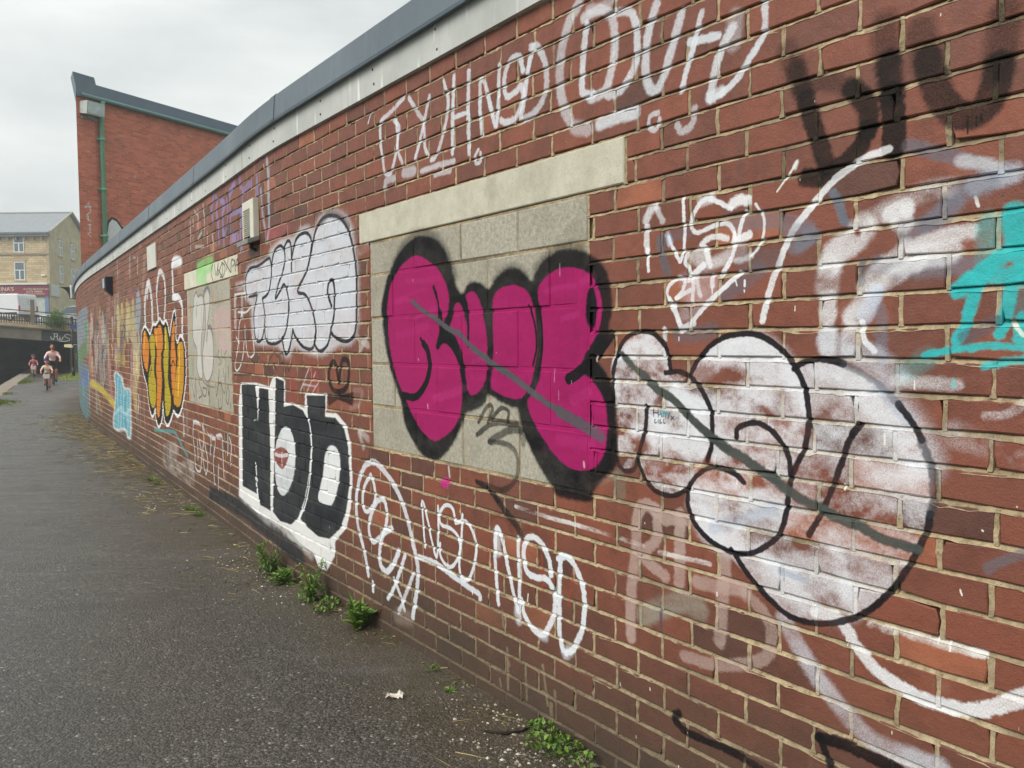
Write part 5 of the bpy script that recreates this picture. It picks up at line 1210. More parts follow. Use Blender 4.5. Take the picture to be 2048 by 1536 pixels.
    fm.set(color=c_, rough=.55).bump(fm.noise(vv, 60, 3), .12, .004)
    cm = Mat('dark_coping'); vv = cm.coord('Object'); vz = cm.coord('Object', (1, 1, .1))
    c_ = cm.ramp(cm.noise(vv, 1.4, 5), [(.3, srgb(.31, .355, .385)), (.7, srgb(.40, .445, .475))]); c_ = cm.mix(cm.fr(cm.noise(vz, 18, 4), .56, .75, 0, .4), c_, srgb(.46, .50, .53))
    cm.set(color=c_, rough=.48).bump(cm.noise(vv, 25, 3), .08, .01)
    def rail(name, s0, s1, prof, mat):
        n = max(2, int((s1-s0)/.2)+1); v = []; f = []; m_ = len(prof)
        for x in np.linspace(s0, s1, n): v += [(x, z, d) for d, z in prof]
        for i in range(n-1):
            for j in range(m_): jj = (j+1) % m_; f.append((i*m_+j, i*m_+jj, (i+1)*m_+jj, (i+1)*m_+j))
        f += [tuple(range(m_-1, -1, -1)), tuple((n-1)*m_+j for j in range(m_))]
        part(name, wall_mesh(name, v, f, None, mat))
    s = S_MIN; joints = [S_MIN, -1.1, .9, 3.27, 5.55, 8.0, 10.4, 12.8, 15.2, 17.6, 20.0, 22.4, S_MAX]
    for a, b in zip(joints[:-1], joints[1:]):
        y = r.uniform(-.002, .002)
        rail('fascia_board', a+.002, b-.002, [(.022+y, Z0-.004), (.022+y, Z0+.150), (-.02, Z0+.150), (-.02, Z0-.004)], fm.m)
    joints = [S_MIN, .2, 2.4, 4.7, 7.1, 9.5, 11.9, 14.3, 16.7, 19.1, 21.5, S_MAX]
    for a, b in zip(joints[:-1], joints[1:]):
        y = r.uniform(-.0015, .0015)
        rail('coping', a+.0015, b-.0015, [(.052+y, Z0+.140), (.058+y, Z0+.136), (.062+y, Z0+.150), (.052+y, Z0+.292), (.038, Z0+.304), (-.42, Z0+.312), (-.42, Z0+.15), (-.025, Z0+.151)], cm.m)
    for x in joints[1:-1]:
        rail('coping_lap', x-.035, x+.035, [(.055, Z0+.141), (.0605, Z0+.1375), (.0650, Z0+.150), (.0550, Z0+.2935), (.040, Z0+.3065), (-.2, Z0+.3135), (-.2, Z0+.305), (.036, Z0+.300), (.049, Z0+.290)], cm.m)
    v = []; f = []                                  # fixing screws of the fascia
    x = S_MIN+.2
    while x < 16:
        for zz in (Z0+.035, Z0+.115):
            o = len(v); cx = x+r.uniform(-.03, .03); cz = zz+r.uniform(-.006, .006); v.append((cx, cz, .0285)); v += [(cx+.0075*math.cos(q*math.pi/3), cz+.0075*math.sin(q*math.pi/3), .0235) for q in range(6)]
            f += [(o, o+1+q, o+1+(q+1) % 6) for q in range(6)]
        x += r.uniform(.5, .75)
    part('screws', wall_mesh('screws', v, f, None, plain('rusty_screw', (.25, .20, .17), .7)), kind='stuff')
    # core of the wall behind the face
    n = 60; v = []; f = []
    for x in np.linspace(S_MIN, S_MAX, n): v += [(x, -.3, -.028), (x, Z0+.149, -.028), (x, Z0+.149, -.40), (x, -.3, -.40)]
    for i in range(n-1):
        for j in range(4): jj = (j+1) % 4; f.append((i*4+j, i*4+jj, i*4+4+jj, i*4+4+j))
    f += [(0, 1, 2, 3), (n*4-1, n*4-2, n*4-3, n*4-4)]
    part('wall_core', wall_mesh('wall_core', v, f, None, plain('core_brick', (.45, .30, .25), .85)))
    return root
WALL = build_wall()
# ------------------------------------------------------------------ shared materials
M_WHITE = plain('white_paint', (.86, .87, .86), .45, .06, 5)
M_GREY = plain('grey_metal', (.55, .56, .55), .45, .1, 8)
M_BLACK = plain('black_metal', (.07, .07, .075), .4, .2, 8)
M_DARKGLASS = Mat('window_glass').set(color=srgb(.36, .42, .45), rough=.06, spec=.7).m
M_GREEN = plain('green_pipe_paint', (.46, .66, .54), .5, .08, 6)
M_SLATE = plain('slate', (.56, .58, .60), .65, .12, 3)
M_CONC = plain('grey_concrete', (.47, .46, .42), .85, .22, 1.6, 0, .3)
M_CONC_DARK = plain('dark_concrete', (.40, .44, .42), .9, .25, 1.5)
M_TIMBER = plain('weathered_timber', (.36, .33, .30), .8, .25, 9)
M_WPAINT = plain('white_spray', (.85, .86, .86), .6, .05, 9)
M_BPAINT = plain('black_spray', (.13, .14, .17), .6, .05, 9)
M_SOIL = plain('verge_soil', (.50, .45, .36), .9, .3, 2.5)
def ribbon(b, pts, w, tf, d=.004):
    """flat painted stroke on a plane; pts (a, z), tf(a, d, z) -> world"""
    P = [Vector(p) for p in pts]; n = len(P); L = []; R = []
    for i in range(n):
        t = (P[min(i+1, n-1)]-P[max(i-1, 0)]).normalized(); q = Vector((-t.y, t.x))*w/2
        L.append(P[i]+q); R.append(P[i]-q)
    v = [tf(p.x, d, p.y) for p in L+R]
    b.add(v, [(i, i+1, n+i+1, n+i) for i in range(n-1)])
def blob(b, pts, tf, d):
    b.add([tf(a, d, z) for a, z in pts], [tuple(range(len(pts)))])
# ------------------------------------------------------------------ wall fittings
def wall_frame(s):
    """local axes on the wall at s: a to the left/far, d outward, z up"""
    P = WP(s, 0); tx = float(np.interp(s, SS, _tx)); ty = float(np.interp(s, SS, _ty))
    return lambda a, d, z: (P[0]+tx*a-ty*d, P[1]+ty*a+tx*d, z)
def wall_vent():
    s0, s1, z0, z1 = 5.205, 5.50, 2.205, 2.50; f = wall_frame((s0+s1)/2); h = (s1-s0)/2
    root = empty('wall_vent', f(0, .03, z0), 0, 'cream louvred vent cover with grey hood lip fixed high on the graffiti wall', 'vent')
    P = Matrix.Translation(root.location).inverted()
    def fix(o): o.matrix_parent_inverse = P; return o
    cream = plain('vent_cream', (.80, .79, .73), .5, .08, 12); dark = plain('vent_dark', (.16, .16, .16), .8)
    b = MB(); b.box((-h, 0, z0+.02), (-h+.09, .042, z1), f); b.box((h-.02, 0, z0+.02), (h, .042, z1), f); b.box((-h+.09, 0, z1-.06), (h-.02, .042, z1), f)
    fix(b.build('frame', cream, root, bevel=.004))
    b = MB(); b.box((-h+.09, 0, z0+.03), (h-.02, .012, z1-.06), f); fix(b.build('back_plate', dark, root))
    n = 13
    for i in range(n):
        z = z0+.05+(z1-.065-z0-.05)*i/n; b = MB(); g = lambda a, d, zz: f(a, d, zz-.20*(d-.012))
        b.box((-h+.09, .014, z+.008), (h-.02, .041, z+.0125), g); fix(b.build('louvre', cream, root))
    b = MB(); g = lambda a, d, zz: f(a, d, zz-.35*d); b.box((-h-.004, .0, z0+.012), (h+.004, .085, z0+.045), g); fix(b.build('hood', plain('vent_hood', (.52, .51, .48), .6), root, bevel=.004))
    b = MB(); b.tube([f(-.05, .03, z0+.02), f(-.05, .03, z0-.035), f(-.05, .0, z0-.05)], .012); fix(b.build('outlet', dark, root, True))
wall_vent()
def plaque():
    f = wall_frame(9.65); b = MB(); b.box((-.29, .001, 2.365), (.29, .018, 2.638), f)
    b.build('wall_plaque', plain('plaque', (.78, .78, .74), .55, .08, 4), None, label='blank off-white rectangular plate screwed to the brick wall', cat='plate', bevel=.003)
plaque()
def wall_light():
    s = 13.4; f = wall_frame(s); root = empty('bulkhead_light', f(0, 0, 2.25), 0, 'dark bulkhead light with pale lens on the far stretch of brick wall', 'lamp'); P = Matrix.Translation(root.location).inverted()
    b = MB(); pr = [(0, 2.25), (.10, 2.34), (.10, 2.53), (0, 2.54)]
    v = [f(a, d, z) for a in (-.11, .11) for d, z in pr]; b.add(v, [(0, 1, 2, 3), (7, 6, 5, 4), (0, 4, 5, 1), (1, 5, 6, 2), (2, 6, 7, 3), (3, 7, 4, 0)])
    o = b.build('housing', plain('lamp_navy', (.13, .15, .21), .4), root, bevel=.008); o.matrix_parent_inverse = P
    b = MB(); b.box((-.08, .101, 2.36), (.08, .12, 2.51), f); o = b.build('lens', plain('lamp_lens', (.62, .66, .68), .25), root, bevel=.006); o.matrix_parent_inverse = P
wall_light()
def end_lamp():
    """black hooded floodlight on an upright at the far end of the wall"""
    x, y = -11.46, 22.0; root = empty('hooded_floodlight', (x, y, 1.9), 0, 'black hooded floodlight on a bracket at the far end of the graffiti wall', 'lamp')
    b = MB(); b.tube([(.04, .2, 0), (.05, .2, .9)], .035); b.build('upright', M_BLACK, root, True)
    b = MB(); n = 7
    prof = [(-.30, 1.13)]+[(-.30+.30*math.sin(math.pi/2*i/n), 1.13-.30*(1-math.cos(math.pi/2*i/n))) for i in range(1, n+1)]+[(.0, 1.13)]
    v = [(a, yy, z) for yy in (-.12, .22) for a, z in prof]; m_ = len(prof)
    b.add(v, [tuple(range(m_)), tuple(range(2*m_-1, m_-1, -1))]+[(i, m_+i, m_+(i+1) % m_, (i+1) % m_) for i in range(m_)]); b.build('hood', M_BLACK, root)
    b = MB(); b.box((.0, -.10, .84), (.05, .20, 1.18)); b.build('lens_panel', M_WHITE, root, bevel=.005)
end_lamp()
# ------------------------------------------------------------------ brick warehouse behind the end of the wall
def warehouse():
    C = Vector((-13.24, 26.0, 0)); e = Vector((.4819, .8762, 0)); n = Vector((.8762, -.4819, 0))
    gk = Vector((-.41, .912, 0)); f = lambda a, d, z: tuple(C+e*a+(n*d if d >= 0 else gk*(-d))+Vector((0, 0, z)))
    root = empty('brick_warehouse', f(0, 0, 0), 0, 'tall orange-red brick warehouse with dark parapet and green drainpipe behind the wall', 'building', kind='thing'); P = Matrix.Translation(root.location).inverted()
    def add(b, name, mat, par=root, **k):
        o = b.build(name, mat, par, **k); o.matrix_parent_inverse = P if par is root else Matrix.Identity(4); return o
    m = Mat('warehouse_brick'); uv = m.uv('uv')
    br = m.n('ShaderNodeTexBrick', {'Vector': uv, 'Color1': srgb(.86, .48, .37), 'Color2': srgb(.74, .39, .30), 'Mortar': srgb(.70, .55, .48), 'Scale': 1., 'Mortar Size': .007, 'Brick Width': .235, 'Row Height': .082, 'Bias': 0.})
    c = m.mix(.7, br.outputs[0], m.ramp(m.noise(uv, 1.4, 6, .65), [(.3, (.72, .68, .66)), (.55, (1, 1, 1)), (.75, (1.22, 1.12, 1.05))]), 'MULTIPLY')
    vn = m.n('ShaderNodeMapping', {'Vector': uv, 'Scale': (4.3, 12.2, 1)}); wh = m.noise(vn.outputs[0], 1.0, 2); c = m.mix(m.fr(wh, .64, .74, 0, .75), c, srgb(.78, .66, .60)); c = m.mix(m.fr(m.noise(uv, .7, 4), .56, .7, 0, .4), c, srgb(.42, .27, .24))
    m.set(color=c, rough=.8).bump(br.outputs[1], -.4, .008)
    qm = plain('corner_brick', (.47, .26, .24), .85, .2, 7)
    ZT = 9.12
    b = MB(); b.box((.62, -7, -.3), (14, 0, ZT), f); add(b, 'wall', m.m)
    b = MB(); r = random.Random(8); k = 0; z = -.2
    b.box((0, -6.9, -.3), (.62, .035, ZT), f); add(b, 'corner_pier', m.m, label='darker brick corner pier with white tag')
    pm = plain('parapet_metal', (.38, .45, .51), .5, .08, 2)
    b = MB(); b.box((-.05, -7, ZT), (14, .12, ZT+.47), f); add(b, 'parapet', pm, bevel=.01)
    b = MB(); pr = [(-.16, ZT+.66), (.55, ZT+.66), (.60, ZT+.471), (.60, ZT+.02), (-.02, ZT-.02)]
    v = [f(a, d, z) for d in (-.6, .16) for a, z in pr]; b.add(v, [(4, 3, 2, 1, 0), (5, 6, 7, 8, 9)]+[(i, (i+1) % 5, 5+(i+1) % 5, 5+i) for i in range(5)]); add(b, 'parapet_corner', pm)
    b = MB(); b.tube([f(.1, .20, ZT+.04), f(14, .20, ZT+.04)], .06); add(b, 'gutter', plain('gutter_paint', (.40, .52, .52), .5, .08), smooth=True)
    b = MB(); b.tube([f(.80, .20, ZT+.02), f(.80, .10, ZT-.15), f(.80, .09, -.1)], .075, 10); pipe = add(b, 'drainpipe', M_GREEN, smooth=True)
    for z in (7.9, 6.35, 4.9, 3.4):
        b = MB(); b.tube([f(.80, .09, z), f(.80, .09, z+.09)], .10, 10); b.box((.65, 0, z+.02), (.95, .06, z+.07), f); b.build('pipe_collar', M_GREEN, pipe, True)
    # painted throw-up and vertical tag
    b = MB(); blob(b, [(.93+.0, 4.3), (.90, 5.05), (.97, 5.45), (1.12, 5.60), (1.30, 5.55), (1.46, 5.36), (1.56, 5.26), (1.70, 5.34), (1.90, 5.38), (2.1, 5.1), (2.2, 4.3)], f, .004); add(b, 'paint_outline', M_BPAINT)
    b = MB(); blob(b, [(.98, 4.3), (.95, 5.03), (1.01, 5.38), (1.13, 5.52), (1.28, 5.47), (1.42, 5.30), (1.50, 5.16), (1.52, 4.3)], f, .008); blob(b, [(1.54, 4.3), (1.58, 5.14), (1.70, 5.26), (1.88, 5.30), (2.05, 5.04), (2.12, 4.3)], f, .008); add(b, 'paint_fill', M_WPAINT)
    b = MB(); g = lambda a, d, z: f(a, d+.036, z); T = lambda *p: ribbon(b, [(.16+x*.40, 4.55+y*1.4) for x, y in p], .028, g)
    T((.1, .86), (.35, 1.0), (.55, .80)); T((.02, .88), (.62, .90)); T((.5, .78), (.2, .72), (.2, .62), (.5, .60)); T((.32, .70), (.30, .58)); T((.55, .5), (.25, .5)); T((.4, .52), (.42, .36)); T((.5, .34), (.2, .30), (.5, .24)); T((.40, .10), (.44, .07))
    add(b, 'paint_tag', M_WPAINT)
    # floodlight box
    fl = empty('flood_lamp', f(.4, .2, 8.5), 0, 'boxy pale floodlight mounted high on the warehouse corner', 'lamp'); P2 = Matrix.Translation(fl.location).inverted()
    b = MB(); pr = [(.04, 8.62), (.40, 8.55), (.44, 8.95), (.06, 8.98)]
    v = [f(a, d, z) for a in (.10, .70) for d, z in pr]; b.add(v, [(0, 1, 2, 3), (7, 6, 5, 4), (0, 4, 5, 1), (2, 6, 7, 3), (3, 7, 4, 0), (1, 5, 6, 2)]); o = b.build('housing', plain('lamp_box', (.66, .68, .66), .5), fl, bevel=.01); o.matrix_parent_inverse = P2
    b = MB(); b.add([f(.13, .412, 8.60), f(.67, .412, 8.60), f(.67, .448, 8.92), f(.13, .448, 8.92)], [(0, 1, 2, 3)]); o = b.build('lens', plain('flood_glass', (.72, .77, .77), .2), fl); o.matrix_parent_inverse = P2
    b = MB(); b.box((.14, .04, 8.48), (.66, .12, 8.53), f); b.box((.3, .04, 8.5), (.5, .2, 8.62), f); o = b.build('bracket', M_GREY, fl); o.matrix_parent_inverse = P2
warehouse()
# ------------------------------------------------------------------ bridge, road, embankment
BP = Vector((-27.2, 44.5, 0)); BE = Vector((.8836, .4683, 0)); BN = Vector((.4683, -.8836, 0))       # face line, rightwards; normal towards the towpath
def BF(a, d, z): return tuple(BP+BE*a+BN*d+Vector((0, 0, z)))
def tilt(a): return -.09*a
def BT(a, d, z): return BF(a, d, z+tilt(min(a, 9)))
def road_z(X): return 2.8-.075*(max(X, -60)+29)
def bridge():
    root = empty('canal_bridge', BF(0, 0, 0), 0, 'low concrete canal bridge with white tag over the dark towpath opening', 'bridge', kind='thing'); P = Matrix.Translation(root.location).inverted()
    def add(b, name, mat, par=root, **k):
        o = b.build(name, mat, par, **k); o.matrix_parent_inverse = P; return o
    b = MB(); b.box((-16, -12, 1.99), (2.06, 0, 2.58), BT); add(b, 'beam', M_CONC, bevel=.02)
    dk = plain('painted_beam', (.23, .27, .27), .8, .2, 2)
    b = MB(); b.box((2.065, -12, 1.99), (9, .006, 2.58), BT); add(b, 'painted_beam', dk, label='dark painted end of the beam carrying the white tag')
    b = MB(); b.box((-16, -.55, 2.581), (9, .10, 2.66), BT); add(b, 'string_course', plain('ledge_stone', (.43, .40, .33), .85, .25, 2))
    b = MB(); b.box((3.38, -14, -.2), (9, -.05, 1.988), BT); ab = add(b, 'abutment', plain('abutment_stone', (.26, .28, .25), .9, .35, 2.2))
    b = MB(); b.box((-22, -30, -1.3), (-12.5, -1, 1.988), BT); add(b, 'far_abutment', M_CONC_DARK)
    b = MB(); b.box((-22, -40, -1.3), (12, -32, 2.3), BT); b.box((-22, -32, 1.99), (12, -12.01, 2.5), BT); b.box((3.6, -32, -1.3), (12, -14.01, 1.989), BT); add(b, 'tunnel_lining', M_CONC_DARK)
    # JAWS tag
    b = MB(); Wd, Hh = 1.0, .46; f = lambda a, d, z: BT(a, d+.006, z)
    T = lambda *p: ribbon(b, [(2.46+x*Wd, 2.02+y*Hh) for x, y in p], .034, f, .005)
    T((.02, .50), (.04, .25), (.10, .14), (.16, .22), (.19, .50), (.20, .85), (.14, .86)); T((.20, .85), (.34, .90), (.36, .62), (.24, .50)); T((.34, .88), (.33, .5), (.34, .2), (.40, .12), (.45, .3), (.46, .6), (.47, .3), (.53, .14), (.58, .30), (.62, .6))
    T((.98, .80), (.85, .92), (.70, .80), (.68, .62), (.80, .50), (.92, .40), (.93, .22), (.80, .10), (.60, .02), (.42, .04))
    add(b, 'paint_tag', M_WPAINT)
    b = MB(); T = lambda *p: ribbon(b, [(3.46+x*.7, .85+y*.6) for x, y in p], .03, BT, -.045)
    T((.1, .9), (.35, .92), (.30, .7), (.15, .68)); T((.3, .7), (.3, .4)); T((.62, .8), (.6, .4), (.8, .42), (.82, .55), (.66, .62), (.8, .68), (.76, .8), (.62, .8)); T((.45, 1.15), (.55, 1.3), (.6, 1.1)); add(b, 'paint_scrawl', M_GREY)
    # banked verge above the beam
    b = MB(); v = []
    for a in np.linspace(-16, 9, 26): v += [BT(a, .02, 2.66), BT(a, -.30, 2.82+.03*math.sin(a*3)), BT(a, -1.1, 2.88), BT(a, -1.2, 2.4)]
    b.add(v, [(4*i+j, 4*i+j+1, 4*i+5+j, 4*i+4+j) for i in range(25) for j in range(3)]); add(b, 'verge', M_SOIL)
    return root
bridge()
def road():
    b = MB(); v = []
    xs = np.linspace(-90, 10, 21)
    X0 = lambda a, d: BF(a, d, 0)
    for a in np.linspace(-60, 9, 24):
        p = X0(a, -1.15); q = X0(a, -90); v += [(p[0], p[1], 2.86+tilt(min(a, 9))), (q[0], q[1], 2.95+tilt(min(a, 9)))]
    b.add(v, [(2*i, 2*i+2, 2*i+3, 2*i+1) for i in range(23)]); b.build('road', plain('road_asphalt', (.33, .33, .33), .85, .15, 2), kind='structure')
    b = MB(); b.box((9.02, -95, -1.3), (60, -.5, 1.9), BF); b.box((-60, -95, -1.3), (-22.02, -1.3, 2.8), BF); b.box((-22, -95, -1.3), (9, -40.02, 2.0), BF); b.build('embankment', plain('embankment', (.32, .34, .22), .95, .3, .8), kind='structure')
road()
def bridge_fence():
    root = empty('timber_fence', BF(0, -.5, 2.85), 0, 'weathered timber picket fence with rails along the bridge verge', 'fence', kind='thing'); P = Matrix.Translation(root.location).inverted()
    def add(b, name): o = b.build(name, M_TIMBER, root); o.matrix_parent_inverse = P
    r = random.Random(5)
    a = -4.
    while a < 6.0:
        if not 1.5 < a < 1.78:
            b = MB(); z = 2.84; b.box((a, -.52, z), (a+.06, -.495, z+.50+r.uniform(-.03, .03)), BT); add(b, 'picket')
        a += .115+r.uniform(-.01, .01)
    for z in (2.95, 3.27): b = MB(); b.box((-4, -.57, z), (6, -.522, z+.07), BT); add(b, 'rail')
    b = MB(); b.box((-4, -.57, 3.52), (6, -.50, 3.57), BT); add(b, 'top_rail')
    for a in (-3.2, -1.0, 3.9, 5.6): b = MB(); b.box((a, -.66, 2.8), (a+.09, -.572, 3.58), BT); add(b, 'post')
    b = MB(); b.box((1.55, -.62, 2.80), (1.75, -.40, 4.18), BT); b.build('gate_pillar', plain('pillar_conc', (.50, .46, .41), .85, .2, 3), None, label='square brown concrete pillar standing in the bridge fence', cat='pillar', kind='thing', bevel=.015)
bridge_fence()
# ------------------------------------------------------------------ stone corner building with shop sign
def stone_building():
    S = Vector((-40.96, 75, 0)); es = Vector((-.1483, .9889, 0)); root = empty('stone_building', tuple(S)+() if False else (S.x, S.y, 3.3), 0, 'three storey sandstone corner building with slate roof and maroon shop sign', 'building', kind='thing'); P = Matrix.Translation(root.location).inverted()
    F = lambda a, d, z: (S.x+a, S.y-d, z)                    # front, a<=0, d towards camera
    ns = Vector((.9889, .1483, 0))
    G = lambda a, d, z: tuple(S+es*a+ns*d+Vector((0, 0, z)))  # gable side, a>=0
    def add(b, name, mat, par=root, **k): o = b.build(name, mat, par, **k); o.matrix_parent_inverse = P if par is root else Matrix.Identity(4); return o
    m = Mat('sandstone'); uv = m.uv('uv'); br = m.n('ShaderNodeTexBrick', {'Vector': uv, 'Color1': srgb(.84, .76, .60), 'Color2': srgb(.74, .65, .50), 'Mortar': srgb(.60, .55, .45), 'Mortar Size': .012, 'Brick Width': .52, 'Row Height': .19, 'Scale': 1.})
    c = m.mix(.8, br.outputs[0], m.ramp(m.noise(uv, .9, 6, .6), [(.3, (.70, .70, .70)), (.6, (1, 1, 1)), (.8, (1.12, 1.08, 1.0))]), 'MULTIPLY'); m.set(color=c, rough=.85)
    b = MB(); z0, ze, zr = 3.0, 11.55, 13.96
    b.add([F(-16, 0, z0), F(0, 0, z0), F(0, 0, ze), F(-16, 0, ze)], [(0, 1, 2, 3)], [[(-16, z0), (0, z0), (0, ze), (-16, ze)]]); add(b, 'front_wall', m.m)
    m2 = Mat('gable_stone'); uv = m2.uv('uv'); c = m2.ramp(m2.noise(uv, 1.1, 6, .65), [(.28, srgb(.62, .58, .46)), (.7, srgb(.80, .75, .60))]); c = m2.mix(m2.fr(m2.noise(uv, .35, 3), .5, .62, 0, .4), c, srgb(.66, .65, .56)); m2.set(color=c, rough=.9)
    pts = [(0, z0), (10.3, z0), (10.3, ze), (5.15, zr), (0, ze)]
    b = MB(); b.add([G(a, 0, z) for a, z in pts], [(0, 1, 2, 3, 4)], [pts]); add(b, 'gable_wall', m2.m)
    b = MB(); bk = [G(10.3, 0, 0), G(5.15, 0, 0)]; L = -16
    b.add([(S.x+.25, S.y-.35, ze-.02), (S.x+L, S.y-.35, ze-.02), (bk[1][0]+L, bk[1][1], zr+.10), (bk[1][0]+.25, bk[1][1], zr+.10), (bk[0][0]+L, bk[0][1]+.3, ze), (bk[0][0]+.25, bk[0][1]+.3, ze)], [(0, 3, 2, 1), (3, 5, 4, 2)]); roof = add(b, 'roof', M_SLATE)
    b = MB(); b.tube([(bk[1][0]+L, bk[1][1], zr+.13), (bk[1][0]+.25, bk[1][1], zr+.13)], .09, 6); add(b, 'ridge_tiles', M_GREY, roof)
    b = MB(); b.tube([(S.x+.28, S.y-.30, ze+.06), (bk[1][0]+.28, bk[1][1], zr+.16), (bk[0][0]+.28, bk[0][1]+.3, ze+.06)], .10, 6); add(b, 'verge_coping', plain('verge_stone', (.70, .69, .63), .8), roof)
    b = MB(); b.box((-16, 0, ze-.35), (.15, .35, ze-.12), F); b.box((-16, .12, ze-.12), (.15, .45, ze+.02), F); add(b, 'gutter', plain('eaves', (.44, .47, .48), .7))
    for a in np.arange(-15.6, 0, .75): b = MB(); b.box((a, 0, ze-.62), (a+.14, .26, ze-.352), F); add(b, 'corbel', plain('corbel', (.58, .54, .44), .8) if a < -15.5 else bpy.data.materials['corbel'])
    b = MB(); b.box((-16, 0, 9.62), (.06, .10, 9.78), F); add(b, 'string_course', bpy.data.materials['corbel'])
    b = MB(); b.box((-.22, .0, z0), (.03, .05, ze-.63), F); add(b, 'quoin', plain('quoin', (.68, .62, .50), .85))
    def window(T, a0, a1, za, zb, deep=.06, sash='front'):
        b = MB(); b.box((a0, -.10, za), (a1, .0012, zb), T); w_ = add(b, 'window', M_BLACK)
        b = MB(); b.box((a0-.10, 0, za-.12), (a1+.10, .09, za), T); add(b, 'sill', bpy.data.materials['quoin'], w_)
        b = MB(); b.box((a0-.12, 0, zb), (a1+.12, .05, zb+.20), T); add(b, 'lintel', bpy.data.materials['quoin'], w_)
        fr = .07; mid = (a0+a1)/2; zm = za+(zb-za)*.55
        b = MB()
        for q in ((a0, za, a0+fr, zb), (a1-fr, za, a1, zb), (a0+fr, za, a1-fr, za+fr), (a0+fr, zb-fr, a1-fr, zb), (a0+fr, zm-.04, a1-fr, zm+.04), (mid-.05, za+fr, mid+.05, zm-.04)): b.box((q[0], .001, q[1]), (q[2], .05, q[3]), T)
        add(b, 'frame', M_WHITE, w_)
        for q in ((a0+fr, za+fr, mid-.05, zm-.04), (mid+.05, za+fr, a1-fr, zm-.04), (a0+fr, zm+.04, a1-fr, zb-fr)): b = MB(); b.box((q[0], .001, q[1]), (q[2], .022, q[3]), T); add(b, 'pane', M_DARKGLASS, w_)
    for a in (-3.1, -6.3, -9.5, -12.7): window(F, a, a+.92, 9.84, 11.33) ; window(F, a, a+.92, 7.39, 8.99)
    for (a, za, zb) in ((2.25, 9.75, 11.16), (5.3, 9.73, 11.16), (2.25, 7.32, 8.86), (5.2, 7.33, 8.85), (6.4, 4.3, 5.4)): window(G, a, a+.78, za, zb)
    # shop front
    mar = plain('sign_maroon', (.50, .16, .24), .5, .06, 2); b = MB(); b.box((-8, .02, 5.98), (-.10, .22, 6.95), F); sg = add(b, 'shop_sign', mar, label='maroon fascia sign with cream lettering')
    b = MB(); b.box((-8, .02, 6.96), (-.10, .34, 7.10), F); add(b, 'sign_cornice', M_WHITE, sg)
    b = MB(); b.box((.02, 0.01, 5.98), (1.9, .10, 7.02), G); add(b, 'side_board', plain('side_board', (.74, .76, .75), .6, .05), label='blank pale grey board on the gable end')
    cr_ = plain('sign_cream', (.90, .82, .72), .5, .04)
    def text(s, a, z, size, align='LEFT'):
        cu = bpy.data.curves.new('lettering', 'FONT'); cu.body = s; cu.size = size; cu.align_x = align; cu.extrude = .01; o = bpy.data.objects.new('lettering', cu)
        dg = bpy.context.evaluated_depsgraph_get(); COL.objects.link(o); dg.update(); me = bpy.data.meshes.new_from_object(o.evaluated_get(dg)); COL.objects.unlink(o); bpy.data.objects.remove(o)
        me.materials.append(cr_); q = bpy.data.objects.new('lettering', me); COL.objects.link(q); q.parent = sg; q.location = F(a, .235, z); q.rotation_euler = (math.pi/2, 0, 0); return q
    text("INA'S", -4.28, 6.42, .50); text("CAFE", -4.30, 6.16, .20)
    text("BUTTON BREAKFAST DELI", -2.25, 6.50, .19); text("01274 590890", -2.02, 6.26, .25)
    b = MB(); b.box((-3.75, .222, 6.19), (-2.75, .232, 6.225), F); b.box((-2.2, .222, 6.12), (-.4, .232, 6.16), F); add(b, 'sign_rule', cr_, sg)
    b = MB(); b.box((-1.75, .0, 3.2), (-1.35, .16, 5.975), F); b.box((-.45, 0, 3.2), (-.10, .14, 5.975), F); add(b, 'pilaster', plain('pilaster_blue', (.42, .50, .62), .5))
    b = MB(); b.box((-1.33, .01, 3.2), (-.47, .06, 5.8), F); add(b, 'shop_door', plain('shop_door', (.72, .75, .72), .35))
    b = MB(); b.box((-7.9, .01, 4.0), (-1.77, .05, 5.9), F); add(b, 'shop_window', M_DARKGLASS)
    b = MB(); b.box((-.72, .0, 7.72), (-.36, .14, 7.86), F); add(b, 'alarm_box', M_WHITE, bevel=.02)
    # body
    b = MB(); b.add([F(-16, 0, z0), F(-16, 0, ze), (bk[1][0]-16, bk[1][1], zr), (bk[0][0]-16, bk[0][1], ze), (bk[0][0]-16, bk[0][1], z0), G(10.3, 0, z0), G(10.3, 0, ze)], [(0, 4, 3, 2, 1), (4, 5, 6, 3)]); add(b, 'rear_wall', m2.m)
stone_building()
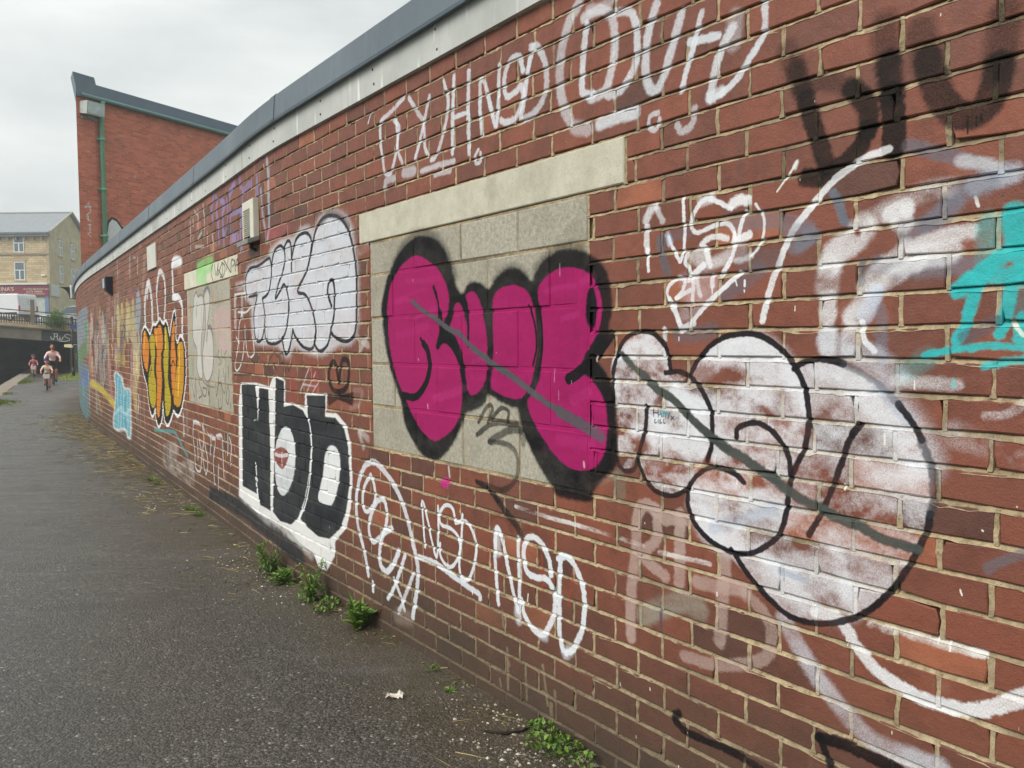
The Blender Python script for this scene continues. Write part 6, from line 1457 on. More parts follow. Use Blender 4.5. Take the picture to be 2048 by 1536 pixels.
# ------------------------------------------------------------------ vehicles on the road
def wheel(root, x, y, r, wdt):
    b = MB(); b.torus((x, y, r), r*.78, r*.22, (0, 1, 0), 20, 8); t = b.build('wheel', plain('tyre', (.06, .06, .06), .8) if 'tyre' not in bpy.data.materials else bpy.data.materials['tyre'], root, True)
    b = MB(); b.tube([(x, y-wdt*.3, r), (x, y+wdt*.3, r)], r*.62, 16); b.build('rim', M_GREY, t)
def prism(b, prof, y0, y1, tf=None):
    n = len(prof); v = [(x, y, z) for y in (y0, y1) for x, z in prof]
    if tf: v = [tf(*p) for p in v]
    b.add(v, [tuple(range(n)), tuple(range(2*n-1, n-1, -1))]+[(i, n+i, n+(i+1) % n, (i+1) % n) for i in range(n)])
def van():
    root = empty('panel_van', (-38.2, 63.0, road_z(-37)-.05), rad(-12), 'white panel van parked on the road behind the picket fence', 'van')
    wm = plain('van_white', (.86, .87, .87), .3, .03, 2)
    b = MB(); prism(b, [(-2.3, .35), (2.42, .35), (2.45, 1.0), (2.38, 1.9), (2.3, 2.0), (-1.0, 2.02), (-1.35, 1.85), (-1.9, 1.15), (-2.45, .95), (-2.5, .5)], -.92, .92); b.build('body', wm, root, bevel=.06)
    b = MB(); b.box((2.44, -.78, 1.2), (2.462, -.04, 1.72)); b.box((2.44, .04, 1.2), (2.462, .78, 1.72)); b.build('rear_window', M_WHITE, root)
    b = MB(); b.box((-2.3, -.935, .55), (2.3, -.922, .66)); b.build('rub_strip', M_BLACK, root)
    b = MB(); b.box((2.40, -.95, .32), (2.52, .95, .52)); b.build('bumper', M_BLACK, root, bevel=.02)
    rl = plain('tail_red', (.72, .12, .10), .3)
    for y in (-.86, .86): b = MB(); b.box((2.43, y-.07, .75), (2.475, y+.07, 1.15)); b.build('tail_light', rl, root, bevel=.01)
    b = MB(); b.box((2.46, -.45, .72), (2.475, .07, .84)); b.build('number_plate', plain('plate_yellow', (.86, .72, .20), .4), root)
    b = MB(); b.box((-1.0, -.932, 1.2), (-.35, -.921, 1.65)); b.build('cab_window', M_DARKGLASS, root)
    for x in (-1.6, 1.6):
        for y in (-.84, .84): wheel(root, x, y, .33, .2)
van()
def car():
    root = empty('hatchback_car', (-31.2, 60.0, road_z(-31)-.12), rad(18), 'silver car with red tail lights on the road beyond the bush', 'car')
    cm_ = plain('car_silver', (.74, .75, .76), .25, .03, 2, .3)
    b = MB(); prism(b, [(-2.0, .28), (1.9, .28), (1.98, .7), (1.85, .95), (-.6, .95), (-1.7, .88), (-2.05, .6)], -.85, .85); b.build('body', cm_, root, bevel=.07)
    b = MB(); prism(b, [(-.95, .94), (1.75, .94), (1.30, 1.40), (.9, 1.46), (.1, 1.46), (-.3, 1.38)], -.72, .72); c = b.build('cabin', M_DARKGLASS, root, bevel=.05)
    b = MB(); prism(b, [(-.2, 1.43), (1.25, 1.43), (.9, 1.50), (.1, 1.50)], -.70, .70); b.build('roof', M_WHITE, c, bevel=.03)
    rl = bpy.data.materials['tail_red']
    for y in (-.72, .72): b = MB(); b.box((1.86, y-.13, .66), (2.0, y+.13, .90)); b.build('tail_light', rl, root, bevel=.02)
    b = MB(); b.box((1.965, -.26, .48), (1.99, .26, .60)); b.build('number_plate', bpy.data.materials['plate_yellow'], root)
    for x in (-1.3, 1.25):
        for y in (-.78, .78): wheel(root, x, y, .31, .2)
car()
# ------------------------------------------------------------------ finger post
def finger_post():
    root = empty('finger_post', (-20.9, 40.05, 0), 0, 'black finger post with blue plate and cream arm on the grass by the bridge', 'sign post')
    b = MB(); b.tube([(0, 0, -.1), (0, 0, 2.82)], .045, 10); b.tube([(0, 0, -.05), (0, 0, .5)], .07, 10); b.build('pole', M_BLACK, root, True)
    b = MB(); b.ball((0, 0, 2.85), .06); b.build('finial', M_BLACK, root, True)
    b = MB(); b.box((-.02, -.06, 2.30), (.62, -.04, 2.52)); b.build('blue_plate', plain('sign_blue', (.16, .26, .48), .45, .05), root)
    b = MB(); prism(b, [(-.38, 1.45), (-.03, 1.42), (-.03, 1.60), (-.38, 1.58)], -.06, -.045); b.build('cream_arm', plain('arm_cream', (.84, .80, .62), .5, .05), root)
    b = MB(); b.box((.05, -.055, 1.55), (.60, -.045, 1.585)); b.build('arm', M_GREY, root)
    b = MB(); b.tube([(0, -.05, 1.44), (0, -.06, 1.53)], .045, 8); b.box((-.045, -.075, 1.44), (.045, -.06, 1.53)); b.build('roundel', M_WHITE, root)
finger_post()
# ------------------------------------------------------------------ vegetation
def leaf_mat(name, c0, c1):
    m = Mat(name); v = m.coord(); oi = m.n('ShaderNodeAttribute', attribute_name='tint'); t = m.n('ShaderNodeSeparateColor', {0: oi.outputs[0]}).outputs[0]
    m.set(color=m.ramp(t, [(0, srgb(*c0)), (1, srgb(*c1))]), rough=.55, spec=.3); m.b.inputs['Subsurface Weight'].default_value = 0; return m.m
M_LEAF = leaf_mat('bush_leaf', (.20, .33, .15), (.46, .60, .28)); M_WEED = leaf_mat('weed_leaf', (.17, .28, .09), (.46, .58, .24)); M_GRASS = leaf_mat('grass_blade', (.30, .38, .12), (.62, .68, .30)); M_STRAW = leaf_mat('dry_straw', (.36, .30, .18), (.76, .68, .47)); M_STEM = plain('stem', (.30, .36, .18), .7)
class Leaves:
    def __init__(s): s.v = []; s.f = []; s.t = []
    def leaf(s, p, d, up, L, W, t, fold=.25, bend=.3):
        """pointed leaf: folded along the midrib and drooping"""
        p = Vector(p); d = Vector(d).normalized(); side = d.cross(Vector(up)).normalized(); nn = side.cross(d); o = len(s.v)
        a = p; m = p+d*L*.5-nn*L*bend*.15; e = p+d*L-nn*L*bend*.5
        s.v += [tuple(a), tuple(m+side*W/2+nn*W*fold), tuple(e), tuple(m-side*W/2+nn*W*fold), tuple(m)]
        s.f += [(o, o+1, o+4), (o+1, o+2, o+4), (o, o+4, o+3), (o+4, o+2, o+3)]; s.t += [t]*5
    def blade(s, p, d, L, W, t, droop=.4):
        p = Vector(p); d = Vector(d).normalized(); side = d.cross(Vector((.3, .2, .1))+Vector((d.y, -d.x, .2))).normalized(); o = len(s.v); g = Vector((0, 0, -1))
        m = p+d*L*.55+g*L*droop*.15; e = p+d*L+g*L*droop*.6
        s.v += [tuple(p+side*W/2), tuple(p-side*W/2), tuple(m-side*W*.4), tuple(m+side*W*.4), tuple(e)]; s.f += [(o, o+1, o+2, o+3), (o+3, o+2, o+4)]; s.t += [t]*5
    def build(s, name, mat, parent=None, **k):
        me = bpy.data.meshes.new(name); me.from_pydata(s.v, [], s.f); me.materials.append(mat); t = np.array(s.t, np.float32)
        me.color_attributes.new('tint', 'FLOAT_COLOR', 'POINT').data.foreach_set('color', np.stack([t, t, t, np.ones_like(t)], 1).ravel()); me.update()
        o = bpy.data.objects.new(name, me); link(o, parent); tag(o, **k); return o
def rdir(r, up=0.):
    a = r.uniform(0, 2*math.pi); z = r.uniform(-1, 1); q = math.sqrt(1-z*z); return Vector((q*math.cos(a), q*math.sin(a), z+up)).normalized()
def bush():
    p = BT(2.85, -.25, 2.62); root = empty('round_bush', p, 0, 'rounded green bush spilling over the bridge verge', 'bush'); r = random.Random(3)
    b = MB()
    for k in range(7): d = rdir(r, .8); b.tube([(0, 0, 0), tuple(d*.25+Vector((0, 0, .1))), tuple(d*.48+Vector((0, 0, .2)))], [.03, .02, .008], 5)
    b.build('stems', M_STEM, root)
    L = Leaves()
    lobes = [(rdir(r, .4)*r.uniform(.18, .44)+Vector((0, 0, .46)), r.uniform(.24, .36)) for _ in range(18)]
    for c, R in lobes:
        for k in range(150):
            d = rdir(r); p_ = Vector((c.x*1.2, c.y, c.z))+d*R*r.uniform(.55, 1.05)
            L.leaf(p_, (d+rdir(r)*.7), rdir(r, .6), r.uniform(.05, .09), r.uniform(.03, .045), min(1, max(0, .30+.55*d.z+r.uniform(-.25, .25))))
    L.build('foliage', M_LEAF, root)
    for (a, d_, s_) in ((5.2, -1.4, 1.0), (4.6, -6.0, 1.7)):
        q = BT(a, d_, 2.75); rt = empty('shrub', q, 0, 'yellow green shrub growing beside the bridge road near the wall end' if s_ < 1.5 else 'taller yellow green shrub behind the bridge road', 'shrub'); L = Leaves()
        for k in range(700):
            dd = rdir(r); L.leaf(Vector((0, 0, .5*s_))+Vector((dd.x*.55, dd.y*.55, dd.z*.5))*s_*r.uniform(.5, 1), dd+rdir(r), rdir(r, .6), .10, .05, min(1, max(0, .5+.4*dd.z+r.uniform(-.2, .2))))
        L.build('foliage', M_WEED, rt); b = MB(); b.tube([(0, 0, -.2), (0, 0, .5*s_)], [.04, .02], 6); b.build('stem', M_STEM, rt)
bush()
def weed(s, d, label, kind, seed, h=.2):
    r = random.Random(seed); f = WP(s, 0, d); root = empty('weed', (float(f[0]), float(f[1]), 0), r.uniform(0, 6), label, 'weed', 'weeds at the foot of the wall'); L = Leaves(); b = MB()
    if kind == 'rosette':
        for k in range(16):
            a = r.uniform(0, 6.28); el = r.uniform(.25, 1.3); dd = Vector((math.cos(a)*math.cos(el), math.sin(a)*math.cos(el), math.sin(el)))
            LL = h*r.uniform(.45, 1.0); n = 5; st = dd*LL*.15
            for q in range(n):           # toothed leaf built of lobes
                t = (q+1)/(n+.5); c = dd*LL*t-Vector((0, 0, LL*.25*t*t)); sd = dd.cross(Vector((0, 0, 1))).normalized(); wv = LL*.16*math.sin(math.pi*min(1, t*.95)+.15)+.006
                for sg in (-1, 1): L.leaf(c, dd*.6+sd*sg*.9+Vector((0, 0, .15)), (0, 0, 1), wv*1.7, wv*1.2, r.uniform(.3, .9))
            L.leaf(dd*LL*.1, dd, (0, 0, 1), LL, LL*.16, r.uniform(.35, .8), .2, .5)
        b.tube([(0, 0, -.01), (0, 0, h*.3)], [.006, .003], 5)
    elif kind == 'tall':
        for k in range(9):
            a = r.uniform(0, 6.28); top = Vector((math.cos(a)*h*.35, math.sin(a)*h*.35, h*r.uniform(.6, 1.05))); b.tube([(0, 0, 0), tuple(top*.5+Vector((0, 0, h*.1))), tuple(top)], [.004, .003, .0015], 5)
            for q in range(16):
                t = r.uniform(.1, 1); L.leaf(top*t+rdir(r)*h*.07, rdir(r, .15), (0, 0, 1), r.uniform(.02, .05)*(1.3-t*.6), r.uniform(.012, .022), min(1, .15+t*.5+r.uniform(-.1, .35)))
        for k in range(45): a = r.uniform(0, 6.28); L.leaf(Vector((math.cos(a), math.sin(a), 0))*h*r.uniform(.05, .4)+Vector((0, 0, r.uniform(.01, h*.35))), rdir(r, .2), (0, 0, 1), r.uniform(.03, .06), r.uniform(.018, .03), r.uniform(.05, .7))
        for k in range(10): L.blade((0, 0, 0), rdir(r, 1.6), h*1.1, .006, r.uniform(.4, 1), .5)
    elif kind == 'grass':
        for k in range(46): a = r.uniform(0, 6.28); L.blade((math.cos(a)*h*.3*r.random(), math.sin(a)*h*.3*r.random(), 0), rdir(r, 1.3), h*r.uniform(.5, 1.1), .006, r.uniform(.2, .9), .7)
        b.tube([(0, 0, -.01), (0, 0, .02)], [.01, .005], 5)
    else:                                # creeping, many small round leaves
        for k in range(150 if h > .05 else 14): a = r.uniform(0, 6.28); q = math.sqrt(r.random())*h; L.leaf((math.cos(a)*q*1.3, math.sin(a)*q*.6, .012+.055*(1-q/h)*r.random()+.01), rdir(r, .8), (0, 0, 1), r.uniform(.014, .026), r.uniform(.012, .02), r.uniform(.1, 1), .1, .1)
        for k in range(7): a = r.uniform(0, 6.28); b.tube([(0, 0, .008), (math.cos(a)*h*1.2, math.sin(a)*h*.55, .012)], .002, 4)
    L.build('leaves', M_WEED, root); b.build('stems', M_STEM, root)
W1 = 'bushy green weed with thin arching stems below the black and white lettering'
weed(4.82, .10, 'tall bushy weed with a spray of thin arching stems, below the black lettering', 'tall', 1, .22)
weed(4.56, .08, 'low leafy weed right beside the tall arching one at the wall foot', 'rosette', 2, .14)
weed(4.12, .09, 'widest feathery weed clump against the wall foot', 'tall', 3, .22)
weed(3.90, .09, 'small creeping weed trailing from the feathery clump', 'creeping', 4, .10)
weed(3.52, .08, 'single rosette weed with one tall toothed leaf against the wall', 'rosette', 5, .19)
weed(1.93, .07, 'bright creeping weed with tiny round leaves at the wall foot near loose gravel', 'creeping', 6, .11)
weed(1.78, .06, 'dark trailing end of the creeping round leaved weed', 'creeping', 7, .11)
weed(9.3, .14, 'short grass tuft at the wall foot below the dripping white tag', 'grass', 8, .13)
weed(9.0, .12, 'shorter grass tuft next to the one under the white tag', 'grass', 18, .10)
weed(7.3, .10, 'straggly grass tuft at the wall foot beside the white outlined lettering', 'grass', 9, .13)
weed(7.0, .10, 'thin grass tuft nearer the white outlined lettering', 'grass', 19, .12)
weed(2.74, .07, 'tiny seedling weed at the wall foot under the white throw up', 'creeping', 10, .022)
weed(2.52, .12, 'tiny strap leaved seedling at the wall foot', 'grass', 12, .05)
def debris():
    r = random.Random(15); L = Leaves()
    for k in range(1700):                # dry straw swept against the wall
        s = 4.5+r.random()**.8*15.5; dens = .25+.75*min(1, max(0, (s-6)/5)); 
        if r.random() > dens: continue
        d = abs(r.gauss(0, .16+.012*s)); p = WP(s, .008+.03*r.random()*math.exp(-d*6), .02+d); a = r.uniform(0, 6.28) if r.random() < .4 else r.gauss(3.0, .5)
        L.blade(tuple(float(x) for x in p), (math.cos(a), math.sin(a), r.uniform(-.02, .25)), r.uniform(.05, .22), r.uniform(.003, .007), r.random(), .25)
    for k in range(60):
        s = r.uniform(1.5, 5); p = WP(s, .006, r.uniform(.05, .9)); a = r.uniform(0, 6.28); L.blade(tuple(float(x) for x in p), (math.cos(a), math.sin(a), .03), r.uniform(.04, .16), .003, r.random(), .1)
    for k in range(420):                 # dead leaves and stems caught in the angle of wall and path
        s = 1.2+r.random()**1.3*12; p = WP(s, .004+.012*r.random(), .012+abs(r.gauss(0, .07))); a = r.uniform(0, 6.28)
        if r.random() < .45: L.leaf(tuple(float(x) for x in p), (math.cos(a), math.sin(a), r.uniform(0, .4)), (0, 0, 1), r.uniform(.012, .035), r.uniform(.008, .018), r.random()*.45, .3, .4)
        else: L.blade(tuple(float(x) for x in p), (math.cos(a), math.sin(a), r.uniform(0, .35)), r.uniform(.03, .10), r.uniform(.002, .004), r.random()*.9, .2)
    L.build('dry_straw', M_STRAW, kind='stuff', label='dry straw and dead grass swept along the foot of the wall', cat='straw')
    v = []; f = []; t = []
    for k in range(6500):                # loose grit and small stones
        s = (r.uniform(1.4, 3.6) if r.random() < .55 else r.uniform(1.3, 9)) if r.random() < .8 else r.uniform(.6, 16); d = abs(r.gauss(0, .22)); q = Vector(tuple(float(x) for x in WP(s, 0, .015+d))); R = r.choice((.002, .003, .003, .004, .005, .006, .009))*(.8+.4*r.random())
        o = len(v); a0 = r.random()*6
        v += [tuple(q+Vector((math.cos(a0+i*1.57)*R*r.uniform(.7, 1.3), math.sin(a0+i*1.57)*R*r.uniform(.7, 1.3), R*.35))) for i in range(4)]+[tuple(q+Vector((0, 0, R*1.1)))]
        f += [(o+i, o+(i+1) % 4, o+4) for i in range(4)]; t += [r.random()]*5
    m = leaf_mat('grit', (.26, .23, .19), (.80, .76, .68)); me = bpy.data.meshes.new('gravel'); me.from_pydata(v, [], f); me.materials.append(m); t = np.array(t, np.float32)**2
    me.color_attributes.new('tint', 'FLOAT_COLOR', 'POINT').data.foreach_set('color', np.stack([t, t, t, np.ones_like(t)], 1).ravel())
    o = bpy.data.objects.new('gravel', me); link(o); tag(o, 'loose grit and small stones along the foot of the wall', 'gravel', kind='stuff')
    # litter
    vv = []; ff = []; n = 7
    for i in range(n):
        for j in range(n): vv.append((-.5+.012*i-.04+r.gauss(0, .004), 3.47+.007*j-.02+r.gauss(0, .003), .012+abs(r.gauss(0, .010))))
    for i in range(n-1):
        for j in range(n-1):
            if (i, j) not in ((0, 0), (5, 5), (5, 4), (0, 5)): ff.append((i*n+j, (i+1)*n+j, (i+1)*n+j+1, i*n+j+1))
    b = MB(); b.add(vv, ff); b.build('paper_scrap', plain('litter_paper', (.82, .79, .74), .7, .08, 30), None, label='torn scrap of white paper lying on the asphalt', cat='litter')
    b = MB(); b.tube([(-.12+.0, 3.16, .008), (-.04, 3.13, .012), (.03, 3.16, .006), (.07, 3.22, .008)], .006, 6); b.build('twig', plain('twig_bark', (.13, .10, .08), .8), None, True, label='dark curved twig on the grit near the wall', cat='twig')
debris()
def grass_verges():
    r = random.Random(6)
    poly = [(-19.9, 37.0), (-21.4, 39.6), (-22.9, 43.4), (-24.0, 46.6), (-21, 48), (-17, 44), (-17, 36.6)]
    gm = plain('turf', (.42, .47, .20), .9, .25, 5)
    c = Vector((sum(p[0] for p in poly)/7, sum(p[1] for p in poly)/7)); b = MB(); v = []
    rings = [1, .8, .5, .2]
    for k, q in enumerate(rings): v += [(c.x+(x-c.x)*q, c.y+(y-c.y)*q, .008+.14*(1-q)) for x, y in poly]
    b.add(v, [(k*7+i, k*7+(i+1) % 7, (k+1)*7+(i+1) % 7, (k+1)*7+i) for k in range(3) for i in range(7)]+[(21, 22, 23, 24, 25, 26, 27)]); b.build('grass_mound', gm, kind='structure')
    L = Leaves()
    def inside(x, y):
        k = False
        for (a, b_), (c_, d) in zip(poly, poly[1:]+poly[:1]):
            if (b_ > y) != (d > y) and x < (c_-a)*(y-b_)/(d-b_)+a: k = not k
        return k
    n = 0
    while n < 4200:
        x, y = r.uniform(-24.2, -17), r.uniform(36.6, 48)
        if inside(x, y):
            e = min(1, (Vector((x, y))-c).length/5); L.blade((x, y, .02+.10*(1-e)), rdir(r, 1.2), r.uniform(.06, .16), .014, r.uniform(.2, 1)); n += 1
    for y0, y1, m in ((32.8, 38.2, 1100), (21.0, 23.6, 900), (26.0, 27.0, 120), (40.5, 43, 160)):
        for k in range(m):
            y = r.triangular(y0, y1, y0*.6+y1*.4); wv = .12+.30*abs(math.sin(y*2.1+1)*math.sin(y*5.3)); x = edge_x(y)+.60+abs(r.gauss(0, wv)); L.blade((x, y, .005), rdir(r, 1.1), r.uniform(.04, .13), .010, r.uniform(.0, .85))
    L.build('grass', M_GRASS, kind='stuff', label='bright green grass by the bridge and along the canal edge', cat='grass')
grass_verges()
# ------------------------------------------------------------------ cyclists
def skin_mat(name, c): return plain(name, c, .55, .05, 20, 0, 0)
M_SKIN = skin_mat('skin', (.80, .60, .50)); M_HAIR = plain('brown_hair', (.22, .15, .11), .6); M_SHOE = plain('dark_shoe', (.12, .13, .18), .6)
def loft_body(name, mats, chains, root_pt, parent):
    """one continuous body grown over a joint skeleton; chains: list of [(x, y, z, r)...], mats by chain"""
    V = []; E = []; R = []; lab = []; index = {}
    def vid(p):
        k = tuple(round(c, 4) for c in p[:3])
        if k not in index: index[k] = len(V); V.append(p[:3]); R.append(p[3])
        return index[k]
    for ch, mi in chains:
        ids = [vid(p) for p in ch]
        for k, (a, b) in enumerate(zip(ids[:-1], ids[1:])): E.append((a, b)); lab.append(mi[k] if isinstance(mi, (list, tuple)) else mi)
    me = bpy.data.meshes.new(name); me.from_pydata(V, E, []); o = bpy.data.objects.new(name, me); COL.objects.link(o)
    sk = o.modifiers.new('skin', 'SKIN'); sk.use_smooth_shade = True
    for i, rr in enumerate(R): me.skin_vertices[0].data[i].radius = (rr, rr)
    for i in range(len(V)): me.skin_vertices[0].data[i].use_root = (i == vid(root_pt+(0,)))
    su = o.modifiers.new('sub', 'SUBSURF'); su.levels = 1; su.render_levels = 1
    dg = bpy.context.evaluated_depsgraph_get(); dg.update(); nm = bpy.data.meshes.new_from_object(o.evaluated_get(dg)); COL.objects.unlink(o); bpy.data.objects.remove(o)
    nm.materials.clear()
    for m in mats: nm.materials.append(m)
    A = np.array([V[a] for a, b in E]); B = np.array([V[b] for a, b in E]); rr = np.array([(R[a]+R[b])/2 for a, b in E])
    for p in nm.polygons:
        c = np.array(p.center); d = B-A; t = np.clip(((c-A)*d).sum(1)/(d*d).sum(1), 0, 1); p.material_index = lab[int(np.argmin(np.linalg.norm(A+d*t[:, None]-c, axis=1)-rr*.6))]; p.use_smooth = True
    q = bpy.data.objects.new(name, nm); link(q, parent); return q
def hand(parent, p, side, s):
    """palm with four curled fingers and a thumb round the grip"""
    b = MB(); x, y, z = p
    b.ball((x-.01*s, y, z+.012*s), (.045*s, .042*s, .022*s), 8, 6)
    for k in range(4):
        yy = y+(-.033+.022*k)*s; L = (.85, 1, .95, .75)[k]; b.tube([(x+.02*s, yy, z+.022*s), (x+.05*s*L, yy, z+.01*s), (x+.05*s*L, yy, z-.018*s), (x+.022*s, yy, z-.028*s)], .0095*s, 5)
    b.tube([(x-.02*s, y-side*.035*s, z+.005*s), (x+.0*s, y-side*.05*s, z-.015*s), (x+.025*s, y-side*.045*s, z-.025*s)], .010*s, 5)
    return b.build('hand', M_SKIN, parent, True)
def rider(name, loc, rz, s, label, cols, hs=1.0, lean=0., helmet=None, group=None, feetup=True):
    """seated cyclist, x forwards; joints in units of an adult of about 1.75 m, scaled by s"""
    root = empty('person', loc, rz, label, 'person', group); root.scale = (s, s, s)
    shirt, shorts, sock = cols
    pel = (-.24, 0, 1.0)
    sh = 1.43; hx = .03+lean
    mats = [shirt, shorts, M_SKIN, sock, M_SHOE]
    ch = [([(-.24, 0, 1.0, .15), (-.20, 0, 1.14, .135), (-.12+lean*.5, 0, 1.30, .15), (-.05+lean, 0, sh, .13), (0+lean, 0, 1.53, .055), (hx+.01, 0, 1.60, .05)], [1, 0, 0, 2, 2])]
    for sd in (-1, 1):
        ch.append(([(-.05+lean, 0, sh, .13), (-.04+lean, sd*.19, sh-.01, .075), (.12+lean*.6, sd*.31, 1.22, .047), (.36, sd*.30, 1.07, .032), (.43, sd*.29, 1.055, .028)], [0, 0, 2, 2]))
        if sd > 0: ch.append(([(-.24, 0, 1.0, .15), (-.19, .10, .95, .10), (.02, .14, .70, .070), (.05, .14, .66, .066), (-.06, .13, .42, .056), (-.10, .13, .20, .040), (-.06, .13, .13, .045), (.06, .13, .115, .035)], [1, 1, 2, 3, 3, 4, 4]))
        else: ch.append(([(-.24, 0, 1.0, .15), (-.17, -.10, .98, .10), (.14, -.16, .86, .075), (.18, -.16, .83, .068), (.06, -.14, .58, .058), (.0, -.13, .38, .042), (.04, -.13, .31, .045), (.16, -.13, .30, .035)], [1, 1, 2, 3, 3, 4, 4]))
    loft_body('body', mats, ch, pel, root)
    # head with face
    b = MB(); n, m_ = 14, 12; hz = 1.60+.115*hs; R = .098*hs; cx = hx+.03
    v = []
    for j in range(m_+1):
        ph = -math.pi/2+math.pi*j/m_; zz = math.sin(ph); cc = math.cos(ph)
        for k in range(n):
            a = 2*math.pi*k/n; jaw = 1-.22*max(0, -zz)*(1 if True else 0); x = math.cos(a)*R*cc*1.05*jaw; y = math.sin(a)*R*cc*.82*jaw
            if abs(a) < .25 or abs(a-2*math.pi) < .25:
                if -.35 < zz < .12: x += .018*hs*(1-abs(zz+.15)*3)
            v.append((cx+x, y, hz+zz*R*1.28))
    b.add(v, [(j*n+k, j*n+(k+1) % n, (j+1)*n+(k+1) % n, (j+1)*n+k) for j in range(m_) for k in range(n)])
    head = b.build('head', M_SKIN, root, True)
    for sd in (-1, 1):
        b = MB(); b.ball((cx+R*.90, sd*.034*hs, hz+.012*hs), (.010*hs, .017*hs, .011*hs), 8, 6); b.build('eye', M_HAIR, head, True)
        b = MB(); b.ball((cx-.005, sd*R*.82, hz-.01), (.018*hs, .010*hs, .03*hs), 8, 6); b.build('ear', M_SKIN, head, True)
    b = MB(); b.ball((cx+R*.80, 0, hz-.068*hs), (.014*hs, .028*hs, .008*hs), 8, 6); b.build('mouth', plain('lips', (.62, .33, .31), .5) if 'lips' not in bpy.data.materials else bpy.data.materials['lips'], head, True)
    b = MB(); b.ball((cx-.018*hs, 0, hz+.030*hs), (R*1.08, R*.93, R*1.16), 14, 10, zmin=-.05); b.build('hair', M_HAIR, root, True)
    if helmet:
        b = MB(); b.ball((cx-.01*hs, 0, hz+.045*hs), (R*1.32, R*1.14, R*1.15), 16, 10, zmin=-.08); hm_ = b.build('helmet', helmet, root, True)
        for yy in (-.045, 0, .045): b = MB(); b.tube([(cx+R*1.22*math.cos(t)-.01, yy*hs, hz+.045*hs+R*1.17*math.sin(t)) for t in np.linspace(.15, 2.2, 8)], .010*hs, 5); b.build('helmet_vent', M_BLACK, hm_, True)
    for sd in (-1, 1): hand(root, (.44, sd*.285, 1.055), sd, 1.0 if hs <= 1 else .95)
    return root
def bicycle(name, loc, rz, s, label, fm, basket=None, group=None):
    root = empty('bicycle', loc, rz, label, 'bicycle', group); root.scale = (s, s, s)
    rw, fw, r = (-.52, 0, .345), (.56, 0, .345), .345
    ty = bpy.data.materials['tyre']
    for p, nm in ((fw, 'front_wheel'), (rw, 'rear_wheel')):
        b = MB(); b.torus(p, r-.02, .024, (0, 1, 0), 28, 8); t = b.build(nm, ty, root, True)
        b = MB(); b.torus(p, r-.045, .012, (0, 1, 0), 28, 6); b.build('rim', M_GREY, t, True)
        b = MB()
        for k in range(14): a = 2*math.pi*k/14; b.tube([(p[0], .02*(-1)**k, p[2]), (p[0]+math.cos(a)*(r-.045), 0, p[2]+math.sin(a)*(r-.045))], .002, 4, False)
        b.tube([(p[0], -.05, p[2]), (p[0], .05, p[2])], .018, 8); b.build('spokes', M_GREY, t)
    b = MB(); bb = (-.06, 0, .29); st = (-.24, 0, .82); ht, hb = (.36, 0, .90), (.39, 0, .72)
    for a, c, q in ((bb, st, .018), (st, ht, .018), (bb, hb, .021), (ht, hb, .022)): b.tube([a, c], q, 8)
    for sd in (-1, 1): b.tube([bb, (rw[0], sd*.055, rw[2])], .011, 6); b.tube([(st[0]+.02, 0, st[2]-.05), (rw[0], sd*.055, rw[2])], .010, 6)
    b.build('frame', fm, root, True)
    b = MB()
    for sd in (-1, 1): b.tube([(.395, sd*.05, .70), (.46, sd*.055, .55), (fw[0], sd*.055, fw[2])], .013, 6)
    b.tube([(.395, -.05, .70), (.395, .05, .70)], .016, 6); b.build('fork', fm, root, True)
    b = MB(); b.tube([ht, (.35, 0, 1.0), (.38, 0, 1.02)], .014, 6); b.tube([(.44, -.34, 1.04), (.43, -.18, 1.04), (.38, -.06, 1.02), (.38, .06, 1.02), (.43, .18, 1.04), (.44, .34, 1.04)], .013, 6); b.build('handlebar', M_BLACK, root, True)
    b = MB(); b.tube([st, (-.25, 0, .90)], .013, 6); b.ball((-.27, 0, .915), (.14, .08, .035), 12, 6); b.build('saddle', M_BLACK, root, True)
    b = MB(); b.tube([(bb[0], -.06, bb[2]), (bb[0], .06, bb[2])], .02, 8); b.torus((bb[0], -.05, bb[2]), .09, .008, (0, 1, 0), 18, 6)
    for sd, d in ((1, (-.0, -.17)), (-1, (.0, .02))): b.tube([(bb[0], sd*.07, bb[2]), (bb[0]+(.04 if sd > 0 else .13), sd*.09, bb[2]+(-.165 if sd > 0 else .0))], .010, 6); b.box((bb[0]+(.04 if sd > 0 else .13)-.04, sd*.09-.005 if sd > 0 else sd*.09-.085, bb[2]+(-.18 if sd > 0 else -.015)), (bb[0]+(.04 if sd > 0 else .13)+.04, sd*.09+.085 if sd > 0 else sd*.09+.005, bb[2]+(-.155 if sd > 0 else .01)))
    b.build('crank', M_BLACK, root)
    if basket:
        b = MB(); x0, x1, y, z0, z1 = .50, .72, .17, .74, .98
        for k in range(5): z = z0+(z1-z0)*k/4; q = .85+.15*k/4; b.tube([(x0, -y*q, z), (x1, -y*q, z), (x1, y*q, z), (x0, y*q, z), (x0, -y*q, z)], .009, 5)
        for k in range(9): yy = -y+2*y*k/8; b.tube([(x1, yy*.85, z0), (x1, yy, z1)], .008, 5); b.tube([(x0, yy*.85, z0), (x0, yy, z1)], .008, 5)
        b.box((x0, -y*.85, z0-.004), (x1, y*.85, z0+.008)); b.box((x1-.004, -y*.9, z0), (x1+.004, y*.9, z1-.03)); b.build('basket', basket, root)
    return root
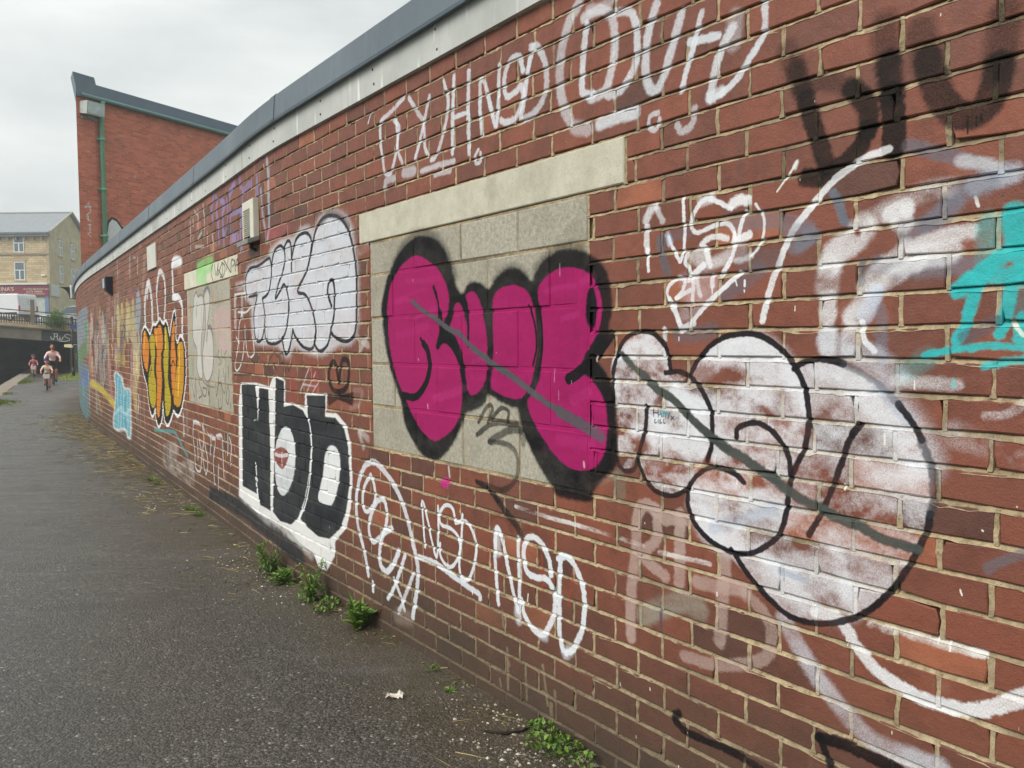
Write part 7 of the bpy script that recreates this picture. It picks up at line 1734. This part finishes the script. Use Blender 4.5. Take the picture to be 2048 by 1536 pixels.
def cloth(name, c): return plain(name, c, .85, .10, 12)
FWD = math.atan2(-.88, .47)
GP = 'cyclists on the towpath'
rider('adult', (-18.2, 33.3, 0), FWD+.05, .86, 'adult in pale pink shirt and black shorts cycling behind the child in the blue helmet', (cloth('pink_shirt', (.95, .87, .86)), cloth('black_shorts', (.09, .09, .10)), M_SKIN), 1.0, .04)
bicycle('adult_bike', (-18.2, 33.3, 0), FWD+.05, .86, 'dark adult bicycle ridden by the person in the pale pink shirt', plain('bike_dark', (.13, .14, .16), .4))
rider('child', (-15.95, 28.8, 0), FWD-.02, .56, 'small child in cream top and bright blue helmet cycling in front of the adult', (cloth('cream_top', (.92, .88, .80)), cloth('grey_shorts', (.48, .50, .56)), M_SKIN), 1.38, .02, plain('blue_helmet', (.14, .27, .66), .35, .05))
bicycle('child_bike', (-15.95, 28.8, 0), FWD-.02, .56, 'small bicycle with white front plate ridden by the child in the blue helmet', plain('bike_brown', (.36, .25, .20), .4), basket=M_WHITE)
rider('girl', (-23.0, 40.4, 0), FWD, .57, 'child in pink dress and purple helmet cycling along the canal edge', (cloth('pink_dress', (.78, .45, .52)), cloth('pink_skirt', (.90, .58, .68)), M_SKIN), 1.34, 0, plain('purple_helmet', (.40, .28, .46), .35, .05))
bicycle('girl_bike', (-23.0, 40.4, 0), FWD, .57, 'small white bicycle with white basket ridden by the child in the purple helmet', plain('bike_white', (.82, .83, .82), .4), basket=M_WHITE)
# ------------------------------------------------------------------ damp air
def haze():
    m = bpy.data.materials.new('damp_air'); m.use_nodes = True; t = m.node_tree; t.nodes.clear()
    o = t.nodes.new('ShaderNodeOutputMaterial'); p = t.nodes.new('ShaderNodeVolumePrincipled'); p.inputs['Color'].default_value = (.93, .96, .97, 1); p.inputs['Density'].default_value = .0022; p.inputs['Anisotropy'].default_value = .25
    t.links.new(p.outputs[0], o.inputs['Volume'])
    b = MB(); b.box((-310, -310, -2.5), (310, 310, 15.2)); b.build('haze', m, kind='stuff', label='thin damp haze in the air over the canal', cat='haze')
haze()
